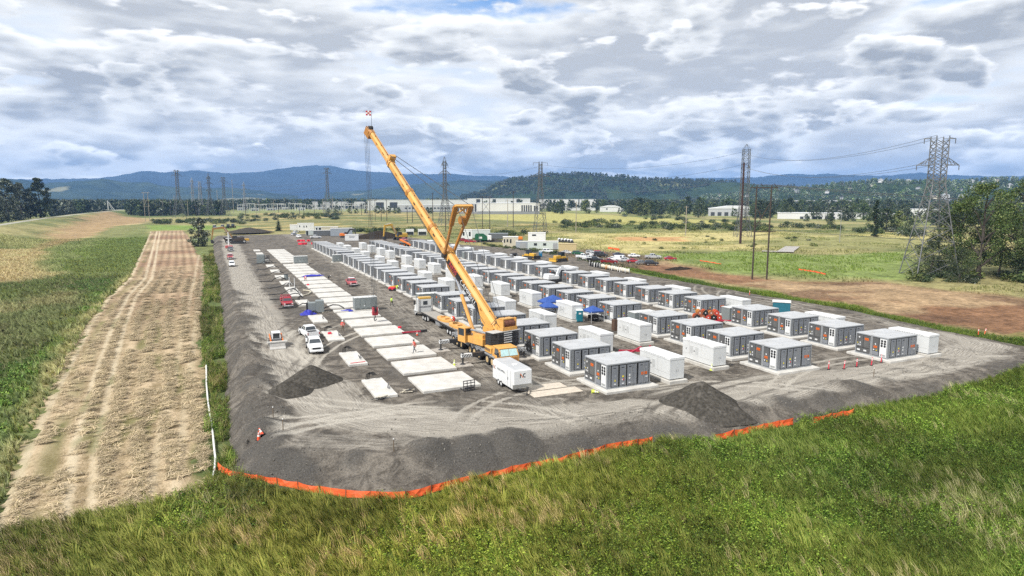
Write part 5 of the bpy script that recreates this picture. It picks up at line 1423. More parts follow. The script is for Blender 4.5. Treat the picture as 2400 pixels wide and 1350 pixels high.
# hook block
HB = pm('hook_red', (0.36, 0.03, 0.045), .5, var=.1)
mb = MB(); 
for l in (-.34, .34):
    mb.hexa([HOOK + BS * l + Vector(v) for v in ((-.1, -.45, -1.2), (.1, -.45, -1.2), (.1, .45, -1.2), (-.1, .45, -1.2), (-.1, -.62, .1), (.1, -.62, .1), (.1, .62, .1), (-.1, .62, .1))])
mb.hexa([HOOK + Vector(v) for v in ((-.45, -.35, -1.35), (.45, -.35, -1.35), (.45, .35, -1.35), (-.45, .35, -1.35), (-.5, -.5, -.8), (.5, -.5, -.8), (.5, .5, -.8), (-.5, .5, -.8))])
hb = mb.obj('hook_block', HB, cr)
mb = MB(); mb.cyl(HOOK - BS * .28 + Vector((0, 0, -.2)), HOOK + BS * .28 + Vector((0, 0, -.2)), .5, n=14); mb.obj('sheave', DKM, hb)
mb = MB(); mb.tube([HOOK + Vector((0, 0, -1.3)), HOOK + Vector((0, 0, -1.75)), HOOK + L_ * .22 + Vector((0, 0, -2.05)), HOOK + L_ * .1 + Vector((0, 0, -2.32)), HOOK - L_ * .18 + Vector((0, 0, -2.25)), HOOK - L_ * .26 + Vector((0, 0, -2.0))], [.1, .11, .12, .12, .09, .05], 7); mb.obj('hook', DKM, hb)
# flag on the boom head
mb = MB(); fp = Bp(1.0, -.2, .55); mb.cyl(fp, fp + Vector((0, 0, 2.9)), .03, n=6); ff = mb.obj('flagstaff', DKM, cr)
FR = pm('flag_red', (0.45, 0.03, 0.04), .8); FWh = pm('flag_white', (0.75, 0.73, 0.72), .8)
for i in range(3):
    for j in range(3):
        mb = MB(); q0 = fp + Vector((-.05 - .29 * i, 0.02 * i, 2.85 - .27 * j)); mb.hexa([q0 + Vector(v) for v in ((-.29, .05, -.27), (0, 0, -.27), (0, .012, -.27), (-.29, .062, -.27), (-.29, .05, 0), (0, 0, 0), (0, .012, 0), (-.29, .062, 0))]); mb.obj('flag_square', FR if (i + j) % 2 == 0 else FWh, ff)
mb = MB(); mb.tube([Bp(1.0, .45, .4), Bp(1.0, .9, .9)], .05, 5); mb.obj('anemometer', DKM, cr)


# ------------------------------------------------------------------ cars and trucks (front = local +x)
LAMP = pm('headlamp', (0.80, 0.80, 0.78), 0.15, spec=.8); TAIL = pm('tail_lamp', (0.35, 0.02, 0.02), 0.3)
ALLOY = pm('alloy_rim', (0.50, 0.50, 0.51), 0.35, metal=.5)
def paint(name, rgb, dirt=.08):
    return pm('paint_' + name, rgb, 0.28, var=.03, scale=.6, spec=.6, dirt=dirt)
P_WHITE = paint('white', (0.76, 0.77, 0.78)); P_RED = paint('red', (0.36, 0.02, 0.035)); P_DRED = paint('dark_red', (0.22, 0.012, 0.018)); P_BLACK = paint('black', (0.02, 0.021, 0.023))
P_SILVER = paint('silver', (0.45, 0.46, 0.47)); P_NAVY = paint('navy', (0.025, 0.03, 0.06)); P_GREY = paint('grey', (0.16, 0.165, 0.17)); P_YEL = paint('plant_yellow', (0.62, 0.36, 0.04), .2)
P_BROWN = paint('plant_brown', (0.06, 0.045, 0.035), .2); P_ORANGE = paint('orange', (0.65, 0.17, 0.02), .12); P_GREEN = paint('green', (0.015, 0.10, 0.05)); P_CREAM = paint('cream', (0.55, 0.50, 0.38)); P_PINK = paint('faded_red', (0.42, 0.10, 0.10))
VCACHE = {}
def loft(mb, secs):
    n = len(secs[0]); vs = [p for s in secs for p in s]; fs = []
    for k in range(len(secs) - 1):
        for i in range(n):
            j = (i + 1) % n
            fs.append((k * n + i, k * n + j, (k + 1) * n + j, (k + 1) * n + i))
    fs += [tuple(range(n - 1, -1, -1)), tuple(range((len(secs) - 1) * n, len(secs) * n))]
    return mb.add(vs, fs)
def sec(x, zb, zm, zt, wb, wm, wt):
    return [(x, -wb, zb), (x, wb, zb), (x, wm, zm), (x, wt, zt), (x, -wt, zt), (x, -wm, zm)]
def glass_on(mb, q, m=.1, off=.006):
    q = [Vector(p) for p in q]
    c = sum(q, Vector()) / 4
    qq = [p + (c - p) * m for p in q]
    return mb.plate(qq, off)
def vehicle(kind, pmat, loc, rz, label, cat, group=None, lod=0, extra=None):
    t = thing(kind, label, cat, loc, rz, group)
    key = (kind, pmat.name, lod)
    if key not in VCACHE:
        P = []
        if kind == 'pickup_truck':
            L2, w = 2.95, 1.0
            mb = MB()
            loft(mb, [sec(2.95, .55, .75, .95, .80, .86, .82), sec(2.78, .42, .8, 1.12, .92, .96, .9), sec(1.0, .42, .9, 1.27, .95, w, .93), sec(-1.22, .42, .9, 1.27, .95, w, .96), ])
            loft(mb, [sec(-1.25, .55, .9, .92, .95, w, .97), sec(-2.93, .6, .9, .92, .93, .98, .96)])
            for s in (-1, 1):
                mb.box(-2.93, -1.25, min(s * .97, s * .84), max(s * .97, s * .84), .9, 1.32)
            mb.box(-2.95, -2.86, -.84, .84, .62, 1.32)
            # cabin posts and roof
            a = (-1.2, 1.28, -.93, .93); b = (-.98, .42, -.74, .74)
            mb.frus(a, 1.26, b, 1.88); mb.bbox(-.98, .42, -.74, .74, 1.86, 1.95, .06)
            P.append(('body', mb.mesh('pickup_body', pmat), []))
            za, zb = 1.29, 1.86
            def qf(x0, x1): return [(x0, -.93, za), (x0, .93, za), (x1, .74, zb), (x1, -.74, zb)]
            mb = MB(); glass_on(mb, qf(1.27, .43), .10); P.append(('windscreen', mb.mesh('windscreen', GLASS), []))
            mb = MB(); q = qf(-1.2, -.99); glass_on(mb, q[::-1], .12); P.append(('rear_window', mb.mesh('rear_window', GLASS), []))
            for s in (-1, 1):
                for x0, x1, t0, t1 in ((-1.05, -.05, -.9, -.08), (.02, 1.12, -.02, .36)):
                    q = [(x0, s * .93, za), (x1, s * .93, za), (t1, s * .745, zb), (t0, s * .745, zb)]
                    mb = MB(); glass_on(mb, q if s < 0 else q[::-1], .1); P.append(('side_window', mb.mesh('side_window', GLASS), []))
                mb = MB(); mb.box(.85, 1.0, min(s * 1.0, s * 1.27), max(s * 1.0, s * 1.27), 1.3, 1.55); P.append(('mirror', mb.mesh('mirror', DKM), []))
                mb = MB(); mb.box(2.86, 2.965, min(s * .6, s * .88), max(s * .6, s * .88), .84, 1.06); P.append(('headlight', mb.mesh('headlight', LAMP), []))
                mb = MB(); mb.box(-2.965, -2.9, min(s * .82, s * .95), max(s * .82, s * .95), .85, 1.2); P.append(('tail_light', mb.mesh('tail_light', TAIL), []))
            mb = MB(); mb.box(2.93, 2.985, -.56, .56, .76, 1.02); P.append(('grille', mb.mesh('grille', SEAL), []))
            mb = MB(); mb.bbox(2.85, 3.06, -.95, .95, .42, .68, .05); P.append(('bumper', mb.mesh('front_bumper', pmat if pmat is P_WHITE else ALLOY), []))
            mb = MB(); mb.bbox(-3.08, -2.95, -.95, .95, .45, .66, .04); P.append(('bumper', mb.mesh('rear_bumper', ALLOY), []))
            mb = MB(); mb.box(3.062, 3.075, -.18, .18, .48, .6); P.append(('number_plate', mb.mesh('number_plate', WH), []))
            mb = MB(); mb.box(-2.85, -1.25, -.83, .83, .925, .95); P.append(('bed_floor', mb.mesh('bed_floor', DKM), []))
            wheels = [(x, s, .42, .9) for x in (1.9, -1.95) for s in (-1, 1)]
        elif kind in ('car', 'suv', 'van'):
            d = {'car': (2.3, .88, .93, 1.45, (-1.7, 1.05), (-.95, .35)), 'suv': (2.35, .93, 1.08, 1.74, (-2.25, 1.1), (-1.95, .45)), 'van': (2.75, .98, 1.15, 2.05, (-2.7, 1.75), (-2.6, 1.0))}[kind]
            l2, w, zt, zr, (a0, a1), (b0, b1) = d
            mb = MB()
            loft(mb, [sec(l2, .42, .6, .74, w * .75, w * .84, w * .8), sec(l2 - .25, .32, .65, zt - .12, w * .9, w * .96, w * .85), sec(a1, .3, .7, zt, w * .95, w, w * .92), sec(a0, .3, .7, zt + .03, w * .95, w, w * .92), sec(-l2 + .15, .34, .7, zt - .02, w * .9, w * .96, w * .85), sec(-l2, .45, .7, zt - .2, w * .8, w * .88, w * .8)])
            wt = w * .76 if kind != 'van' else w * .86
            mb.frus((a0, a1, -w * .92, w * .92), zt - .01, (b0, b1, -wt, wt), zr - .05); mb.bbox(b0, b1, -wt, wt, zr - .06, zr, .05)
            P.append(('body', mb.mesh('car_body', pmat), []))
            za, zb = zt + .03, zr - .07
            mb = MB(); glass_on(mb, [(a1, -w * .92, za), (a1, w * .92, za), (b1, wt, zb), (b1, -wt, zb)], .1); P.append(('windscreen', mb.mesh('windscreen', GLASS), []))
            mb = MB(); glass_on(mb, [(a0, w * .92, za), (a0, -w * .92, za), (b0, -wt, zb), (b0, wt, zb)], .1); P.append(('rear_window', mb.mesh('rear_window', GLASS), []))
            am = (a0 + a1) / 2
            for s in (-1, 1):
                for x0, x1, t0, t1 in (((a0 + .1, am - .05, b0 + .05, am - .05), (am + .05, a1 - .15, am + .05, b1 - .03)) if kind != 'van' else ((-.6, .1, -.6, .1), (.7, a1 - .1, .6, b1 - .05))):
                    q = [(x0, s * w * .92, za), (x1, s * w * .92, za), (t1, s * wt, zb), (t0, s * wt, zb)]
                    mb = MB(); glass_on(mb, q if s < 0 else q[::-1], .1); P.append(('side_window', mb.mesh('side_window', GLASS), []))
                mb = MB(); mb.box(l2 - .22, l2 - .02, min(s * w * .5, s * w * .84), max(s * w * .5, s * w * .84), .6, .75); P.append(('headlight', mb.mesh('headlight', LAMP), []))
                mb = MB(); mb.box(-l2 - .01, -l2 + .12, min(s * w * .6, s * w * .85), max(s * w * .6, s * w * .85), .68, .86); P.append(('tail_light', mb.mesh('tail_light', TAIL), []))
            mb = MB(); mb.box(l2 - .03, l2 + .02, -.45, .45, .46, .62); P.append(('grille', mb.mesh('grille', SEAL), []))
            wheels = [(x, s, .34, w - .1) for x in (l2 - .9, -l2 + .95) for s in (-1, 1)]
        W_ = []
        for x, s, r, yy in wheels:
            mb = MB(); mb.cyl((x, s * (yy - .13), r), (x, s * (yy + .12), r), r, n=14)
            rb = MB(); rb.cyl((x, s * (yy + .10), r), (x, s * (yy + .135), r), r * .58, n=10)
            P.append(('wheel', mb.mesh('tyre', BLK), [('rim', rb.mesh('rim', ALLOY))]))
        VCACHE[key] = P
    put_parts(t, VCACHE[key])
    return t
DN = -math.pi / 2; UP = math.pi / 2
x, y = 12.55, 96.5
vehicle('pickup_truck', P_WHITE, (x, y, 0), DN - .03, 'white pickup truck facing the camera beside the narrow slabs', 'pickup')
pk = vehicle('pickup_truck', P_WHITE, (13.1, 106.6, 0), UP + .12, 'white pickup truck seen from behind, parked nose away behind the other', 'pickup')
mb = MB(); mb.bbox(-1.75, -1.35, -.75, .75, .96, 1.25, .04); mb.obj('tool_box', DKM, pk)
t = vehicle('pickup_truck', P_RED, (13.0, 139.5, 0), DN + .02, 'red pickup truck with ladder rack and utility bed by the narrow slabs', 'pickup')
mb = MB(); mb.bbox(-2.9, -1.25, -1.02, -.72, .75, 1.62, .03); mb.bbox(-2.9, -1.25, .72, 1.02, .75, 1.62, .03); mb.obj('tool_locker', P_RED, t)
for s in (-1, 1):
    mb = MB(); mb.beam((-2.9, s * .85, 2.12), (1.3, s * .85, 2.12), .07, .07)
    for xx in (-2.8, -1.3, .3):
        mb.beam((xx, s * .85, 1.5), (xx, s * .85, 2.12), .06, .06)
    mb.obj('ladder_rack', P_RED, t)
mb = MB()
for k in range(5):
    mb.beam((-2.7 + .95 * k, -.85, 2.12), (-2.7 + .95 * k, .85, 2.12), .06, .06)
mb.obj('rack_crossbar', P_RED, t)
P_RW = paint('pale_red', (0.45, 0.07, 0.08), .1)
t = vehicle('pickup_truck', P_RW, (31.6, 167.0, 0), DN, 'red pickup truck with white roof driving up the aisle right of the slabs', 'pickup')
mb = MB(); mb.bbox(-1.0, .44, -.75, .75, 1.951, 1.985, .02); mb.obj('roof_skin', P_WHITE, t)
t = vehicle('pickup_truck', P_RW, (5.2, 260.5, 0), DN, 'pale red pickup truck far off on the haul road', 'pickup')
mb = MB(); mb.bbox(-1.0, .44, -.75, .75, 1.951, 1.985, .02); mb.obj('roof_skin', P_WHITE, t)
vehicle('pickup_truck', P_GREY, (6.3, 300, 0), DN + .1, 'grey pickup truck below the digger at the far end of the haul road', 'pickup')

vehicle('suv', P_WHITE, (5.0, 232.0, 0), DN, 'white car driving towards the camera far up the haul road', 'car')
# ------------------------------------------------------------------ white cargo trailer with its crest
t = thing('cargo_trailer', 'white enclosed cargo trailer with orange and black NC emblem on its front', 'trailer', (31.15, 67.6, 0), 0)
mb = MB(); mb.bbox(-1.22, 1.22, -3.0, 3.0, .55, 2.75, .14); mb.obj('box', WH, t)
mb = MB(); mb.bbox(-1.1, 1.1, -2.85, 2.9, 2.75, 2.80, .04); mb.obj('roof', ROOFW, t)
mb = MB(); mb.bbox(-.3, .25, -1.1, -.6, 2.80, 2.93, .03); mb.obj('roof_vent', WH, t)
mb = MB(); mb.box(-1.235, 1.235, -3.02, -2.9, .55, 1.05); mb.obj('stone_guard', pm('dull_aluminium', (0.38, 0.38, 0.36), .4, metal=.5), t)
mb = MB(); mb.box(-1.235, -1.222, -2.3, -1.5, .65, 2.5); d_ = mb.obj('side_door', WH, t)
mb = MB(); mb.box(-1.26, -1.236, -1.66, -1.56, 1.35, 1.65); mb.obj('handle', DKM, d_)
mb = MB()
for k in (-2.34, -1.46):
    mb.box(-1.24, -1.222, k, k + .03, .62, 2.52)
mb.obj('door_frame', STEEL, t)
for yy in (.35, 1.15):
    for s in (-1, 1):
        wheel(t, (s * 1.13, yy, .36), .36, .22, (1, 0, 0), WH)
mb = MB(); mb.beam((-.8, -2.9, .55), (0, -4.2, .55), .1, .14); mb.beam((.8, -2.9, .55), (0, -4.2, .55), .1, .14); mb.cyl((0, -4.1, .05), (0, -4.1, 1.0), .06); mb.cyl((0, -4.1, 0), (0, -4.1, .05), .16); mb.obj('tongue', DKM, t)
NCO = pm('emblem_orange', (0.62, 0.16, 0.05), .5)
def emblem(parent, o, u, w, s):
    """N with a slanted orange bar, and an open C; o centre, u and w directions"""
    o = Vector(o); u = Vector(u); w = Vector(w); n = u.cross(w)
    def quad(mb, pts):
        q = [o + u * (a * s) + w * (b * s) for a, b in pts]
        mb.add(q + [p + n * .008 for p in q], [(3, 2, 1, 0), (4, 5, 6, 7), (0, 1, 5, 4), (1, 2, 6, 5), (2, 3, 7, 6), (3, 0, 4, 7)])
    mb = MB(); quad(mb, [(-1.0, -.6), (-.74, -.6), (-.74, .22), (-1.0, .5)]); mb.obj('emblem_stem', SEAL, parent)
    mb = MB(); quad(mb, [(-1.0, .62), (-.72, .62), (.08, -.6), (-.2, -.6)]); mb.obj('emblem_bar', NCO, parent)
    mb = MB()
    for k in range(7):
        a0 = math.radians(60 + 36 * k); a1 = math.radians(60 + 36 * (k + 1))
        if k == 6:
            a1 = math.radians(300)
        quad(mb, [(.45 + .56 * math.cos(a0), .6 * math.sin(a0)), (.45 + .56 * math.cos(a1), .6 * math.sin(a1)), (.45 + .33 * math.cos(a1), .36 * math.sin(a1)), (.45 + .33 * math.cos(a0), .36 * math.sin(a0))])
    mb.obj('emblem_ring', SEAL, parent)
emblem(t, (.05, -3.003, 2.05), (1, 0, 0), (0, 0, 1), .42)
emblem(t, (-1.223, 2.3, 1.95), (0, -1, 0), (0, 0, 1), .36)
tm = text_mesh('NESSCAMPBELL', .34, SEAL)
o = link('lettering', tm, t); o.matrix_local = Matrix.Translation((-1.226, .35, 1.95)) @ Matrix(((0, 0, -1), (-1, 0, 0), (0, 1, 0))).to_4x4()
for i, (xy, w_, l_, lab) in enumerate((((31.5, 62.3), 6.2, 2.0, 'nearer of two flat tan road plates lying before the white trailer'), ((31.6, 64.6), 5.3, 2.0, 'farther of two flat tan road plates beside the white trailer'))):
    mb = MB(); mb.bbox(0, w_, 0, l_, 0.0, .07, .02); tag(mb.obj('road_plate', pm('tan_plate', (0.52, 0.46, 0.38), .8, dirt=.3, var=.12), None, (xy[0], xy[1], .03), -.03), lab, 'steel plate', 'road plates')

# ------------------------------------------------------------------ road tractor with flat trailer
t = thing('semi_truck', 'white road tractor with yellow roof beacon bar and flat trailer behind the crane', 'truck', (35.3, 105.0, 0), 0)
mb = MB(); mb.bbox(-1.2, 1.2, 10.3, 12.2, 1.0, 3.5, .1); mb.frus((-1.0, 1.0, 12.2, 14.4), .9, (-.85, .85, 12.2, 14.2), 1.9); mb.box(-1.2, 1.2, 12.2, 13.9, .6, 1.0); cb = mb.obj('tractor_cab', paint('dull_white', (0.60, 0.61, 0.60)), t)
mb = MB(); mb.box(-.42, .42, 10.28, 10.3, 2.4, 3.1); mb.obj('rear_window', GLASS, cb)
mb = MB(); mb.box(-1.1, 1.1, 10.27, 10.29, 1.9, 2.2); mb.obj('headboard', STEEL, cb)
mb = MB(); mb.bbox(-1.15, 1.15, 10.3, 11.4, 3.5, 3.85, .05); mb.obj('beacon_bar', P_YEL, cb)
for s in (-1, 1):
    mb = MB(); mb.cyl((s * 1.32, 10.2, 1.0), (s * 1.32, 10.2, 3.7), .1); mb.obj('exhaust_stack', CHROME, cb)
    mb = MB(); mb.box(min(s * 1.4, s * 1.7), max(s * 1.4, s * 1.7), 12.1, 12.25, 2.2, 3.0); mb.obj('mirror', DKM, cb)
mb = MB(); mb.box(-.5, .5, 5.2, 13.6, .7, 1.0); mb.obj('chassis', DKM, t)
for yy in (13.0, 7.6, 6.3):
    for s in (-1, 1):
        wheel(t, (s * 1.05, yy, .5), .5, .3 if yy > 10 else .5, (1, 0, 0), WH)
mb = MB(); mb.box(-1.25, 1.25, -9.5, 8.3, 1.22, 1.42); mb.box(-.45, .45, -9.0, 8.0, .85, 1.22); mb.obj('trailer_deck', pm('deck_planks', (0.30, 0.28, 0.25), .8, dirt=.3), t)
for s in (-1, 1):
    mb = MB(); mb.box(min(s * 1.26, s * 1.30), max(s * 1.26, s * 1.30), -9.5, 8.3, 1.15, 1.40); mb.obj('side_rail', DKM, t)
mb = MB(); mb.box(-1.28, -.7, -1.8, .4, .55, 1.14); mb.obj('side_locker', STEEL, t)
mb = MB(); mb.box(-1.2, -.9, 5.3, 5.4, .3, 1.1); mb.box(.9, 1.2, 5.3, 5.4, .3, 1.1); mb.obj('mud_flap', WH, t)
for yy in (-6.0, -7.3, -8.6):
    for s in (-1, 1):
        wheel(t, (s * 1.05, yy, .5), .5, .5, (1, 0, 0), WH)
mb = MB(); mb.box(-1.25, 1.25, -9.62, -9.52, .7, 1.4); mb.obj('rear_board', STEEL, t)
for y0, lab in ((-1.0, 'yellow crane ballast slab lying on the front of the flat trailer'), (-7.2, 'yellow crane ballast slab lying on the rear of the flat trailer')):
    mb = MB(); pts = [(1.1 * math.cos(a) * (1.0 if math.sin(a) < 0 else 1.0), 2.7 * math.sin(a)) for a in np.linspace(0, 2 * math.pi, 19)[:-1]]
    n = len(pts); mb.add([(a, b, 0) for a, b in pts] + [(a, b, .34) for a, b in pts], [tuple(range(n - 1, -1, -1)), tuple(range(n, 2 * n))] + [(i, (i + 1) % n, n + (i + 1) % n, n + i) for i in range(n)])
    o = tag(mb.obj('ballast_slab', CY, None, (35.3, 105 + y0, 1.42)), lab, 'ballast')
    for k in (-1.2, 1.0):
        m2 = MB(); m2.bbox(-.4, .4, k - .12, k + .12, .34, .5, .03); m2.obj('lifting_lug', CYD, o)

# ------------------------------------------------------------------ earth-moving plant
def tracks(t, l, gauge, w, h, mat=DKM):
    for s in (-1, 1):
        y0, y1 = sorted((s * (gauge / 2 - w / 2), s * (gauge / 2 + w / 2)))
        mb = MB(); mb.prism([(-l / 2 + .2, 0), (l / 2 - .2, 0), (l / 2, h * .45), (l / 2 - .25, h), (-l / 2 + .25, h), (-l / 2, h * .45)], y0, y1); mb.obj('track', mat, t)
def excavator(loc, rz, label, body, boom_mat, reach=1.0, scale=1.0, lift=1.0):
    t = thing('excavator', label, 'excavator', loc, rz); t.scale = (scale,) * 3
    tracks(t, 4.4, 2.6, .6, .95)
    mb = MB(); mb.bbox(-2.6, 1.2, -1.3, 1.3, 1.1, 2.0, .1); mb.bbox(-2.5, -.3, -1.25, 1.25, 2.0, 2.5, .12); mb.obj('house', body, t)
    mb = MB(); mb.frus((-.2, 1.6, .3, 1.3), 1.6, (-.1, 1.35, .35, 1.25), 3.0); c = mb.obj('cab', DKM, t)
    mb = MB(); mb.plate([(1.6, 1.2, 1.9), (1.6, .4, 1.9), (1.4, .45, 2.85), (1.4, 1.15, 2.85)], -.02); mb.obj('windscreen', GLASS, c)
    b1 = Vector((1.0, -.1, 1.6)); b2 = Vector((3.4 * reach, -.1, 4.6 * lift)); b3 = Vector((6.4 * reach, -.1, 4.2 * lift)); b4 = Vector((6.8 * reach, -.1, 1.4))
    mb = MB(); mb.beam(b1, b2, .45, .7, (0, 0, 1), .45, .85); mb.beam(b2, b3, .45, .85, (0, 0, 1), .4, .5); mb.obj('boom', boom_mat, t)
    mb = MB(); mb.beam(b3 + Vector((-.3, 0, .5)), b4, .35, .65, (1, 0, 0), .3, .35); mb.obj('stick', boom_mat, t)
    mb = MB(); mb.cyl((1.3, .25, 1.3), b2 + Vector((-.3, .3, -.3)), .12); mb.cyl(b2 + Vector((.2, 0, .5)), b3 + Vector((-.4, 0, .6)), .11); mb.obj('ram', CHROME, t)
    mb = MB(); mb.prism([(b4.x - .3, b4.z + .2), (b4.x + .3, b4.z + .1), (b4.x + .2, b4.z - .9), (b4.x - .5, b4.z - 1.2), (b4.x - 1.0, b4.z - .7)], -.75, .55); mb.obj('bucket', DKM, t)
    return t
ex = excavator((*(10.50,349.68), 0), math.pi - .05, 'brown and black digger reaching over the bank at the far left', P_BROWN, paint('plant_tan', (0.30, 0.17, 0.05), .2), 1.25, 1.35, 1.3)
t = thing('dump_truck', 'yellow-cabbed articulated dump truck standing behind the digger at the far left', 'dump truck', (*(9.06,353.81), 0), .0)
mb = MB(); mb.hexa([(-4, -1.4, 1.5), (2.2, -1.4, 1.3), (2.2, 1.4, 1.3), (-4, 1.4, 1.5), (-5, -1.5, 3.1), (2.6, -1.5, 3.0), (2.6, 1.5, 3.0), (-5, 1.5, 3.1)]); mb.obj('dump_body', P_BROWN, t)
mb = MB(); mb.bbox(3.0, 4.8, -1.2, 1.2, 1.4, 2.2, .1); mb.frus((3.0, 4.8, -1.0, 1.0), 2.2, (3.1, 4.6, -.85, .85), 3.6); c = mb.obj('cab', DKM, t)
mb = MB(); mb.bbox(4.8, 7.3, -1.0, 1.0, 1.2, 2.2, .15); mb.obj('bonnet', P_YEL, t)
for xx in (-3, -1.1, 4.9):
    for s in (-1, 1):
        wheel(t, (xx, s * 1.25, .9), .9, .6, (0, 1, 0), WH)
t = thing('survey_mast', 'white cross-armed mast with red base in front of the digger', 'mast', (*(6.07,317.65), 0))
mb = MB(); mb.cyl((0, 0, 1), (0, 0, 7.2), .32, .22); mb.cyl((-1.2, 0, 4.4), (1.2, 0, 4.4), .14); mb.obj('mast', WH, t)
mb = MB(); mb.bbox(-1.6, 1.6, -1, 1, .2, 1.3, .2); mb.obj('base', P_PINK, t)
for lab, px_, mt in (('white and black tractor with bonnet towards the fence, parked left beyond the digger', (1.44,570.54), P_WHITE), ('cream roller parked beside the white tractor on the far grass', (7.45,576.16), P_CREAM), ('dark loader third in the line on the far left grass', (11.73,582.82), P_BROWN), ('dark canopied roller, last in the line on the far left grass', (15.49,589.99), P_GREY)):
    t = thing('site_tractor', lab, 'tractor', (px_[0], px_[1], terr(px_[0], px_[1]).item()), 1.2)
    mb = MB(); mb.bbox(-1.2, 2.6, -1, 1, .8, 2.0, .15); mb.obj('body', mt, t)
    mb = MB(); mb.frus((-1.8, .6, -1, 1), 1.6, (-1.6, .4, -.9, .9), 3.4); c = mb.obj('cab', GLASS, t)
    mb = MB(); mb.bbox(-1.8, .6, -1.05, 1.05, 3.4, 3.55, .05); mb.obj('cab_roof', mt, c)
    for xx, r_ in ((-1.2, .9), (2.0, .7)):
        for s in (-1, 1):
            wheel(t, (xx, s * 1.05, r_), r_, .5, (0, 1, 0), P_YEL)
# skid steer with a wide bucket, driving towards the camera
t = thing('skid_steer', 'compact skid steer loader with wide white bucket driving on the haul road', 'loader', (7.7, 101.6, 0), DN)
mb = MB(); mb.bbox(-1.5, .9, -.75, .75, .5, 1.35, .1); mb.bbox(-1.6, -.6, -.7, .7, 1.3, 1.75, .1); mb.obj('body', P_GREY, t)
tracks(t, 2.5, 1.7, .42, .8, BLK)
mb = MB()
for s in (-1, 1):
    for xx in (-.5, .75):
        mb.beam((xx, s * .55, 1.3), (xx - .05, s * .5, 2.15), .09, .09)
mb.bbox(-.7, .85, -.62, .62, 2.13, 2.25, .04); c = mb.obj('cab_frame', P_WHITE, t)
mb = MB(); mb.box(-.5, .7, -.5, .5, 1.35, 2.1); mb.obj('cab_glass', GLASS, c)
for s in (-1, 1):
    mb = MB(); mb.beam((-1.3, s * .85, 1.6), (1.0, s * .85, 1.1), .16, .28); mb.beam((1.0, s * .85, 1.1), (1.7, s * .8, .5), .16, .25); mb.obj('lift_arm', P_ORANGE, t)
mb = MB(); mb.prism([(1.6, .08), (2.6, .02), (2.62, .12), (1.9, .3), (1.75, .95), (1.6, .95)], -1.1, 1.1); mb.obj('bucket', pm('worn_steel', (0.42, 0.41, 0.39), .5, dirt=.3), t)
mb = MB(); mb.bbox(1.5, 1.85, -1.45, 1.45, .92, 1.12, .04); mb.obj('top_beam', pm('pale_beam', (0.5, 0.49, 0.46), .7), t)
# yellow dozers on the right
def dozer(loc, rz, label, blade=True):
    t = thing('bulldozer', label, 'bulldozer', loc, rz)
    tracks(t, 4.6, 2.4, .7, 1.2)
    mb = MB(); mb.bbox(-.2, 2.4, -.8, .8, 1.0, 2.2, .15); mb.bbox(-2.2, -.2, -1.0, 1.0, 1.1, 1.9, .1); mb.obj('body', P_YEL, t)
    mb = MB(); mb.frus((-1.6, .1, -.85, .85), 1.9, (-1.5, 0, -.8, .8), 3.2); c = mb.obj('cab', GLASS, t)
    mb = MB(); mb.bbox(-1.9, .3, -1.0, 1.0, 3.2, 3.4, .05); mb.obj('canopy', DKM, c)
    mb = MB(); mb.prism([(3.2, .1), (3.45, .15), (3.35, .7), (3.5, 1.4), (3.25, 1.4), (3.1, .7)], -1.9, 1.9); mb.obj('blade', P_YEL if blade else DKM, t)
    mb = MB(); mb.beam((1, 1.3, .5), (3.2, 1.4, .5), .2, .25); mb.beam((1, -1.3, .5), (3.2, -1.4, .5), .2, .25); mb.obj('push_arm', P_YEL, t)
    mb = MB(); mb.beam((-2.4, 0, .9), (-3.4, 0, 1.0), .9, .4); mb.beam((-3.3, -.5, .2), (-3.3, -.5, 1.4), .2, .3); mb.beam((-3.3, .5, .2), (-3.3, .5, 1.4), .2, .3); mb.obj('ripper', P_YEL, t)
    return t
dozer((*(111.20,200.67), 0), math.pi + .2, 'yellow bulldozer with dark canopy by the weedy bank near the parked cars')
dozer((*(106.10,213.92), 0), DN + .4, 'dark canopied dozer facing the yard left of the blue toilet', False)
t = thing('compactor', 'small dark plate compactor parked beyond the right container row', 'roller', (*(105.04,226.28), 0), .3)
mb = MB(); mb.bbox(-1.2, 1.2, -.7, .7, .5, 1.3, .1); mb.obj('body', DKM, t); mb = MB(); mb.cyl((1.2, -.7, .5), (1.2, .7, .5), .5, n=12); mb.obj('drum', STEEL, t); mb = MB(); mb.cyl((-1.1, -.7, .5), (-1.1, .7, .5), .5, n=12); mb.obj('drum', STEEL, t)
excavator((*(92.28,345.71), 0), math.pi + .25, 'yellow digger with raised arm beside the black soil heap', P_YEL, P_YEL, 1.0, 1.45, 1.25)
excavator((*(68.48,378.31), 0), -.3, 'small orange digger with black arm before the grey site container', P_ORANGE, DKM, .9, 1.05, 1.0)
excavator((*(81.47,150.40), 0), .1, 'white compact digger with curved black arm between container rows', P_WHITE, P_WHITE, .62, .95, .85)
# telehandler with lowered orange boom
t = thing('telehandler', 'orange telehandler with its boom lowered near the red trucks', 'telehandler', (*(81.41,297.56), 0), DN + .35)
mb = MB(); mb.bbox(-2.4, 2.4, -1.0, 1.0, .8, 1.6, .1); mb.obj('chassis', DKM, t)
mb = MB(); mb.frus((-.6, 1.0, .1, 1.0), 1.6, (-.5, .8, .2, .9), 2.8); mb.obj('cab', GLASS, t)
mb = MB(); mb.beam((-2.6, -.4, 2.9), (4.6, -.4, 1.2), .6, .7); mb.beam((4.4, -.4, 1.3), (5.4, -.4, .6), .5, .5); mb.obj('boom', P_ORANGE, t)
for xx in (-1.7, 1.7):
    for s in (-1, 1):
        wheel(t, (xx, s * 1.05, .65), .65, .45, (0, 1, 0), P_ORANGE)
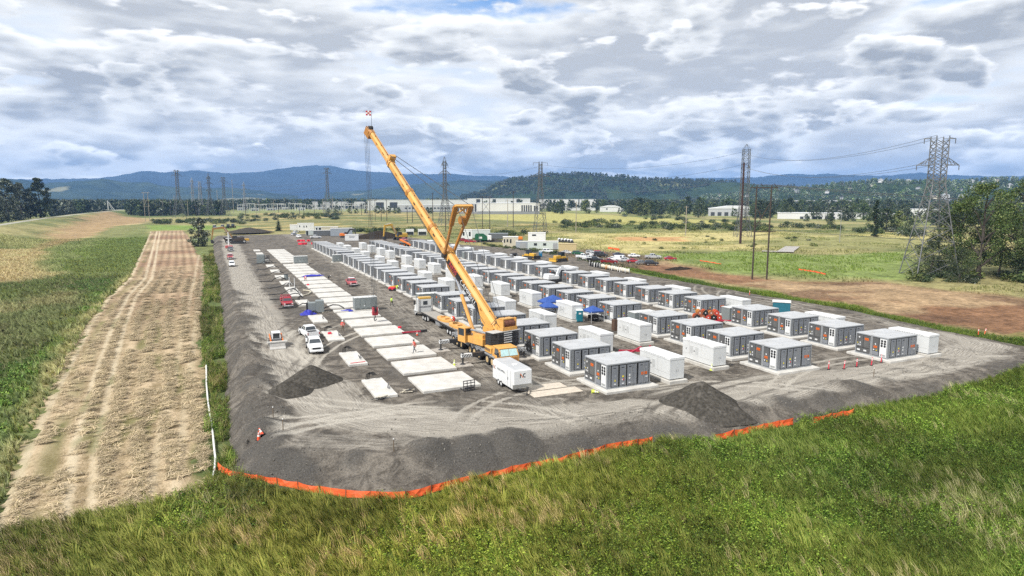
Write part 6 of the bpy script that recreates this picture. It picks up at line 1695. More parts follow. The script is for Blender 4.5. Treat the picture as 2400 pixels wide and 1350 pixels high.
# ------------------------------------------------------------------ parked cars on the right
CARPOS = {(690, 553): (44.8, 414.2), (694, 548): (48.6, 439.3), (701, 558): (44.7, 390.3), (740, 560): (52.3, 377.9), (947, 567): (90.7, 332.0), (1085, 568): (117.5, 315.9), (1102, 571): (117.5, 305.2), (1190, 569): (137.3, 303.1), (1284, 592): (127.2, 240.0), (1328, 594): (132.3, 232.9), (1368, 606): (126.6, 210.0), (1384, 610): (125.4, 203.0), (1386, 596): (139.4, 225.1), (1394, 613): (124.2, 198.1), (1396, 600): (136.7, 217.6), (1408, 602): (136.5, 213.5), (1428, 618): (124.6, 189.4), (1438, 610): (133.1, 199.4), (1456, 611): (134.7, 196.9), (1466, 613): (134.2, 193.5), (1484, 615): (134.9, 189.7), (1504, 619): (134.0, 183.4), (1527, 621): (135.3, 179.6)}
lot = [('suv', P_SILVER, 1386, 596, 'silver estate car furthest back in the car park'), ('suv', P_WHITE, 1396, 600, 'white station wagon behind the black van with long roof'), ('van', P_BLACK, 1408, 602, 'black van with long body in the middle of the car park'),
       ('pickup_truck', P_WHITE, 1368, 606, 'white pickup nearest the yellow bulldozer'), ('pickup_truck', P_WHITE, 1384, 610, 'white pickup with dark bed left of the dark red pickup'), ('pickup_truck', P_BLACK, 1394, 613, 'black pickup tight against the dark red pickup'),
       ('car', P_WHITE, 1438, 610, 'pale saloon half hidden behind the white van'), ('van', P_WHITE, 1456, 611, 'white panel van at the middle of the car park'),
       ('car', P_SILVER, 1466, 613, 'silver saloon between the white van and the red saloon'), ('car', P_RED, 1484, 615, 'red saloon at the right part of the car park'), ('car', P_GREY, 1504, 619, 'grey saloon with pale roof next to the black off-roader'), ('suv', P_BLACK, 1527, 621, 'black off-roader at the right end of the parked cars')]
for kd, mt, px_, py_, lab in lot:
    p_ = CARPOS[(px_, py_)]
    vehicle(kd, mt, (p_[0], p_[1], float(terr(*p_)) + .12), -.42 + random.uniform(-.08, .08), lab, {'suv': 'car', 'car': 'car', 'van': 'van', 'pickup_truck': 'pickup'}[kd], 'vehicles parked beside the yard')
for i, (kd, mt, x_, y_, lab) in enumerate((('suv', P_RED, 141.5, 222.5, 'red estate car at the back of the car park'), ('car', P_NAVY, 145.0, 214.0, 'navy saloon behind the white panel van'), ('car', P_WHITE, 147.5, 207.0, 'white saloon at the back right of the car park'), ('pickup_truck', P_SILVER, 150.5, 199.0, 'silver pickup behind the red saloon'), ('suv', P_GREEN, 133.5, 226.0, 'green estate car at the back left of the car park'), ('car', P_RED, 153.0, 192.0, 'red hatchback behind the black off-roader'))):
    vehicle(kd, mt, (x_, y_, float(terr(x_, y_)) + .12), -.42, lab, 'pickup' if kd == 'pickup_truck' else 'car', 'vehicles parked beside the yard')
p_ = CARPOS[(1428, 618)]
vehicle('pickup_truck', P_DRED, (p_[0], p_[1], float(terr(*p_)) + .12), -.40, 'dark red pickup truck broadside at the front of the parked cars', 'pickup', 'vehicles parked beside the yard')
for kd, mt, px_, py_, rz, lab in (('suv', P_WHITE, 1284, 592, -.3, 'white estate car beside the blue toilet and green bank'), ('car', P_SILVER, 1328, 594, -.9, 'silver saloon before the tan container'), ('pickup_truck', P_WHITE, 740, 560, .1, 'white pickup seen broadside at the far end of the yard'),
                               ('suv', P_WHITE, 694, 548, .9, 'white car by the site office at the far end'), ('suv', P_WHITE, 701, 558, DN + .2, 'white car nose-on, left of the broadside pickup'), ('suv', P_SILVER, 690, 553, .8, 'silver car left of the white cars at the far end'),
                               ('pickup_truck', P_PINK, 947, 567, DN + .3, 'faded red truck under the lowered orange boom'), ('pickup_truck', P_WHITE, 1190, 569, .4, 'white pickup before the orange boom lift'), ('pickup_truck', P_RED, 1102, 571, -.2, 'red pickup behind the guying frame of the crane'), ('pickup_truck', P_RED, 1085, 568, .2, 'red flatbed truck left of the red pickup')):
    p_ = CARPOS[(px_, py_)]
    vehicle(kd, mt, (p_[0], p_[1], max(float(terr(*p_)) + .1, 0.03) if p_[0] < 118 else float(terr(*p_)) + .1), rz, lab, {'suv': 'car', 'car': 'car', 'pickup_truck': 'pickup'}[kd], 'vehicles parked round the far yard')


# ------------------------------------------------------------------ fences, cones, stakes
FORG = pm('fence_orange', (0.72, 0.115, 0.03), .6, var=.12, scale=1.2)
STAKE = pm('stake_wood', (0.16, 0.12, 0.08), .9)
def resample(pts, step):
    out = [pts[0]]
    for a, b in zip(pts[:-1], pts[1:]):
        d = math.dist(a, b); n = max(1, int(round(d / step)))
        for k in range(1, n + 1):
            out.append((a[0] + (b[0] - a[0]) * k / n, a[1] + (b[1] - a[1]) * k / n))
    return out
FENCES = []
def orange_fence(pts, label, h=.95, step=1.9, lean=.10):
    pts = resample(pts, step)
    t = thing('barrier_fence', label, 'fence', (pts[0][0], pts[0][1], 0), 0, 'orange barrier fences')
    FENCES.append(pts)
    ox, oy = pts[0]
    r = random.Random(len(pts))
    P3 = []
    for x, y in pts:
        P3.append(Vector((x - ox, y - oy, float(terr(x, y)))))
    for a in P3:
        mb = MB(); mb.beam(a - Vector((0, 0, .1)), a + Vector((r.uniform(-.06, .06), r.uniform(-.06, .06), h + .15)), .05, .05); mb.obj('post', STAKE, t)
    for a, b in zip(P3[:-1], P3[1:]):
        mb = MB(); n = 5; d = (b - a); nv = Vector((-d.y, d.x, 0)).normalized(); top = []; bot = []; s1 = r.uniform(.05, .35); s0 = r.uniform(0, .12)
        for k in range(n + 1):
            q = k / n; p = a + d * q; bow = math.sin(math.pi * q)
            top.append(p + Vector((0, 0, h - s1 * bow * .6)) + nv * lean * bow * r.uniform(.3, 1)); bot.append(p + Vector((0, 0, .10 + s0 * bow)) - nv * .1 * bow)
        mid = [(u + v) / 2 + nv * r.uniform(-.07, .07) for u, v in zip(top, bot)]
        vs = bot + mid + top; m = n + 1
        fs = [(i, i + 1, m + i + 1, m + i) for i in range(n)] + [(m + i, m + i + 1, 2 * m + i + 1, 2 * m + i) for i in range(n)]
        mb.add(vs, fs); mb.add([v + nv * .012 for v in vs], [f[::-1] for f in fs])
        mb.obj('fence_panel', FORG, t)
    return t
orange_fence([(-0.8,60.8),(-0.2,59.2),(0.8,57.9),(3.7,55.2),(6.7,52.1),(8.5,50.5),(10.3,49.4),(12.8,48.2),(15.0,48.4),(18.5,48.8),(22.7,49.2),(28.3,49.2),(32.8,49.8),(38.0,49.4)], 'long sagging orange plastic fence along the foot of the near gravel bank', .78, 2.0)
orange_fence([(43.5,46.9),(46.1,47.0),(49.9,46.8),(53.8,46.6)], 'short orange fence run in the grass right of the long one', .85)
orange_fence([(55.8,45.9),(58.5,45.8),(61.6,45.6)], 'last orange fence scrap at the right end along the grass', .8)
orange_fence([(162.0,247.4),(161.8,242.0),(161.2,237.1)], 'small bit of orange fence in the far right field behind the parked cars', 1.0)
orange_fence([(161.0,185.2),(159.3,172.3)], 'thin orange fence scrap along the dark ditch before the green field', .5, 4)
orange_fence([(169.3,148.3),(167.9,140.9),(165.1,134.7)], 'orange fence piece below the bright green field', .6, 3)
SOCK = pm('sock_white', (0.66, 0.66, 0.63), .8)
pts = [(-2.0,100.6),(-1.9,89.9),(-1.7,82.1),(-1.4,75.4),(-1.2,70.3),(-1.1,66.3),(-1.0,63.1),(-1.1,60.5),(-1.3,58.2),(-0.8,57.3),(-0.1,56.6),(0.7,55.8)]
mb = MB(); pts = resample(pts, .8); mb.tube([(x, y, float(terr(x, y)) + .30 + .05 * math.sin(i)) for i, (x, y) in enumerate(pts)], .10, 6)
tag(mb.obj('silt_sock', SOCK), 'long white silt sock lying in the weeds between hay strip and gravel bank', 'sock')
CONE = pm('cone_orange', (0.75, 0.10, 0.04), .5); LIME = pm('cone_lime', (0.62, 0.72, 0.10), .5); REFL = pm('reflective_white', (0.82, 0.82, 0.80), .4)
def cone(loc, label, mat=CONE, tilt=0.0, sc=1.0):
    t = thing('traffic_cone', label, 'cone', loc); t.rotation_euler = (tilt, 0, .4); t.scale = (sc,) * 3
    mb = MB(); mb.bbox(-.2, .2, -.2, .2, 0, .05, .02); mb.obj('base', mat if mat is LIME else BLK, t)
    mb = MB(); mb.cyl((0, 0, .05), (0, 0, .75), .15, .035, 12); c = mb.obj('cone_body', mat, t)
    mb = MB(); mb.cyl((0, 0, .33), (0, 0, .48), .106, .08, 12); mb.obj('collar', REFL, c)
    mb = MB(); mb.cyl((0, 0, .56), (0, 0, .64), .069, .055, 12); mb.obj('collar', REFL, c)
def pz(x, y):
    z, d, h = pad_height(np.array([[x]], float), np.array([[y]], float)); return float(z[0, 0])
x, y = (2.81,63.43); cone((x, y, pz(x, y) - .02), 'orange and white cone upright on the corner of the gravel bank', CONE, .05, 1.25)
x, y = (3.19,63.50); cone((x, y, pz(x, y) + .1), 'orange and white cone leaning over on the corner of the gravel bank', CONE, -.9, 1.2)
x, y = (29.13,99.92); cone((x, y, .02), 'orange cone standing by the red spreader bar near the truck trailer', CONE)
x, y = (28.10,79.23); cone((x, y, .02), 'lime cone between a wide slab and the crane outrigger', LIME, 0, 1.15)
x, y = (38.40,61.24); cone((x, y, .2), 'lime cone lying on its side before the nearest container', LIME, 1.5, 1.15)
x, y = (57.65,63.23); cone((x, y, .02), 'lime cone upright at the corner of a white inverter cabinet', LIME, 0, 1.15)
DRED = pm('post_red', (0.62, 0.03, 0.06), .5)
def delineator(loc, label, tilt=0.0, mat=DRED):
    t = thing('delineator_post', label, 'delineator', loc, 0, 'red delineator posts'); t.rotation_euler = (0, tilt, 0)
    mb = MB(); mb.cyl((0, 0, 0), (0, 0, .06), .22, .2, 8); mb.obj('base', BLK, t)
    mb = MB(); mb.cyl((0, 0, .06), (0, 0, 1.1), .065, .06, 10); mb.obj('post', mat, t)
    for z in (.72, .9):
        mb = MB(); mb.cyl((0, 0, z), (0, 0, z + .1), .068, .068, 10); mb.obj('band', REFL, t)
for i, (p_, tl) in enumerate((((71.78,57.18), .02), ((73.78,56.49), .12), ((76.28,56.54), 0), ((78.63,56.18), .14), ((81.30,56.70), .03))):
    delineator((p_[0], p_[1], .02), 'red and white delineator post, %s from the left before the near containers' % ORD[i], tl)
x, y = (59.56,104.46); delineator((x, y, .02), 'red delineator post left of the teal toilet')
for p_, lab, tl in (((112.23,61.98), 'orange marker post at the weedy edge near the right border', 0), ((113.47,61.77), 'tilted orange and white marker right of the orange post', .35), ((111.60,111.06), 'single orange marker stake in the weedy verge behind the right row', 0)):
    delineator((p_[0], p_[1], .02), lab, tl, CONE)
for p_, lab in (((4.98,62.92), 'wooden survey stake on the bank rim behind the cones'), ((13.33,53.75), 'wooden survey stake on the rim above the long orange fence'), ((4.41,66.76), 'thin stake beside the rounded dark heap'), ((73.44,52.03), 'stake with white top on the rim near the right end')):
    t = thing('survey_stake', lab, 'stake', (p_[0], p_[1], pz(*p_) - .1), random.uniform(0, 1))
    mb = MB(); mb.box(-.03, .03, -.03, .03, 0, 1.2); mb.obj('stake', STAKE, t); mb = MB(); mb.box(-.035, .035, -.035, .035, 1.2, 1.3); mb.obj('painted_tip', REFL, t)
# ------------------------------------------------------------------ small site gear
x, y = (25.82,67.78); t = thing('pallet_fork', 'black pallet fork carriage standing at the corner of the nearest wide slab', 'pallet fork', (x, y, .02), .1)
mb = MB()
for k in range(4):
    mb.beam((-.72 + .48 * k, 0, .05), (-.72 + .48 * k, .05, 1.25), .07, .07)
for z in (.12, .62, .95, 1.25):
    mb.beam((-.75, .02, z), (.75, .02, z), .08, .08)
mb.box(-.6, .6, -.05, .05, .25, .5); mb.obj('carriage', DKM, t)
for s in (-.5, .5):
    mb = MB(); mb.box(s - .07, s + .07, .05, 1.3, .04, .1); mb.obj('fork', DKM, t)
PLK = pm('pale_plank', (0.55, 0.50, 0.40), .85, var=.15)
for p_, n, lab in (((15.83,69.02), 6, 'pale broken pallet boards at the front corner of the nearest narrow slab'), ((19.50,70.14), 7, 'stack of loose planks with a red strap beside the nearest wide slab')):
    t = thing('plank_pile', lab, 'planks', (p_[0], p_[1], .02), .2); r = random.Random(n)
    for k in range(n):
        mb = MB(); a = r.uniform(-.5, .5); u = Vector((math.cos(a), math.sin(a), 0)); c = Vector((r.uniform(-.5, .5), r.uniform(-.35, .35), .06 + .05 * k)); mb.beam(c - u * r.uniform(.5, .95), c + u * r.uniform(.5, .95), .16, .035); mb.obj('plank', PLK if k % 3 else DKM, t)
TEAL = pm('toilet_teal', (0.01, 0.15, 0.20), .5); 
def toilet(loc, rz, label, mat):
    t = thing('portable_toilet', label, 'portable toilet', loc, rz)
    mb = MB(); mb.bbox(-.58, .58, -.58, .58, .1, 2.1, .04); mb.obj('cabin', mat, t)
    mb = MB(); mb.frus((-.62, .62, -.62, .62), 2.1, (-.5, .5, -.5, .5), 2.32); mb.obj('roof', pm('toilet_roof', (0.62, 0.66, 0.66), .5), t)
    mb = MB(); mb.box(-.65, .65, -.65, .65, 0, .1); mb.obj('skid', DKM, t)
    mb = MB(); mb.box(-.42, .42, -.61, -.58, .18, 2.0); d = mb.obj('door', mat, t)
    mb = MB(); mb.box(-.22, .22, -.62, -.61, 1.45, 1.72); mb.obj('door_sign', WH, d)
    mb = MB(); mb.box(-.6, -.58, -.3, .3, 1.5, 1.85); mb.obj('side_vent', WH, t)
x, y = (59.20,99.45); toilet((x, y, .02), -.25, 'teal portable toilet beside a white inverter cabinet and blue canopy', TEAL)
x, y = (113.64,220.27); toilet((x, y, .02), -.3, 'blue portable toilet at the green bank near the dozers', pm('toilet_blue', (0.01, 0.14, 0.28), .5))
CANB = pm('canopy_blue', (0.03, 0.08, 0.30), .7, var=.15)
def canopy(loc, rz, label):
    t = thing('canopy_tent', label, 'canopy', loc, rz, 'blue pop-up canopies')
    mb = MB(); w = 1.4
    mb.add([(-w, -w, 2.1), (w, -w, 2.1), (w, w, 2.1), (-w, w, 2.1), (0, 0, 2.95), (-w, -w, 1.85), (w, -w, 1.85), (w, w, 1.85), (-w, w, 1.85)], [(0, 1, 4), (1, 2, 4), (2, 3, 4), (3, 0, 4), (5, 6, 1, 0), (6, 7, 2, 1), (7, 8, 3, 2), (8, 5, 0, 3)]); mb.obj('cover', CANB, t)
    for a in (-1, 1):
        for b in (-1, 1):
            mb = MB(); mb.cyl((a * 1.45, b * 1.45, 0), (a * 1.45, b * 1.45, 2.1), .03, n=5); mb.obj('leg', WH, t)
canopy((59.0, 111.4, 0), .1, 'blue pop-up canopy, rearmost of the three beside the inverter cabinets')
canopy((61.4, 113.4, 0), .05, 'blue pop-up canopy in the middle of the three, partly covered')
canopy((56.6, 106.2, 0), -.15, 'blue pop-up canopy, nearest of the three by the inverter cabinets')
canopy((61.6, 98.6, 0), .1, 'lone blue pop-up canopy behind the teal toilet')
for (x, y), lab in (((57.2, 106.8), 'grey folding work bench under the nearest blue canopy'), ((62.2, 99.4), 'dark generator under the lone blue canopy behind the toilet')):
    t = thing('work_bench' if 'bench' in lab else 'generator', lab, 'bench' if 'bench' in lab else 'generator', (x, y, 0), .1)
    mb = MB(); mb.bbox(-.9, .9, -.5, .5, .35, 1.1, .05); mb.obj('top' if 'bench' in lab else 'housing', DKM if 'dark' in lab else STEEL, t)
    for a in (-.8, .8):
        for b in (-.4, .4):
            mb = MB(); mb.box(a - .05, a + .05, b - .05, b + .05, 0, .35); mb.obj('leg', DKM, t)
x, y = (62.24,98.96); t = thing('battery_box', 'small white topped black box on the ground right of the teal toilet', 'box', (x, y, .01), .2)
mb = MB(); mb.bbox(-.4, .4, -.3, .3, 0, .4, .03); mb.obj('case', BLK, t); mb = MB(); mb.bbox(-.42, .42, -.32, .32, .4, .47, .02); mb.obj('lid', WH, t)
x, y = (60.78,90.26); t = thing('waste_bin', 'tall brown bin standing against a white inverter cabinet', 'bin', (x, y, 0))
mb = MB(); mb.bbox(-.42, .42, -.42, .42, 0, 1.9, .05); mb.obj('body', pm('bin_brown', (0.10, 0.06, 0.04), .7), t); mb = MB(); mb.cyl((0, 0, 1.9), (0, 0, 2.1), .25); mb.obj('cap', DKM, t)
# cable reels on a red trailer
REELC = [pm('reel_orange', (0.55, 0.13, 0.04), .6), pm('reel_red', (0.42, 0.05, 0.03), .6), pm('reel_amber', (0.62, 0.27, 0.03), .6), pm('reel_rust', (0.30, 0.10, 0.05), .6)]
def reel(loc, rz, r, w, mat, flange, label, group):
    t = thing('cable_reel', label, 'cable reel', loc, rz, group)
    for s in (-1, 1):
        mb = MB(); mb.cyl((0, s * w / 2, r), (0, s * (w / 2 + .06), r), r, n=14); f = mb.obj('flange', flange, t)
        mb = MB(); mb.cyl((0, s * (w / 2 + .06), r), (0, s * (w / 2 + .075), r), r * .22, n=8); mb.obj('hub', WH, f)
    mb = MB(); mb.cyl((0, -w / 2, r), (0, w / 2, r), r * .8, n=14); mb.obj('cable', mat, t)
    return t
tr = thing('reel_trailer', 'red frame trailer loaded with orange cable reels between containers', 'trailer', (79.4, 88.6, 0), -.5)
FR_R = pm('frame_red', (0.42, 0.02, 0.05), .5)
mb = MB(); mb.box(-2.6, 2.6, -1.0, 1.0, .55, .72); mb.beam((2.6, 0, .6), (4.2, 0, .5), .15, .15); mb.obj('frame', FR_R, tr)
for a in (-1.2, -.3, .9):
    for s in (-1, 1):
        wheel(tr, (a, s * 1.05, .35), .35, .22, (0, 1, 0), FR_R)
ca, sa = math.cos(-.5), math.sin(-.5); k = 0
for row, n in ((0, 5), (1, 4)):
    for i in range(n):
        for dy in (-.5, .5):
            lx = -2.1 + .98 * i + .49 * row; lz = .72 + row * .80
            reel((79.4 + lx * ca - dy * sa, 88.6 + lx * sa + dy * ca, lz), -.5, .47, .62, REELC[k % 4], REELC[(k * 3 + 1) % 4] if k % 3 else BLK, 'orange and red cable reel, %s of those heaped on the red trailer' % ORD[k], 'cable reels on the red trailer'); k += 1
a_ = (112.82,182.09); b_ = (111.76,159.45); n = 19
for i in range(n):
    q = i / (n - 1); w_ = i < 6
    reel((a_[0] + (b_[0] - a_[0]) * q, a_[1] + (b_[1] - a_[1]) * q + random.uniform(-.4, .4), 0), .9 + random.uniform(-.3, .3), .75, .9, BLK if w_ else PLK, REFL if not (i in (8, 9)) else REELC[2], '%s reel, %s from the left in the row along the weedy bank' % ('white and black cable' if w_ else 'pale wooden cable', ORD[i]), 'cable reels along the bank')
# red lifting frame behind the first container
t = thing('lifting_frame', 'red steel lifting frame lying between containers and white cabinets', 'lifting frame', (48.6, 76.2, 0), .1)
t.location = (51.0, 71.5, 0)
mb = MB(); mb.beam((-1.6, -.9, 1.3), (2.2, .6, 1.6), .22, .26); mb.obj('beam', FR_R, t)
mb = MB(); mb.beam((-1.6, .8, 1.5), (2.0, -.7, 1.4), .22, .26); mb.obj('beam', FR_R, t)
for xx, yy in ((-1.6, -.9), (-1.6, .8), (2.2, .6), (2.0, -.7), (3.1, -.2)):
    mb = MB(); mb.beam((xx, yy, 0), (xx, yy, 1.9 if xx > 3 else 1.4), .2, .2); mb.obj('leg', FR_R, t)
mb = MB(); mb.beam((-1.7, -.9, .3), (-1.7, .8, .3), .2, .2); mb.obj('stretcher', FR_R, t)
x, y = (29.06,102.17); t = thing('spreader_bar', 'red and black spreader bar lying on the ground behind the orange cone', 'spreader bar', (x, y, .15), -.05)
mb = MB(); mb.beam((-1.8, 0, .1), (1.3, 0, .1), .2, .22); mb.obj('bar', FR_R, t); mb = MB(); mb.beam((1.3, 0, .1), (2.4, .1, .15), .35, .35); mb.beam((-.5, .25, 0), (1.4, .3, 0), .1, .1); mb.obj('shackle', DKM, t)
# tarps, hoses, cable tails
TARP = pm('tarp_blue', (0.025, 0.03, 0.33), .55, var=.3)
def tarp(loc, rx, ry, h, label, seed):
    th = np.linspace(0, 2 * np.pi, 25); rad = np.linspace(0, 1, 8); T, Q = np.meshgrid(th, rad)
    wob = 1 + .5 * (vnoise(np.cos(T) * 4 + 20, np.sin(T) * 4 + 20, 1.3, seed) - .5)
    X = Q * rx * wob * np.cos(T); Y = Q * ry * wob * np.sin(T); Z = h * (1 - Q ** 1.5) * (.5 + vnoise(X + 30, Y + 30, .35, seed)) + .02
    X[:, -1] = X[:, 0]; Y[:, -1] = Y[:, 0]; Z[:, -1] = Z[:, 0]
    o = link('blue_tarp', grid_mesh('blue_tarp', X, Y, Z, TARP, smooth=False), None, loc); tag(o, label, 'tarp')
x, y = (15.66,127.70); tarp((x, y, 0), 1.7, 1.1, .7, 'crumpled blue tarp in front of the small grey cabinet group', 1)
tarp((24.9, 189.6, .31), 3.4, .9, .5, 'blue tarps lying across a wide slab in the middle group', 2)
x, y = (22.90,127.49); tarp((x, y, .1), 1.5, .7, .35, 'small blue tarp left of the grey switch cabinet on the slabs', 3)
HOSE = pm('hose_black', (0.025, 0.025, 0.027), .6); HOSW = pm('duct_cream', (0.50, 0.46, 0.36), .7)
def hose(pts, r, label, mat=HOSE):
    mb = MB(); mb.tube(pts, r, 6); tag(mb.obj('cable_duct', mat), label, 'duct')
rr_ = random.Random(5)
for i, yy in enumerate((136, 150, 158, 170, 184, 200, 216, 236, 256)):
    pts = []; x0 = 10.8 + rr_.uniform(-.5, .8)
    for k in range(10):
        pts.append((x0 + .75 * k, yy + rr_.uniform(-.5, .5) - .15 * k, .12 + (.9 * math.sin((k - 4) * .6) if 4 < k < 9 else 0) + .05 * k * rr_.random()))
    hose(pts, .11, 'black ribbed cable duct snaking out of the trench, %s from the near end' % ORD[i])
hose([(18.6, 131.2, .1), (19.6, 131.6, .5), (21.0, 131.8, .9), (22.2, 131.6, .8), (23.0, 130.8, .3)], .12, 'black duct arching from the small low slab by the blue tarp')
hose([(17.9, 152.5, .2), (19.2, 154, .25), (20.2, 157, .3), (20.1, 160, .2), (19.0, 161.5, .2)], .16, 'cream flexible duct curling between narrow and wide slabs', HOSW)
for p_, lab in (((16.28,165.98), 'left of two thin white upright posts among the ducts'), ((17.25,163.87), 'right of two thin white upright posts among the ducts')):
    mb = MB(); mb.cyl((0, 0, 0), (0, 0, 3.0), .07); tag(mb.obj('marker_post', WH, None, (p_[0], p_[1], 0)), lab, 'post')
# small grey cabinet group by the tarp
t = thing('switchgear_unit', 'grey switchgear unit with pale open end beside the crumpled blue tarp', 'cabinet', (17.6, 129.6, 0), -.12)
mb = MB(); mb.bbox(-1.6, -.2, -.9, .9, .1, 2.0, .04); mb.obj('radiator', GRN, t)
mb = MB()
for k in range(8):
    mb.box(-2.0, -1.6, -.85 + .22 * k, -.78 + .22 * k, .3, 1.9)
mb.obj('fin', DKM, t)
mb = MB(); mb.bbox(-.2, 1.3, -1.1, 1.1, .1, 2.35, .04); mb.obj('body', GRN, t); mb = MB(); mb.box(1.3, 1.36, -1.0, 1.0, .2, 2.25); mb.obj('end_panel', WHD, t)
mb = MB(); mb.beam((1.0, -1.2, .08), (2.4, -.3, .12), .12, .12); mb.obj('skid', PLK, t)
t = thing('switchgear_unit', 'small grey transformer with cooling fins far along the narrow slab row', 'cabinet', (14.6, 238, 0), -.1)
mb = MB(); mb.bbox(-1.5, 1.0, -1.0, 1.0, .1, 3.0, .05); mb.obj('body', GRN, t)
mb = MB()
for k in range(6):
    mb.box(1.0 + .3 * k, 1.12 + .3 * k, -1, 1, .2, 2.8)
mb.obj('fin', DKM, t)
x, y = (17.56,186.96); t = thing('waste_bin', 'dark square barrel between narrow and wide slabs', 'bin', (x, y, 0)); mb = MB(); mb.cyl((0, 0, 0), (0, 0, 1.4), .55, n=12); mb.obj('body', GRN, t); mb = MB(); mb.cyl((0, 0, 1.4), (0, 0, 1.5), .6, n=12); mb.obj('lid', DKM, t)
for p_, lab, z_ in (((27.83,105.89), 'red tool bag on the right corner of a wide slab', .30), ((16.23,105.83), 'red tool bag on the narrow slab by the standing worker', .30), ((21.10,169.55), 'red fuel can on a wide slab of the middle group', .30)):
    t = thing('tool_bag', lab, 'bag', (p_[0], p_[1], z_)); mb = MB(); mb.bbox(-.3, .3, -.2, .2, 0, .32, .08); mb.obj('bag', DRED, t); mb = MB(); mb.tube([(-.2, 0, .3), (0, 0, .5), (.2, 0, .3)], .03, 5); mb.obj('handle', DKM, t)
mb = MB(); mb.cyl((-1, 0, .05), (1, .1, .05), .05, n=6); tag(mb.obj('red_pole', DRED, None, (16.6, 85.2, .30)), 'thin red pole lying along the front edge of a narrow slab', 'pole')
# red heaps of barrier at the far end
for p_, lab, n in (((40.58,329.10), 'pile of red plastic barriers left of the far container row', 9), ((42.72,352.82), 'row of red netting on the ground at the far end', 6)):
    t = thing('barrier_pile', lab, 'barriers', (p_[0], p_[1], 0)); r = random.Random(n)
    for k in range(n):
        mb = MB(); a = r.uniform(0, 3); mb.bbox(-1.0, 1.0, -.25, .25, 0, .9, .15); o = mb.obj('barrier', DRED, t, (r.uniform(-2.5, 3.5), r.uniform(-1.5, 1.5), 0), a)
x, y = (39.16,152.95); t = thing('mini_lift', 'small red and yellow lift cart beside the left container row', 'lift cart', (x, y, 0), -.4)
mb = MB(); mb.bbox(-1.4, .2, -.6, .6, .3, .9, .1); mb.obj('chassis', DRED, t); mb = MB(); mb.beam((-1.2, 0, .9), (1.6, 0, 1.3), .25, .25); mb.obj('arm', P_YEL, t)
for a in (-1.0, 0):
    for s in (-1, 1):
        wheel(t, (a, s * .6, .3), .3, .2, (0, 1, 0), DKM)

# ------------------------------------------------------------------ people
SKIN = pm('skin', (0.42, 0.25, 0.17), .6); JEANS = pm('jeans', (0.055, 0.07, 0.10), .85); DARKC = pm('dark_cloth', (0.03, 0.03, 0.033), .85); KHAKI = pm('khaki', (0.16, 0.13, 0.09), .85)
VRED = pm('vest_red', (0.68, 0.06, 0.04), .7); VLIME = pm('vest_lime', (0.55, 0.78, 0.08), .7); BOOT = pm('boot', (0.05, 0.035, 0.025), .8); HELM = pm('helmet_white', (0.78, 0.78, 0.76), .35); HAIRM = pm('hair_dark', (0.03, 0.022, 0.016), .8); HIVR = pm('hi_vis_strip', (0.7, 0.7, 0.66), .4)
POSES = {
    'stand': dict(pel=(0, 0, .95), chest=(0.02, 0, 1.32), neck=(.02, 0, 1.50), head=(.05, 0, 1.66), hipl=(0, .10, .92), kneel=(.03, .12, .50), footl=(0, .13, .09), kneer=(.02, -.12, .50), footr=(-.02, -.14, .09), elbl=(.02, .28, 1.12), hndl=(.22, .14, 1.08), elbr=(.02, -.28, 1.12), hndr=(.22, -.14, 1.06)),
    'walk': dict(pel=(0, 0, .93), chest=(.05, 0, 1.31), neck=(.07, 0, 1.49), head=(.11, 0, 1.65), hipl=(0, .10, .90), kneel=(.22, .10, .52), footl=(.34, .10, .10), kneer=(-.05, -.10, .48), footr=(-.40, -.10, .14), elbl=(-.14, .27, 1.12), hndl=(.02, .27, .88), elbr=(.12, -.27, 1.12), hndr=(.32, -.22, 1.0)),
    'bend': dict(pel=(-.2, 0, .80), chest=(.18, 0, 1.00), neck=(.36, 0, 1.02), head=(.50, 0, .98), hipl=(-.2, .10, .78), kneel=(.02, .14, .46), footl=(-.1, .14, .09), kneer=(.05, -.14, .46), footr=(-.12, -.16, .09), elbl=(.28, .26, .72), hndl=(.42, .16, .45), elbr=(.28, -.26, .72), hndr=(.44, -.14, .45)),
}
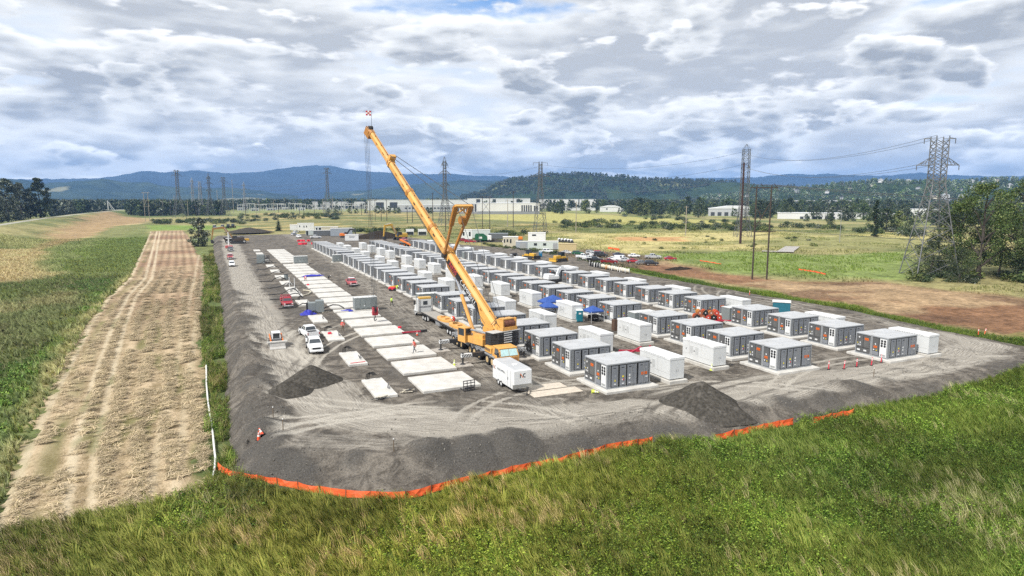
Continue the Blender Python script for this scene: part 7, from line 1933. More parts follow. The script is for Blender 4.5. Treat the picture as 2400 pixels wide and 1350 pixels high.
def person(loc, rz, pose, top, vest, legs, label, hat=HELM, sc=1.0):
    J = {k: Vector(v) for k, v in POSES[pose].items()}
    sh = (J['chest'] * .35 + J['neck'] * .65)
    V = []; E = []; Rr = []
    def add(p, r, par=None):
        V.append(tuple(p)); Rr.append(r)
        if par is not None:
            E.append((par, len(V) - 1))
        return len(V) - 1
    p0 = add(J['pel'], .15); c1 = add(J['pel'].lerp(J['chest'], .5), .145, p0); c0 = add(J['chest'], .165, c1); n0 = add(J['neck'], .065, c0); h1 = add(J['neck'].lerp(J['head'], .62), .085, n0); h2 = add(J['head'] + (J['head'] - J['neck']).normalized() * .05, .10, h1)
    fwd = Vector((1, 0, 0))
    for s, q in ((1, 'l'), (-1, 'r')):
        hp = J['pel'] + Vector((0, .10 * s, -.05)); a = add(hp, .105, p0); k = add(J['knee' + q], .068, a); f = add(J['foot' + q] + Vector((-.02, 0, .02)), .05, k); add(J['foot' + q] + Vector((.17, .02 * s, -.04)), .045, f)
        shp = sh + Vector((0, .19 * s, -.02)); a = add(shp, .075, c0); e = add(J['elb' + q], .05, a); hd = J['hnd' + q]; w = add(hd, .034, e); d = (hd - J['elb' + q]).normalized(); pm_ = add(hd + d * .07, .038, w)
    me = bpy.data.meshes.new('figure'); me.from_pydata(V, E, [])
    o = bpy.data.objects.new('figure', me); COL.objects.link(o)
    sk = o.modifiers.new('skin', 'SKIN'); sk.use_smooth_shade = True
    for v, r in zip(me.skin_vertices[0].data, Rr):
        v.radius = (r, r)
    me.skin_vertices[0].data[0].use_root = True
    o.modifiers.new('sub', 'SUBSURF').levels = 1
    dg = bpy.context.evaluated_depsgraph_get(); bm_ = bpy.data.meshes.new_from_object(o.evaluated_get(dg)); bpy.data.objects.remove(o)
    # five fingers on each hand, a nose and ears, joined to the same mesh
    mb = MB()
    for s, q in ((1, 'l'), (-1, 'r')):
        hd = J['hnd' + q]; d = (hd - J['elb' + q]).normalized(); sd_v = d.cross(Vector((0, 0, 1))); sd_v = sd_v.normalized() if sd_v.length > .1 else Vector((0, 1, 0)); dn = sd_v.cross(d)
        for i, ln in enumerate((.07, .08, .075, .06)):
            b0 = hd + d * .085 + sd_v * (.028 - .018 * i); mb.tube([b0, b0 + d * ln * .55 - dn * .006, b0 + d * ln * .9 - dn * .03], [.0095, .009, .007], 5)
        b0 = hd + d * .035 + sd_v * .032; mb.tube([b0, b0 + sd_v * .03 + d * .03, b0 + sd_v * .035 + d * .06 - dn * .015], [.011, .010, .008], 5)
    hc = J['head']; hu = (J['head'] - J['neck']).normalized(); hf = (fwd - hu * fwd.dot(hu)).normalized() if abs(hu.x) < .9 else Vector((0, 0, -1))
    mb.hexa([hc + hf * .085 + Vector((0, .018, -.03)), hc + hf * .085 + Vector((0, -.018, -.03)), hc + hf * .118 + Vector((0, -.010, -.03)), hc + hf * .118 + Vector((0, .010, -.03)), hc + hf * .09 + Vector((0, .01, .02)), hc + hf * .09 + Vector((0, -.01, .02)), hc + hf * .098 + Vector((0, -.006, .02)), hc + hf * .098 + Vector((0, .006, .02))])
    for s in (-1, 1):
        mb.dome(hc + Vector((0, .10 * s, -.03)), .022, .014, .035, 6, 2, -1.4)
    b2 = bmesh.new(); b2.from_mesh(bm_); ex_ = bpy.data.meshes.new('x'); ex_.from_pydata(mb.v, [], mb.f); b2.from_mesh(ex_); b2.to_mesh(bm_); b2.free(); bpy.data.meshes.remove(ex_)
    bm_.materials.clear()
    for m in (SKIN, top, legs, BOOT):
        bm_.materials.append(m)
    for p in bm_.polygons:
        c = p.center; i = 1
        if c.z < .13:
            i = 3
        elif (c - J['head']).length < .19 and (c - J['neck']).dot(hu) > .02:
            i = 0
        elif min((c - J['hndl']).length, (c - J['hndr']).length) < .12 or min((c - J['hndl']).length, (c - J['hndr']).length) < .17 and c.z < J['hndl'].z - .03:
            i = 0
        elif (c - J['pel']).dot((J['chest'] - J['pel']).normalized()) < .06 and min((c - J['hndl']).length, (c - J['hndr']).length) > .2:
            i = 2
        p.material_index = i
        p.use_smooth = True
    t = link('person', bm_, None, loc, rz); t.scale = (sc,) * 3; tag(t, label, 'person')
    ax = (J['chest'] - J['pel']).normalized()
    if vest is not None:
        mb = MB(); secs_ = []
        for q, rx, ry in ((.10, .155, .19), (.5, .16, .195), (1.0, .175, .215), (1.3, .15, .20), (1.45, .10, .13)):
            c = J['pel'] + (J['chest'] - J['pel']) * q; side = Vector((0, 1, 0)); fr = side.cross(ax)
            secs_.append([c + fr * (rx * math.cos(a)) + side * (ry * math.sin(a)) for a in np.linspace(0, 2 * math.pi, 15)[:-1]])
        loft(mb, secs_); v = mb.obj('vest', vest, t, smooth=True)
        mb = MB()
        for s in (-1, 1):
            c0_ = J['pel'] + (J['chest'] - J['pel']) * .15 + Vector((0, .09 * s, 0)); fr = Vector((0, 1, 0)).cross(ax)
            mb.beam(c0_ + fr * .165, c0_ + ax * .45 + fr * .17, .05, .012, fr); mb.beam(c0_ - fr * .165, c0_ + ax * .45 - fr * .17, .05, .012, fr)
        mb.obj('reflective_stripe', HIVR, v)
    mb = MB(); c = J['head'] + hu * .03
    X_a = hf; Y_a = Vector((0, 1, 0)); M = Matrix((X_a, Y_a, hu)).transposed()
    mb.dome((0, 0, 0), .135, .12, .125, 12, 4, 0)
    if hat is HELM:
        mb.cyl((.02, 0, -.005), (.02, 0, .012), .165, n=14)
    mb.v = [tuple(c + M @ Vector(p)) for p in mb.v]
    mb.obj('helmet' if hat is HELM else 'hair', hat, t, smooth=True)
    mb = MB()
    for s in (-1, 1):
        mb.dome(tuple(hc + hf * .093 + Vector((0, .035 * s, .015))), .012, .016, .01, 6, 2, -1.4)
    mb.obj('eye', DARKC, t)
    mb = MB(); q = hc + hf * .093 - hu * .055; mb.beam(q - Vector((0, .028, 0)), q + Vector((0, .028, 0)), .012, .012); mb.obj('mouth', pm('lips', (0.28, 0.11, 0.09), .6), t)
    return t
x, y = (32.73,130.27); person((x, y, .01), DN + .3 + math.pi, 'walk', VLIME, VLIME, DARKC, 'person in lime jacket and dark trousers walking alone down the aisle', HAIRM, 1.12)
x, y = (18.67,107.73); person((x, y, .01), DN - .2, 'stand', VRED, VRED, KHAKI, 'person in red vest and white helmet standing beside the narrow slab', HELM, 1.15)
x, y = (25.07,87.48); person((x, y, .31), math.pi + .5, 'walk', SKIN, VRED, JEANS, 'person in red vest and jeans striding across a wide slab', HAIRM, 1.1)
x, y = (21.65,178.83); person((x, y, .31), DN, 'bend', VRED, VRED, DARKC, 'person in red vest with pale helmet on a far slab of the middle group', HELM, 1.1)
x, y = (28.11,181.05); person((x, y, .01), .6, 'bend', DARKC, None, DARKC, 'person in dark clothes and white helmet bending at the edge of the slabs', HELM, 1.1)
x, y = (34.61,97.17); person((34.9, 98.4, 1.78), DN - .9, 'bend', VRED, VRED, DARKC, 'person in red crouching over the ballast slab on the flat trailer', HELM, 1.1)
x, y = (82.08,150.11); person((x, y, .01), DN, 'stand', VLIME, VLIME, DARKC, 'person in lime vest beside the white compact digger', HELM, 1.1)
x, y = (39.73,152.69); person((x, y, .01), DN + .4, 'bend', VLIME, VLIME, DARKC, 'person in lime vest bending over the red lift cart', HELM, 1.1)


# ------------------------------------------------------------------ plants
def leaf_mat(name, c1, c2, c3=None, rough=.75, trl=.0, sc=.35):
    m = bpy.data.materials.new(name); m.use_nodes = True; t = m.node_tree; p = t.nodes['Principled BSDF']
    g_ = node(t, 'ShaderNodeNewGeometry')
    oi = node(t, 'ShaderNodeObjectInfo').outputs['Random']
    r = g_.outputs['Random Per Island']
    col = mixc(t, r, rgba(c1), rgba(c2))
    if c3:
        col = mixc(t, mrange(t, r, .72, .8), col, rgba(c3))
    a = node(t, 'ShaderNodeAttribute', attribute_name='tint', attribute_type='INSTANCER')
    has = mth(t, 'GREATER_THAN', a.outputs['Fac'], 0.001)
    tn = node(t, 'ShaderNodeMix', {0: has, 6: (1, 1, 1, 1), 7: a.outputs['Color']}, data_type='RGBA').outputs[2]
    col = node(t, 'ShaderNodeMix', {0: 1.0, 6: col, 7: tn}, data_type='RGBA', blend_type='MULTIPLY').outputs[2]
    col = node(t, 'ShaderNodeVectorMath', {0: col, 3: mth(t, 'MULTIPLY_ADD', oi, .5, .75)}, operation='SCALE').outputs[0]
    t.links.new(col, p.inputs['Base Color']); p.inputs['Roughness'].default_value = rough; p.inputs['Specular IOR Level'].default_value = .25
    return m
BARK = pm('bark', (0.06, 0.05, 0.04), .9, var=.3, scale=2)
LF = [leaf_mat('leaf_dark', (0.018, 0.032, 0.012), (0.05, 0.078, 0.026), (0.12, 0.14, 0.085)),
      leaf_mat('leaf_mid', (0.026, 0.05, 0.015), (0.07, 0.105, 0.03), (0.13, 0.16, 0.06)),
      leaf_mat('leaf_silver', (0.03, 0.042, 0.022), (0.085, 0.105, 0.06), (0.27, 0.29, 0.235)),
      leaf_mat('leaf_light', (0.05, 0.075, 0.018), (0.125, 0.155, 0.04), (0.20, 0.21, 0.085)),
      leaf_mat('needle', (0.010, 0.022, 0.011), (0.03, 0.048, 0.02), (0.05, 0.07, 0.03))]
def leaf_quads(mb, cen, rad, n, size, rnd, flat=.5, sag=0):
    for _ in range(n):
        while True:
            d = Vector((rnd.uniform(-1, 1), rnd.uniform(-1, 1), rnd.uniform(-1, 1)))
            if d.length < 1:
                break
        p = Vector(cen) + Vector((d.x * rad[0], d.y * rad[1], d.z * rad[2]))
        s = size * rnd.uniform(.55, 1.35)
        nv = Vector((rnd.gauss(0, 1), rnd.gauss(0, 1), rnd.gauss(.5, 1))).normalized()
        u = nv.orthogonal().normalized(); u = (u * math.cos(7 * d.x) + nv.cross(u) * math.sin(7 * d.x)).normalized(); w = nv.cross(u)
        mb.add([p - u * s, p + w * s * .45, p + u * s, p - w * s * .45], [(0, 1, 2, 3)])
def tree_meshes(seed, h, w, nclump, nleaf, lsize, leaf, trunk_h=.25, limbs=7, lobes=.32, top=0.0, lean=0.0):
    """trunk with limbs, and a crown of leaf clumps with gaps"""
    rnd = random.Random(seed); tb = MB(); cb = MB()
    r0 = h * .018 + .05
    ax = [Vector((lean * h * q * q, 0, h * q)) for q in (0, .2, .45, .7, .88)]
    tb.tube([a + Vector((rnd.uniform(-.02, .02) * h, rnd.uniform(-.02, .02) * h, 0)) * (i > 0) for i, a in enumerate(ax)], [r0 * 1.25, r0, r0 * .7, r0 * .4, r0 * .12], 7)
    cl = []
    for k in range(nclump):
        q = trunk_h + (1 - trunk_h) * (k + rnd.random()) / nclump
        prof = math.sin(math.pi * min(1, (q - trunk_h) / (1 - trunk_h) * (.78 - .2 * top) + .20)) ** .8
        a = rnd.uniform(0, 2 * math.pi); rr = w / 2 * prof * math.sqrt(rnd.uniform(.12, 1)) * rnd.uniform(.8, 1.12)
        c = Vector((rr * math.cos(a) + lean * h * q * q, rr * math.sin(a), h * q)); cl.append(c)
        rad = w * lobes * .5 * rnd.uniform(.55, 1.15) * (1.1 - .4 * q)
        leaf_quads(cb, c, (rad, rad, rad * .72), nleaf, lsize, rnd)
    for k in range(limbs):
        c = rnd.choice(cl); q = max(.12, c.z / h - rnd.uniform(.15, .3)); b = Vector((lean * h * q * q, 0, h * q))
        tb.tube([b, b.lerp(c, .5) + Vector((0, 0, .03 * h)), c], [r0 * .45, r0 * .28, r0 * .08], 5)
    return tb.mesh('trunk', BARK), cb.mesh('crown', leaf)
def conifer_meshes(seed, h, w, leaf, n=26, per=26):
    rnd = random.Random(seed); tb = MB(); cb = MB()
    tb.cyl((0, 0, 0), (0, 0, h * .97), h * .016, h * .002, 6)
    for k in range(n):
        q = .10 + .88 * k / n; r = w / 2 * (1 - q) * rnd.uniform(.75, 1.15) + .1
        for i in range(per // 3 if q > .7 else per // 2):
            a = rnd.uniform(0, 2 * math.pi); u = Vector((math.cos(a), math.sin(a), -.28)); b = Vector((0, 0, h * q))
            tip = b + u * r * rnd.uniform(.7, 1.1); sd_v = Vector((-u.y, u.x, 0)) * r * .16
            m = b.lerp(tip, .55); cb.add([b, m + sd_v + Vector((0, 0, -.02 * h)), tip, m - sd_v + Vector((0, 0, -.02 * h))], [(0, 1, 2, 3)])
    return tb.mesh('trunk', BARK), cb.mesh('crown', leaf)
def bush_mesh(seed, w, h, n, lsize, leaf):
    rnd = random.Random(seed); cb = MB()
    for k in range(9):
        a = rnd.uniform(0, 6.28); rr = w / 2 * math.sqrt(rnd.random()) * .75
        leaf_quads(cb, (rr * math.cos(a), rr * math.sin(a), h * rnd.uniform(.25, .62)), (w * .26, w * .26, h * .36), n // 9, lsize, rnd)
    return cb.mesh('foliage', leaf)
def plant(name, me_pair, loc, rz, sc, label, cat, group=None):
    t = thing(name, label, cat, loc, rz, group)
    t.scale = sc if isinstance(sc, tuple) else (sc, sc, sc)
    for nm, m in (('trunk', me_pair[0]), ('crown', me_pair[1])):
        link(nm, m, t)
    return t
def gz(x, y):
    return float(terr(x, y))
# big loose trees behind the near pylon
LFR = leaf_mat('leaf_olive', (0.03, 0.056, 0.013), (0.085, 0.125, 0.03), (0.16, 0.19, 0.07))
BT = [tree_meshes(101, 20, 17, 84, 170, .20, LFR, .16, 14, .27), tree_meshes(102, 19, 15, 78, 170, .20, LF[0], .10, 12, .30), tree_meshes(103, 15, 14, 60, 110, .22, LF[0], .06, 9, .32)]
for p_, k, sc, lab in (((191.72,108.11), 0, 1.34, 'big loose pale green tree right of the near lattice pylon'), ((198.60,118.02), 1, 1.12, 'dark green tree directly behind the near lattice pylon'), ((210.08,107.08), 0, 1.38, 'tall open crowned tree cut off by the right border'),
                       ((216.01,115.96), 1, 1.12, 'dark tree filling the gap between the two loose right-hand trees'), ((186.25,118.06), 2, .8, 'low dark tree left of the foot of the near lattice pylon'), ((179.69,106.05), 2, .62, 'low silvery shrub tree at the right foot of the near lattice pylon'), ((203.46,98.98), 2, 1.2, 'dark tree at the outer right edge beside the open crowned tree')):
    plant('broadleaf_tree', BT[k], (p_[0] + 5, p_[1] + 2, gz(p_[0] + 5, p_[1] + 2) - .2), random.uniform(0, 6), sc, lab, 'tree')
# cottonwoods on the left behind the levee
CT = [tree_meshes(111, 40, 25, 110, 46, .95, LF[2], .05, 10, .27), tree_meshes(112, 40, 24, 100, 46, .95, LF[0], .05, 10, .28)]
for p_, k, sc, lab in (((-167.03,721.53), 0, 1.0, 'large silvery cottonwood at the left border'), ((-174.58,690.00), 0, 1.02, 'silvery cottonwood mostly outside the left border'), ((-165.23,759.94), 0, .92, 'silvery cottonwood third from the left border'), ((-151.98,768.00), 1, .98, 'dark rounded cottonwood standing apart at the right of the silvery group')):
    p2 = (p_[0] * 1.02, p_[1] * 1.02)
    plant('cottonwood_tree', CT[k], (p2[0], p2[1], gz(*p2) - .5), random.uniform(0, 6), (sc * 1.05, sc * 1.05, sc), lab, 'tree')
pl_ = tree_meshes(121, 14.5, 9.5, 60, 60, .42, LF[2], .02, 6, .34, 0, .06)
p_ = (-7.11,365.52); plant('poplar_tree', pl_, (p_[0], p_[1], -2.1), 0, 1.0, 'wind-blown bushy silver poplar alone at the left edge of the gravel yard', 'tree')
p_ = (44.57,507.89); plant('conifer_tree', conifer_meshes(9, 9, 6, LF[4]), (p_[0], p_[1] + 6, -2), 0, 1.3, 'small dark fir behind the far left of the yard', 'tree')
# belt of town trees on the right
TSPOT = [(563.7, 779.2), (593.7, 794.0), (564.8, 807.3), (576.4, 746.3), (567.0, 902.2), (544.8, 1027.2), (553.1, 1023.4), (642.8, 771.3), (678.7, 784.9), (577.8, 719.9), (569.1, 557.3), (603.4, 577.6), (740.7, 670.5), (444.7, 323.4), (423.0, 299.5), (431.1, 295.8), (480.1, 390.9), (548.4, 474.5), (401.9, 268.5)]
TBELT = [(701.0, 678.8, 1.09), (726.5, 691.5, 1.23), (647.3, 916.2, 1.26), (1084.0, 689.8, 1.05), (527.5, 868.6, 1.3), (474.5, 849.6, 1.48), (716.9, 538.2, 0.71), (579.7, 1089.2, 0.89), (767.8, 1077.8, 0.87), (757.6, 722.7, 1.4), (682.3, 605.9, 0.88), (793.6, 589.8, 0.77), (619.5, 309.8, 1.05), (886.4, 623.8, 1.0), (918.4, 1113.1, 1.35), (589.3, 611.3, 0.83), (665.8, 348.7, 0.64), (532.9, 725.7, 0.87), (885.3, 452.6, 0.67), (649.6, 502.3, 0.77), (680.7, 1127.7, 1.48), (1051.6, 697.3, 1.01), (825.7, 1336.6, 1.37), (628.0, 898.6, 1.14), (576.5, 808.4, 0.94), (1018.7, 775.1, 1.12), (762.9, 1034.4, 1.48), (914.8, 574.7, 1.07), (703.4, 956.7, 1.41), (1032.3, 787.3, 1.49), (769.0, 1042.1, 1.35), (792.1, 907.0, 0.9), (591.1, 974.4, 1.01), (827.3, 662.9, 1.14), (830.2, 434.8, 0.92), (1022.2, 596.6, 0.95), (671.3, 372.5, 0.76), (574.1, 806.1, 1.46), (520.2, 722.7, 1.07), (800.2, 639.3, 0.69), (477.6, 860.1, 1.0), (925.4, 653.9, 1.39), (873.5, 704.2, 0.96), (1086.8, 753.9, 1.0), (614.2, 518.1, 0.94), (546.2, 670.0, 0.74), (673.3, 1261.5, 1.14), (738.7, 1280.8, 1.09), (983.0, 817.1, 1.09), (614.4, 347.7, 0.96), (737.0, 528.8, 0.71), (809.5, 1467.4, 1.44), (599.3, 424.6, 0.65), (775.5, 595.1, 0.99), (533.0, 618.6, 0.67), (650.9, 558.5, 1.08), (693.5, 470.8, 1.02), (904.1, 498.5, 0.97), (651.4, 364.5, 0.84), (641.6, 408.7, 0.92), (826.7, 643.3, 1.23), (1039.3, 825.5, 1.27), (657.6, 330.6, 0.99), (622.0, 655.8, 0.92), (599.0, 589.0, 0.68), (1136.4, 760.8, 1.24), (881.5, 822.8, 1.3), (688.2, 628.6, 1.09), (946.2, 1203.6, 1.05), (958.7, 699.4, 0.96), (734.8, 409.2, 0.85), (916.7, 519.4, 0.96), (683.6, 947.2, 1.37), (649.6, 357.9, 0.82), (855.6, 701.3, 0.94), (609.0, 556.6, 1.05), (604.4, 423.0, 0.77), (665.4, 964.9, 1.03), (696.1, 941.9, 1.26), (832.4, 764.0, 1.4), (851.7, 434.5, 0.67), (494.9, 902.7, 0.88), (746.3, 524.4, 0.79), (1161.5, 740.5, 0.94), (1030.2, 995.2, 1.39), (846.5, 1106.3, 0.88), (792.5, 613.4, 0.94), (643.3, 482.0, 1.1), (962.9, 697.1, 1.16), (903.8, 1291.6, 1.16), (986.9, 689.5, 1.03), (625.4, 699.3, 0.89), (655.2, 516.1, 0.83), (627.6, 399.0, 0.68), (711.4, 383.9, 0.7), (674.8, 652.4, 1.08), (679.7, 728.2, 1.42), (616.0, 389.3, 0.86), (949.6, 715.7, 1.32), (731.2, 450.9, 0.99), (536.3, 726.3, 1.12), (803.8, 412.1, 1.02), (556.2, 644.2, 1.05), (936.2, 1043.4, 1.14), (640.7, 546.7, 0.88), (508.7, 932.9, 0.89), (1014.4, 640.2, 1.07), (1039.5, 665.3, 0.95), (650.5, 579.6, 1.05), (603.0, 433.3, 0.88), (1134.4, 601.9, 0.99), (856.8, 754.0, 1.32), (756.2, 578.3, 1.05), (852.6, 719.3, 1.1), (635.4, 379.4, 0.74), (614.1, 364.3, 0.89), (930.0, 772.1, 1.2), (693.1, 628.3, 0.65), (813.9, 421.2, 0.83), (765.0, 481.6, 0.88), (1080.2, 776.2, 1.2), (560.5, 571.0, 1.09), (689.1, 859.2, 0.93), (604.8, 600.1, 1.08), (826.5, 775.7, 0.97), (600.0, 470.5, 0.7), (1153.5, 746.1, 0.98), (599.9, 795.7, 1.06), (655.0, 722.7, 0.92), (1039.4, 711.9, 1.18), (817.8, 1048.2, 1.19), (783.1, 774.3, 1.12), (946.8, 830.6, 0.98), (703.4, 542.8, 0.9), (749.3, 444.7, 1.06), (584.8, 769.3, 1.38), (926.5, 518.3, 0.79), (1005.1, 549.5, 1.5), (1071.2, 610.2, 1.01), (928.9, 639.3, 0.91), (845.4, 513.3, 1.02), (668.2, 1038.1, 1.3), (703.6, 1315.5, 1.29), (620.2, 342.7, 0.69), (636.5, 575.0, 0.88), (971.2, 702.2, 0.9), (842.8, 1352.8, 1.21), (710.7, 634.7, 0.71), (785.6, 1112.4, 1.4), (641.1, 323.4, 0.68)]
FTREES = [(218.9, 1020.8, 0.47), (234.7, 1013.5, 0.78), (243.2, 1009.6, 0.61), (251.7, 1005.6, 0.72), (259.6, 1002.0, 0.56), (265.0, 999.5, 0.61), (306.3, 980.5, 0.63), (311.2, 978.2, 0.6), (370.0, 951.1, 0.66), (388.8, 942.4, 0.45), (402.2, 936.3, 0.7), (404.0, 935.4, 0.75), (424.0, 926.2, 0.51), (435.6, 920.9, 0.61), (177.7, 1039.8, 0.71), (195.9, 1031.4, 0.59), (165.5, 1045.4, 0.52), (205.0, 1027.2, 0.51)]
TOWN = [(2599.4, 2152.9), (1962.9, 1094.8), (1707.5, 1153.7), (2106.9, 1540.2), (1941.8, 1464.7), (2056.3, 1048.6), (1209.0, 1335.8), (1824.3, 1183.3), (2356.5, 1423.4), (1890.7, 1051.0), (1780.0, 1215.1), (2289.4, 1454.1), (2844.9, 1888.2), (1648.5, 1651.6), (1308.8, 1989.8), (1857.1, 1344.2), (1163.4, 1326.7), (2253.5, 1585.4), (1941.8, 1374.9), (1995.5, 1616.0), (2263.1, 1134.6), (1792.2, 1215.3), (3423.5, 1751.8), (1718.2, 1274.3), (1604.4, 1776.7), (1527.3, 2198.2)]
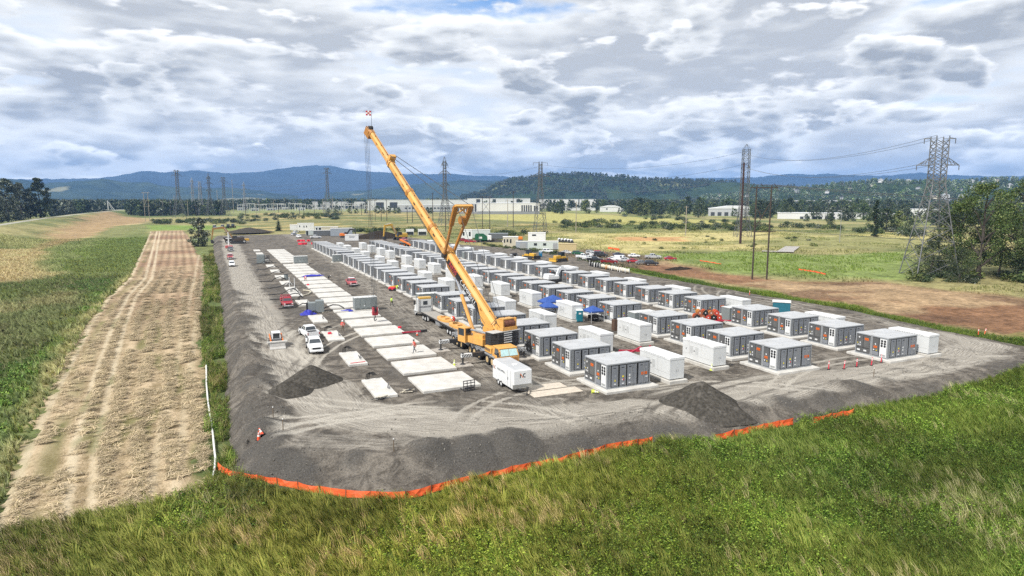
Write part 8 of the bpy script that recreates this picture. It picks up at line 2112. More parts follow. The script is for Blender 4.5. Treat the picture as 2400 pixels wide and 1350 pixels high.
SHRUBS = {('shrubs of the long thicket', 'round green shrub in the long thicket across the right-hand field'): [(364, 514, 1.1), (372, 376, 1.2), (377, 367, 1.5), (322, 383, 0.9), (321, 392, 0.9), (408, 406, 1.2), (295, 483, 1.3), (251, 446, 1.2), (327, 417, 1.1), (295, 443, 1.2), (289, 436, 1.1), (296, 545, 0.9), (273, 452, 1.1), (356, 361, 0.9), (353, 339, 0.9), (382, 386, 1.2), (404, 392, 1.2), (362, 359, 1.2), (360, 348, 1.3), (278, 475, 1.2), (343, 548, 1.2), (294, 498, 1.3), (353, 473, 1.2), (298, 409, 1.2), (353, 338, 1.3), (342, 532, 1.4), (353, 384, 1.1), (291, 442, 1.2), (331, 405, 1.4), (320, 516, 1.5), (349, 350, 0.9), (300, 534, 1.2), (388, 466, 1.2), (319, 562, 1.3), (326, 411, 1.1), (361, 476, 1.1), (332, 369, 0.9), (266, 451, 1.3), (389, 427, 1.2), (280, 429, 1.1), (310, 365, 1.1), (316, 398, 1.5), (338, 461, 1.0), (412, 423, 0.9), (341, 426, 1.3), (286, 427, 0.9), (286, 454, 0.9), (291, 432, 1.3), (345, 520, 1.1), (370, 416, 1.0), (350, 398, 1.5), (349, 346, 1.2), (383, 412, 1.1), (283, 393, 1.4), (317, 490, 1.1), (328, 467, 1.1), (292, 470, 1.4), (308, 390, 1.2), (275, 448, 1.4), (359, 542, 1.2), (331, 419, 1.5), (324, 382, 0.9), (313, 394, 1.0), (267, 466, 1.4), (274, 478, 1.0), (347, 386, 1.0), (279, 440, 1.2), (371, 408, 1.1), (369, 360, 1.2), (317, 402, 1.3), (384, 386, 1.4), (322, 376, 1.4), (339, 357, 1.5), (346, 411, 1.3), (372, 400, 1.2), (273, 455, 1.5), (355, 502, 1.0), (346, 473, 1.5), (297, 528, 1.0), (326, 385, 1.0), (285, 505, 1.3), (418, 422, 1.0), (323, 522, 1.0), (348, 394, 1.0), (317, 512, 1.0), (378, 418, 1.2), (369, 393, 1.1), (343, 350, 1.1), (300, 377, 1.2), (346, 546, 1.5), (376, 404, 1.2), (358, 460, 1.5), (376, 442, 0.9), (343, 454, 1.4), (347, 394, 1.0), (309, 510, 1.1), (371, 383, 1.3), (404, 388, 1.2), (272, 451, 0.9), (340, 361, 1.4), (303, 530, 1.3), (287, 497, 1.2), (374, 367, 1.4), (286, 424, 1.2), (414, 415, 1.4), (296, 470, 1.2), (268, 442, 1.1), (357, 528, 1.1), (309, 411, 1.1), (393, 453, 1.1)], ('hedge shrubs on the left', 'dark green shrub in the hedge beyond the left meadow'): [(-17, 693, 1.3), (-2, 803, 1.1), (3, 770, 1.2), (-20, 812, 1.4), (11, 770, 1.2), (-33, 769, 1.2), (-33, 774, 1.1), (-1, 769, 1.0), (5, 757, 1.4), (-9, 716, 1.1), (14, 785, 1.0), (-48, 739, 1.3), (-43, 770, 1.3), (-7, 795, 1.1), (-47, 808, 1.1), (-48, 712, 1.1), (-14, 727, 1.3), (13, 746, 1.1), (-24, 813, 1.1), (2, 683, 1.3), (-1, 726, 1.0), (-30, 772, 1.2), (-49, 776, 1.2), (9, 696, 1.2), (-42, 727, 1.4), (-11, 761, 1.2), (-44, 733, 1.4), (-13, 719, 1.3), (-38, 705, 1.2), (-43, 812, 1.1), (-8, 719, 1.1), (22, 745, 1.2), (-44, 705, 1.0), (19, 724, 1.2), (-10, 772, 1.4), (26, 690, 1.2), (-45, 721, 1.1), (20, 762, 1.2), (14, 772, 1.2), (-55, 825, 1.0), (25, 677, 1.2), (-30, 732, 1.3), (-25, 738, 1.3), (-59, 804, 1.2), (-46, 773, 1.2), (-42, 755, 1.1), (-9, 763, 1.2), (-53, 742, 1.0), (24, 715, 1.2), (-22, 733, 1.3), (7, 706, 1.2), (26, 687, 1.3), (-23, 757, 1.2), (20, 726, 1.2), (-19, 701, 1.1), (-51, 735, 1.4), (5, 724, 1.3), (-31, 741, 1.0), (-47, 766, 1.2), (-25, 808, 1.3)], ('shrubs behind the yard', 'grey green shrub in the scrub behind the far end of the yard'): [(116, 906, 1.2), (104, 912, 1.0), (124, 738, 1.4), (138, 848, 1.5), (78, 802, 1.3), (155, 928, 1.5), (74, 850, 1.6), (70, 926, 1.2), (103, 962, 1.5), (135, 856, 1.2), (128, 956, 1.0), (145, 874, 1.3), (125, 735, 1.3), (86, 904, 1.6), (150, 902, 1.5), (94, 856, 1.1), (120, 734, 1.1), (127, 914, 1.5), (77, 961, 1.4), (82, 770, 1.5), (136, 926, 1.4), (143, 840, 1.0), (88, 901, 1.4), (88, 935, 1.1), (110, 778, 1.2), (108, 761, 1.4), (88, 902, 1.6), (127, 891, 1.4), (64, 762, 1.3), (107, 836, 1.0), (121, 891, 1.2), (146, 935, 1.2), (135, 895, 1.2), (119, 919, 1.5), (166, 942, 1.3), (130, 861, 1.6), (115, 922, 1.3), (122, 871, 1.4), (128, 830, 1.3), (127, 793, 1.3), (156, 906, 1.5), (76, 833, 1.1), (94, 790, 1.5), (139, 896, 1.3), (81, 837, 1.3)], ('shrubs behind the yard, left', 'olive shrub in the scrub left of the access track'): [(30, 842, 1.2), (46, 766, 0.9), (42, 1029, 1.0), (47, 879, 0.9), (70, 994, 1.3), (51, 848, 1.2), (44, 979, 1.0), (33, 925, 1.1), (54, 932, 1.1), (30, 786, 0.9), (45, 973, 1.1), (56, 782, 0.8), (48, 902, 0.9), (79, 1003, 1.0), (51, 739, 0.9), (44, 798, 0.8), (34, 767, 0.9), (48, 924, 1.0), (39, 1024, 1.3), (55, 795, 0.9), (39, 851, 0.9), (41, 755, 1.0), (37, 746, 1.1), (32, 897, 1.1), (34, 915, 1.1)], ('shrubs behind the far containers', 'low green shrub between the site containers and the dry field'): [(123, 437, 1.1), (103, 455, 1.0), (95, 442, 0.8), (99, 467, 0.9), (88, 471, 0.8), (104, 458, 0.9), (129, 430, 1.0), (89, 462, 0.7), (116, 451, 0.8), (80, 475, 0.8), (95, 436, 1.0), (93, 461, 0.8), (129, 445, 1.0), (112, 428, 0.7), (95, 459, 0.7), (127, 447, 1.0), (110, 468, 0.9), (94, 476, 0.8), (114, 467, 0.8), (100, 450, 0.8), (118, 454, 1.0), (117, 460, 0.8), (90, 447, 0.9), (95, 438, 0.8), (94, 461, 0.8), (83, 482, 1.0), (105, 436, 1.1), (92, 448, 1.1), (87, 449, 1.0), (125, 424, 0.8)], ('shrubs on the green bank', 'leafy weed shrub on the green bank before the site huts'): [(128, 255, 0.5), (127, 272, 0.4), (122, 268, 0.4), (121, 282, 0.5), (119, 276, 0.4), (121, 289, 0.5), (119, 279, 0.5), (122, 249, 0.4), (124, 266, 0.4), (127, 272, 0.5), (124, 251, 0.4), (126, 284, 0.4), (125, 230, 0.4), (127, 251, 0.5), (120, 240, 0.4), (120, 243, 0.5), (123, 245, 0.5), (125, 266, 0.6), (127, 234, 0.6), (123, 299, 0.5), (123, 272, 0.6), (123, 288, 0.4), (127, 249, 0.4), (124, 255, 0.4), (122, 253, 0.5), (123, 247, 0.6), (128, 230, 0.4), (127, 235, 0.5), (123, 240, 0.6), (128, 241, 0.5), (122, 255, 0.4), (119, 265, 0.5), (123, 280, 0.4), (120, 278, 0.4), (124, 298, 0.4), (128, 250, 0.5), (125, 239, 0.4), (122, 227, 0.4), (121, 273, 0.5), (120, 259, 0.4)], ('shrubs by the bulldozer', 'leafy weed shrub on the bank between bulldozer and dark red pickup'): [(122, 185, 0.4), (120, 180, 0.5), (122, 189, 0.4), (119, 184, 0.5), (121, 203, 0.4), (123, 202, 0.3), (119, 184, 0.5), (119, 200, 0.4), (122, 187, 0.5), (124, 180, 0.4), (123, 207, 0.4), (119, 179, 0.3), (124, 200, 0.4), (122, 192, 0.4), (120, 179, 0.4), (120, 192, 0.5)], ('shrubs at the mid bank', 'dark green shrub on the low rise behind the orange boom lift'): [(192, 369, 1.0), (172, 359, 0.8), (174, 392, 1.2), (170, 375, 0.8), (181, 394, 1.0), (164, 371, 0.8), (169, 375, 0.9), (178, 393, 0.7), (191, 374, 0.7), (168, 376, 1.2), (162, 361, 0.9), (168, 361, 0.9), (163, 375, 1.0), (184, 379, 1.2), (177, 348, 0.9), (181, 358, 0.8)], ('scattered field shrubs', 'small single bush in the right-hand field'): [(229, 311, 0.4), (219, 288, 0.6), (232, 263, 0.4), (194, 234, 0.4), (231, 231, 0.6), (284, 253, 0.6), (261, 221, 0.6), (185, 239, 0.5), (296, 268, 0.6), (199, 271, 0.4), (251, 272, 0.5), (295, 253, 0.5), (255, 283, 0.6), (269, 304, 0.5), (304, 270, 0.6), (242, 239, 0.4)], ('shrubs at the foot of the belt', 'bright green shrub along the foot of the town tree belt'): [(513, 694, 1.0), (469, 475, 1.2), (450, 466, 1.2), (413, 277, 1.4), (428, 477, 0.9), (401, 262, 1.5), (467, 568, 1.3), (485, 614, 1.3), (408, 275, 0.9), (410, 442, 0.9), (425, 364, 1.3), (450, 552, 1.4), (399, 288, 1.2), (446, 404, 1.4), (417, 342, 1.3), (444, 454, 1.0), (417, 367, 1.2), (477, 692, 1.1), (416, 369, 1.5), (472, 611, 1.5), (421, 333, 1.3), (402, 263, 1.4), (431, 572, 1.1), (431, 518, 1.3), (387, 263, 1.4), (400, 379, 0.8), (395, 282, 1.0), (409, 307, 1.2), (418, 300, 1.0), (442, 376, 1.2), (409, 311, 1.0), (392, 295, 1.3), (402, 369, 1.4), (481, 623, 0.9), (506, 732, 1.4), (424, 311, 0.9), (417, 437, 1.2), (422, 294, 1.5), (450, 554, 1.4), (428, 341, 1.3), (469, 475, 1.0), (438, 489, 1.0), (410, 360, 0.9), (455, 603, 1.1), (511, 676, 1.5), (428, 374, 0.9), (390, 254, 1.3), (456, 490, 1.1), (458, 596, 1.1), (411, 305, 1.1), (403, 383, 1.0), (427, 347, 1.2), (424, 487, 1.0), (397, 287, 1.1), (406, 276, 1.3), (423, 373, 0.8), (451, 461, 1.1), (409, 274, 1.3), (429, 357, 1.1), (438, 578, 1.0), (446, 456, 1.4), (401, 291, 1.2), (442, 601, 0.9), (450, 483, 1.3), (424, 354, 1.4), (421, 283, 1.2), (440, 432, 1.1), (435, 486, 1.2), (380, 252, 1.5), (417, 435, 1.3)], ('shrubs under the near pylon', 'dark bramble shrub at the foot of the near lattice pylon'): [(182, 109, 0.5), (193, 119, 0.8), (176, 112, 0.6), (198, 124, 0.7), (205, 123, 0.6), (190, 115, 0.8), (180, 114, 0.8), (205, 122, 0.7), (176, 115, 0.9), (209, 123, 0.7), (190, 117, 0.6), (200, 119, 0.7), (184, 119, 0.6), (185, 120, 0.6), (201, 120, 0.7), (192, 125, 0.7)], ('shrubs beside the right trees', 'green shrub under the loose trees at the right border'): [(204, 105, 0.9), (186, 106, 0.7), (213, 99, 0.8), (198, 100, 1.0), (209, 111, 0.7), (205, 99, 0.9), (193, 109, 0.6), (196, 111, 1.0), (199, 100, 0.6), (208, 110, 0.7), (185, 105, 0.7), (199, 103, 1.0), (212, 99, 0.8), (214, 101, 0.7)]}
TT = [tree_meshes(131 + i, 16, 13 + i % 3 * 2, 34, 34, .75, LF[i % 4 if i != 2 else 0], .08, 4, .40) for i in range(6)]
CF = [conifer_meshes(141 + i, 20, 8 + i, LF[4], 18, 18) for i in range(3)]
rnd = random.Random(77)
spots = [(1500, 504, 15, 1.5, 0), (1525, 503, 14, 1.3, 1), (1475, 503, 12, 1.1, 0), (1550, 505, 13, 1.1, 0), (1398, 500, 20, 1.0, 9), (1285, 497, 16, 1.0, 9), (1297, 497, 15, .8, 9), (1610, 503, 18, 1.35, 0), (1640, 502, 18, 1.3, 1), (1580, 506, 15, 1.1, 5),
         (1780, 514, 16, 1.25, 0), (1800, 512, 15, 1.2, 4), (1850, 505, 17, 1.3, 0), (2050, 540, 13, 1.0, 1), (2075, 545, 14, 1.05, 0), (2105, 545, 12, 1.1, 3), (1945, 530, 11, .9, 0), (1890, 520, 9, .8, 0), (2130, 552, 10, .9, 2)]
nth = 0
for i in sorted(range(len(spots)), key=lambda i: spots[i][0]):
    px_, py_, hh, sc, kk = spots[i]; p_ = TSPOT[i]; nth += kk != 9; n9 = 'first second third'.split()[(px_ > 1290) + (px_ > 1300)]
    pr = CF[i % 3] if kk == 9 else TT[kk]
    plant('conifer_tree' if kk == 9 else 'broadleaf_tree', pr, (p_[0], p_[1], gz(p_[0], p_[1]) - .3), rnd.uniform(0, 6), sc * hh / 15, ('dark pointed fir among the white sheds right of the factory, %s from the left' % n9 if kk == 9 else 'dense dark tree in front of the tree belt, %s from the left' % ORD[nth - 1]), 'tree', 'firs by the white sheds' if kk == 9 else 'front trees of the right-hand belt')
for i in range(150):
    p_ = TBELT[i]; k = rnd.randrange(8)
    pr = CF[k - 6] if k >= 6 else TT[k]
    plant('conifer_tree' if k >= 6 else 'broadleaf_tree', pr, (p_[0], p_[1], gz(p_[0], p_[1]) - .3), rnd.uniform(0, 6), p_[2], 'pointed conifer within the town tree belt right of the factory' if k >= 6 else 'rounded leafy tree within the town tree belt right of the factory', 'tree', 'conifers of the town belt' if k >= 6 else 'leafy trees of the town belt')
for i, p_ in enumerate(FTREES):
    plant('broadleaf_tree', TT[i % 6], (p_[0], p_[1], gz(p_[0], p_[1]) - .3), rnd.uniform(0, 6), p_[2], 'small dark round tree standing along the white factory front', 'tree', 'small trees along the factory')
# dark ivy trunk
p_ = (361.82,262.77); iv = tree_meshes(151, 24, 5.0, 60, 40, .5, LF[4], .0, 3, .5)
plant('ivy_trunk', iv, (p_[0], p_[1], gz(p_[0], p_[1]) - .3), 0, (.9, .9, .92), 'tall bare trunk wrapped in dark ivy left of the near pylon', 'tree')
# thickets
BU_ = [bush_mesh(160 + i, 6, 3.4, 260, .42, LF[i % 4]) for i in range(5)]
def shrub(x, y, sc, label, group):
    t = link('shrub', BU_[rnd.randrange(5)], None, (x, y, gz(x, y) - .2), rnd.uniform(0, 6)); t.scale = (sc * rnd.uniform(.9, 1.3), sc * rnd.uniform(.9, 1.3), sc * rnd.uniform(.75, 1.1))
    return tag(t, label, 'shrub', group)
scrub = []
for (grp, lab), L in SHRUBS.items():
    for x, y, sc in L:
        if grp in ('shrubs behind the yard', 'shrubs behind the yard, left', 'shrubs at the foot of the belt'):
            scrub.append((x, y, gz(x, y) - .2, sc))
        else:
            shrub(x, y, sc, lab, grp)
scrub = np.array(scrub); n = len(scrub); rz_ = np.zeros((n, 3)); rz_[:, 2] = RNG.uniform(0, 6, n)
scatter('scrub', scrub[:, :3], rz_, scrub[:, 3], RNG.integers(0, 5, n), BU_, None, 'mixed green scrub behind the yard and along the foot of the town trees')
# far-off woods and hill forest
def forest(name, P, sc, protos, label, tint=None):
    n = len(P); rot = np.zeros((n, 3)); rot[:, 2] = RNG.uniform(0, 6.28, n)
    return scatter(name, P, rot, sc, RNG.integers(0, len(protos), n), protos, tint, label)
def joined(pair):
    bm = bmesh.new(); bm.from_mesh(pair[0]); k = len(bm.faces); bm.from_mesh(pair[1]); bm.faces.ensure_lookup_table()
    for i, f in enumerate(bm.faces):
        f.material_index = 0 if i < k else 1
    me = bpy.data.meshes.new('tree'); bm.to_mesh(me); bm.free(); me.materials.append(pair[0].materials[0]); me.materials.append(pair[1].materials[0]); return me
FP = [joined(tree_meshes(171 + i, 18, 13, 16, 16, 1.5, LF[(0, 1, 0, 2)[i]], .05, 2, .5)) for i in range(4)] + [joined(conifer_meshes(181 + i, 24, 8, LF[4], 9, 14)) for i in range(2)]
def band(px0, px1, d0, d1, n, seed, pw=1.0):
    r_ = np.random.default_rng(seed); px = r_.uniform(px0, px1, n); d = d0 + (d1 - d0) * r_.random(n) ** pw
    a = np.arctan((px - 1200) / 1529.6) + R(24.757); return d * np.sin(a), d * np.cos(a), r_
x, y, r_ = band(-350, 1130, 1480, 2100, 2600, 5)
forest('far_wood', np.stack([x, y, terr(x, y) - .5], -1), r_.uniform(.75, 1.35, len(x)), FP, 'dark wood along the horizon behind the switchyard and factory')
x, y, r_ = band(120, 520, 1050, 1450, 320, 15); m = (terr(x, y) < 0) 
forest('river_wood', np.stack([x[m], y[m], terr(x[m], y[m]) - .5], -1), r_.uniform(.8, 1.3, m.sum()), FP[:4], 'dark green wood behind the levee on the left')
x, y, r_ = band(1130, 2700, 1150, 2400, 3600, 6, .7)
q_ = r_.random(300); a_ = np.arctan((1450 + 1000 * q_ - 1200) / 1529.6) + R(24.757); d_ = 1010 - 470 * q_ + 330 * r_.random(300)
x = np.r_[x, d_ * np.sin(a_)]; y = np.r_[y, d_ * np.cos(a_)]
forest('town_wood', np.stack([x, y, terr(x, y) - .5], -1), np.r_[r_.uniform(.65, 1.25, len(x) - 300), r_.uniform(.35, .8, 300)], FP, 'green treetops of the town beyond the right-hand sheds')
def on_surface(S_, n, seed, i0=.3):
    X, Y, Z = S_; r_ = np.random.default_rng(seed); ny, nx = X.shape
    i = r_.uniform(0, ny * .66, n); j = r_.uniform(0, nx - 1.01, n); i0_ = i.astype(int); j0 = j.astype(int); fi = i - i0_; fj = j - j0
    f = lambda A: (A[i0_, j0] * (1 - fi) * (1 - fj) + A[i0_ + 1, j0] * fi * (1 - fj) + A[i0_, j0 + 1] * (1 - fi) * fj + A[i0_ + 1, j0 + 1] * fi * fj)
    return np.stack([f(X), f(Y), f(Z)], -1), r_
P, r_ = on_surface(RIDGE, 9000, 8)
clear = fbm(P[:, 0], P[:, 1], 260, 51, 3) < .54
P = P[clear]; forest('hill_forest', P - np.array([0, 0, 1.0]), r_.uniform(.55, 1.15, len(P)), FP, 'dark forest on the steep wooded hill')
P, r_ = on_surface(HILLR, 6500, 9)
clear = fbm(P[:, 0], P[:, 1], 160, 53, 3) < .60
P = P[clear]; forest('suburb_trees', P - np.array([0, 0, 1.0]), r_.uniform(.45, 1.0, len(P)), FP, 'trees between the houses on the right-hand hillside', RNG.uniform(1.3, 3.0, (len(P), 1)) * np.array([[.95, 1.0, 1.0]]))
# houses on the hillside
P, r_ = on_surface(HILLR, 90, 33)
HW = [B_WHITE, B_CREAM, B_GREY]; HR = [B_GREY, B_DARK, B_DARK]
hm_ = []
for i in range(3):
    a = MB(); a.box(-9, 9, -6, 6, -4, 7); b = MB(); b.prism([(-10, 7), (10, 7), (0, 12)], -6.6, 6.6)
    wl = []
    for k in range(4):
        q = MB(); q.box(-7.5 + 4 * k, -5.5 + 4 * k, -6.15, -6.0, 2, 5); wl.append(q.mesh('window', B_DARK))
    hm_.append((a.mesh('wall', HW[i]), b.mesh('roof', HR[i]), wl))
for i in range(90):
    x, y, z = P[i]; k = i % 3
    t = thing('hillside_house', 'pale house with pitched roof among trees on the right-hand hillside', 'house', (x, y, z + 5), face_cam(x, y) + random.uniform(-.6, .6), 'houses on the right-hand hillside'); s_ = random.uniform(.5, .95); t.scale = (s_, s_, s_)
    link('wall', hm_[k][0], t); link('roof', hm_[k][1], t)
    for q in hm_[k][2]:
        link('window', q, t)
for i in range(26):
    px_ = TOWN[i]
    shed(px_[0], px_[1], -1, random.uniform(10, 26), random.uniform(6, 11), 'white flat roofed building glimpsed through the town trees on the right', 40, slots=[(.1, .9, 5, .3, .6)], cat='building', group='buildings glimpsed in the town')

# ------------------------------------------------------------------ grass
def blade(mb, rnd, h, w, lean, at_=(0, 0)):
    a = rnd.uniform(0, 6.28); b = Vector((at_[0] + rnd.uniform(-.16, .16), at_[1] + rnd.uniform(-.16, .16), 0)); sp_ = Vector((math.cos(a), math.sin(a), 0)) * rnd.uniform(.05, .35) * h + Vector(lean) * h
    u = Vector((-math.sin(a), math.cos(a), 0)) * w
    m = b + sp_ * .35 + Vector((0, 0, h * .6)); t = b + sp_ + Vector((0, 0, h * .95))
    mb.add([b - u, b + u, m + u * .8, m - u * .8, t], [(0, 1, 2, 3), (3, 2, 4)])
GRM = leaf_mat('grass_blade', (0.05, 0.10, 0.013), (0.118, 0.19, 0.030), (0.21, 0.25, 0.06), .7)
GRD = leaf_mat('grass_dry', (0.17, 0.18, 0.055), (0.30, 0.29, 0.125), (0.44, 0.41, 0.24), .8)
WEED = leaf_mat('weed_leaf', (0.045, 0.10, 0.012), (0.105, 0.19, 0.022), (0.16, 0.25, 0.035), .6)
HAY = leaf_mat('cut_hay', (0.44, 0.35, 0.22), (0.66, 0.56, 0.40), (0.24, 0.20, 0.10), .85)
def tuft(seed, n, h, w, mat, lean):
    rnd = random.Random(seed); mb = MB()
    for _ in range(n):
        blade(mb, rnd, h * rnd.uniform(.6, 1.15), w, lean)
    return mb.mesh('tuft', mat)
def weed(seed, n, h, ls, mat):
    rnd = random.Random(seed); mb = MB()
    leaf_quads(mb, (0, 0, h * .5), (h * .55, h * .55, h * .5), n, ls, rnd)
    return mb.mesh('weed', mat)
LEAN = (-.42, .12, 0)
G_PROTO = [tuft(1, 16, .85, .020, GRM, LEAN), tuft(2, 14, .7, .022, GRM, LEAN), tuft(3, 18, 1.0, .018, GRM, LEAN), tuft(4, 13, 1.0, .014, GRD, LEAN), tuft(5, 11, 1.15, .013, GRD, LEAN), weed(6, 40, .75, .062, WEED), weed(7, 44, .6, .055, WEED), weed(8, 36, .9, .07, WEED)]
def poly_pts(n, x0, x1, y0, y1, keep, seed):
    r_ = np.random.default_rng(seed); x = r_.uniform(x0, x1, n); y = r_.uniform(y0, y1, n); m = keep(x, y); return x[m], y[m], r_
def tint_of(x, y, lo=.7, hi=1.35):
    f = fbm(x, y, 7, 201, 4); g2 = fbm(x, y, 18, 205, 3)
    v = lo + (hi - lo) * np.clip((f - .25) / .5, 0, 1)
    return np.stack([v * (.92 + .3 * g2), v, v * (1.05 - .3 * g2)], -1)
STRIPA = STRIP
fov = lambda x, y: np.abs(np.arctan2(x, y) - R(24.757)) < R(50)
def fence_clear(x, y):
    return np.minimum.reduce([polydist(x, y, f)[0] for f in FENCES[:3]]) > .75 * vnoise(x, y, 1.5, 261) + .15
def near_keep(x, y):
    return fov(x, y) & ~inpoly(x, y, TOE) & ~inpoly(x, y, STRIPA) & (np.hypot(x, y) > 18) & fence_clear(x, y)
x, y, r_ = poly_pts(135000, -34, 116, 4, 58, near_keep, 301)
n = len(x); f = fbm(x, y, 6, 207, 3); g_ = fbm(x, y, 7, 209, 4)
idx = r_.integers(0, 3, n); dry = r_.random(n) < np.clip((f - .54) * 1.7 + .02 - .004 * (x - 10), .01, .26); idx = np.where(dry, r_.integers(3, 5, n), idx)
wd = r_.random(n) < np.clip((g_ - .46) * 3.0 + .006 * (x - 20), .02, .6); idx = np.where(wd & ~dry, r_.integers(5, 8, n), idx)
rot = np.stack([r_.normal(0, .12, n), r_.normal(0, .12, n), r_.normal(0, .7, n)], -1)
hmod = .7 + .7 * fbm(x, y, 3.5, 211, 3)
tn = tint_of(x, y, .72, 1.5); tn[:, 0] *= 1.15 - .0035 * np.clip(x, 0, 70)
scatter('tall_grass', np.stack([x, y, terr(x, y) - .04], -1), rot, r_.uniform(.7, 1.25, n) * hmod, idx, G_PROTO, tn, 'tall windblown green grass and weeds across the foreground')
# weeds beside the gravel bank and along the right verge
SOCKLINE = [(-2.0,100.6),(-1.9,89.9),(-1.7,82.1),(-1.4,75.4),(-1.2,70.3),(-1.1,66.3),(-1.0,63.1),(-1.1,60.5),(-1.3,58.2),(-0.8,57.3),(-0.1,56.6)]
x, y, r_ = poly_pts(26000, -4.2, 2.2, 48, 330, lambda x, y: ~inpoly(x, y, STRIPA) & ~inpoly(x - .3, y, TOE) & ((polydist(x, y, SOCKLINE)[0] > .4) | (vnoise(x, y, 2.5, 251) < .3)) & (fbm(x * 2, y, 6, 253, 3) > .36 + .12 * sstep(y, 150, 300)), 302)
n = len(x); scatter('bank_weeds', np.stack([x, y, terr(x, y) - .05], -1), np.stack([r_.normal(0, .15, n), r_.normal(0, .15, n), r_.uniform(0, 6.3, n)], -1), r_.uniform(.45, 1.35, n) * (.35 + 1.3 * fbm(x, y, 3, 215, 3)), r_.choice([0, 2, 4, 5, 6, 7], n), G_PROTO, tint_of(x * 2, y, .4, 1.25), 'green weeds growing between the hay strip and the gravel bank')
vgp = [(122.0,174.9),(118.2,142.7),(118.6,112.3),(118.5,89.6),(114.3,69.7),(112.6,55.6),(112.3,48.9)]
x, y, r_ = poly_pts(60000, 108, 130, 40, 190, lambda x, y: polydist(x, y, vgp)[0] + (fbm(x, y, 5, 217, 3) - .5) * 3 < 1.9, 303)
n = len(x); scatter('verge_weeds', np.stack([x, y, np.maximum(terr(x, y), -.5) - .02], -1), np.stack([r_.normal(0, .15, n), r_.normal(0, .15, n), r_.uniform(0, 6.3, n)], -1), r_.uniform(.4, .95, n) * (.4 + 1.1 * fbm(x, y, 6, 231, 2)), r_.choice([0, 1, 5, 6, 7, 7], n), G_PROTO, tint_of(x, y, .6, 1.15), 'strip of bright green weeds along the right edge of the yard')
# left meadow
BIG = [tuft(11, 18, 1.0, .04, GRM, LEAN), tuft(12, 18, 1.0, .04, GRD, LEAN), weed(13, 30, 1.0, .2, WEED)]
edge = [(p[0] - .8, p[1]) for p in STRIP[:11]]
x, y, r_ = poly_pts(130000, -130, -14, 48, 460, lambda x, y: ~inpoly(x, y, STRIPA) & fov(x, y), 304)
n = len(x); c = ground_color(x, y); green = c[:, 1] / (c[:, 0] + 1e-4)
idx = np.where(green > 1.28, np.where(r_.random(n) < .2, 2, np.where(r_.random(n) < .2, 1, 0)), np.where(green < 1.05, 1, r_.integers(0, 2, n)))
tn = np.clip(c / np.where(idx[:, None] == 1, np.array([[.23, .20, .10]]), np.array([[.080, .115, .023]])), .6, 1.9)
scatter('meadow_grass', np.stack([x, y, terr(x, y) - .05], -1), np.stack([r_.normal(0, .15, n), r_.normal(0, .15, n), r_.normal(0, .8, n)], -1), r_.uniform(.55, 1.25, n) * (.6 + .8 * fbm(x, y, 8, 219, 3)), idx, BIG, tn, 'rough meadow grass left of the mown strip')
# cut hay lying on the mown strip
def strawpile(seed):
    rnd = random.Random(seed); mb = MB()
    for _ in range(16):
        a = rnd.gauss(0, .7); u = Vector((math.cos(a), math.sin(a), rnd.uniform(-.15, .25))); c = Vector((rnd.uniform(-.35, .35), rnd.uniform(-.25, .25), rnd.uniform(.0, .12))); w_ = Vector((-u.y, u.x, 0)) * .016; l = rnd.uniform(.15, .42)
        mb.add([c - u * l - w_, c + u * l - w_, c + u * l + w_, c - u * l + w_], [(0, 1, 2, 3)])
    return mb.mesh('straw', HAY)
x, y, r_ = poly_pts(60000, -32, -.5, 50, 260, lambda x, y: inpoly(x, y, STRIPA), 305)
n = len(x); xl = np.interp(y, edge_l[:, 0], edge_l[:, 1]); lane = x - xl * .75; row = .5 + .5 * np.cos(2 * math.pi * lane / 2.7); e0_ = x - xl
keep = r_.random(n) < (.06 + .94 * row ** 2.2) * np.clip(1.25 - (y - 50) / 170, 0, 1); keep &= (np.minimum.reduce([np.abs(e0_ - q) for q in (.55, 4.4, 6.3)]) > .38) & ((np.abs(e0_ - 2.5) > .9) | (r_.random(n) < .3)) & (fbm(x, y, 5, 241, 3) > .36); x, y, row = x[keep], y[keep], row[keep]; n = len(x)
v = r_.uniform(.7, 1.15, n)[:, None] * np.array([[1, .97, .93]]) * (1 - .4 * sstep(y, 100, 220))[:, None]
scatter('cut_hay', np.stack([x, y, terr(x, y) + .05 + .12 * row], -1), np.stack([r_.normal(0, .1, n), r_.normal(0, .1, n), r_.normal(0, .6, n)], -1), r_.uniform(.8, 1.5, n), r_.integers(0, 4, n), [strawpile(i) for i in range(4)], v, 'cut hay lying in rows on the mown strip')
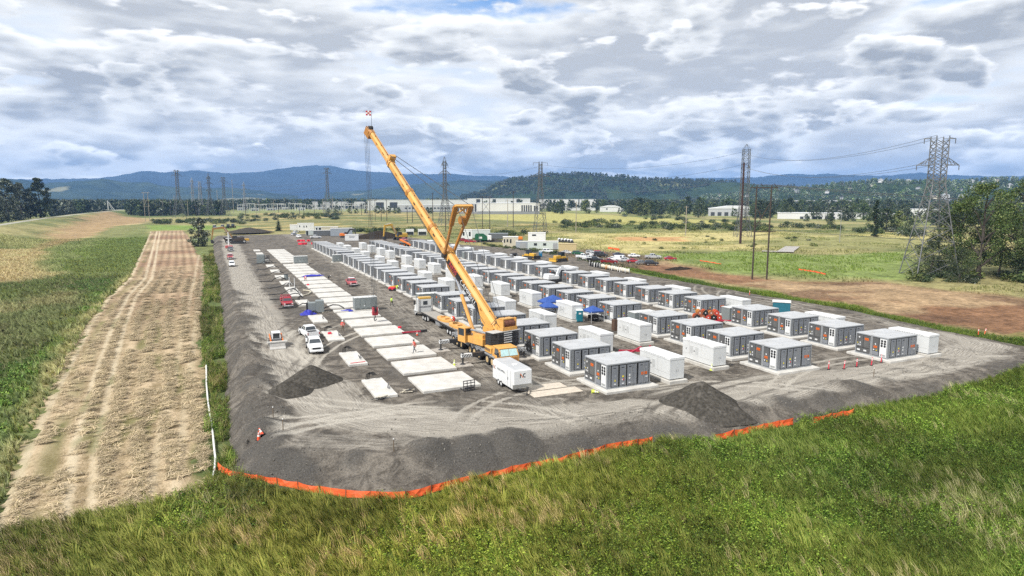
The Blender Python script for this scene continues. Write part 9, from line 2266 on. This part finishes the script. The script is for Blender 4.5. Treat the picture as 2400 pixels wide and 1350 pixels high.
# tussocks over the farther fields
x, y, r_ = poly_pts(120000, 60, 420, 60, 520, lambda x, y: ~inpoly(x, y, TOE) & fov(x, y) & (fbm(x, y, 18, 223, 3) > .47) & (np.hypot(x, y) > 120), 306)
n = len(x); c = ground_color(x, y); green = c[:, 1] / (c[:, 0] + 1e-4); bfd = [(119.5,168.9),(151.1,192.3),(141.3,150.9),(142.5,127.7),(163.1,116.2),(162.7,99.9),(171.3,77.3),(153.0,55.8),(115.2,51.2),(116.7,57.7),(118.8,72.5),(122.6,92.7),(123.1,116.6),(122.4,147.7)]; k = (c[:, 0] < .42) & ~inpoly(x, y, bfd); x, y, c, green = x[k], y[k], c[k], green[k]; n = len(x)
idx = np.where(green > 1.2, 0, 1); tn = np.clip(c / np.where(idx[:, None] == 1, np.array([[.26, .225, .115]]), np.array([[.075, .11, .025]])), .4, 1.5)
scatter('field_tussocks', np.stack([x, y, terr(x, y) - .05], -1), np.stack([np.zeros(n), np.zeros(n), r_.normal(0, .8, n)], -1), r_.uniform(.35, .8, n) * (.5 + fbm(x, y, 9, 233, 2)), idx, BIG, tn, 'rough grass tussocks on the fields right of the yard')

# loose stones on the banks and heaps of the yard
def stone(seed):
    rnd = random.Random(seed); mb = MB(); mb.dome((0, 0, 0), .5, .42, .36, 6, 2, -1.2); mb.v = [tuple(c * rnd.uniform(.75, 1.2) for c in p) for p in mb.v]
    return mb.mesh('stone', STONE)
STONE = leaf_mat('stone_grey', (0.075, 0.07, 0.062), (0.20, 0.187, 0.165), (0.34, 0.32, 0.29), .9)
x, y, r_ = poly_pts(60000, 0, 100, 44, 150, lambda x, y: inpoly(x, y, TOE) & ((x < 8) | (y < 62)), 311)
z, d, h = pad_height(x[None, :], y[None, :]); z, d, h = z[0], d[0], h[0]
k = (d > .1) & ((h > .12) | (d < bank_w(x, y) * 1.05) | (r_.random(len(x)) < .10)); x, y, z = x[k], y[k], z[k]; n = len(x)
scatter('loose_stones', np.stack([x, y, z], -1), r_.uniform(0, 6.3, (n, 3)), .05 + .22 * r_.random(n) ** 3, r_.integers(0, 4, n), [stone(i) for i in range(4)], None, 'loose grey stones lying on the gravel banks')


# ------------------------------------------------------------------ air
mb = MB(); mb.box(-15500, 15500, -3000, 15500, -20.0, 760.0)
hm = bpy.data.materials.new('air'); hm.use_nodes = True
ht = hm.node_tree; ht.nodes.clear()
pv_ = node(ht, 'ShaderNodeVolumePrincipled', {'Color': (0.27, 0.52, 1.0, 1), 'Density': 0.00008, 'Anisotropy': 0.0})
node(ht, 'ShaderNodeOutputMaterial', {'Volume': pv_.outputs[0]})
hz = mb.obj('haze', hm)
hz['kind'] = 'stuff'
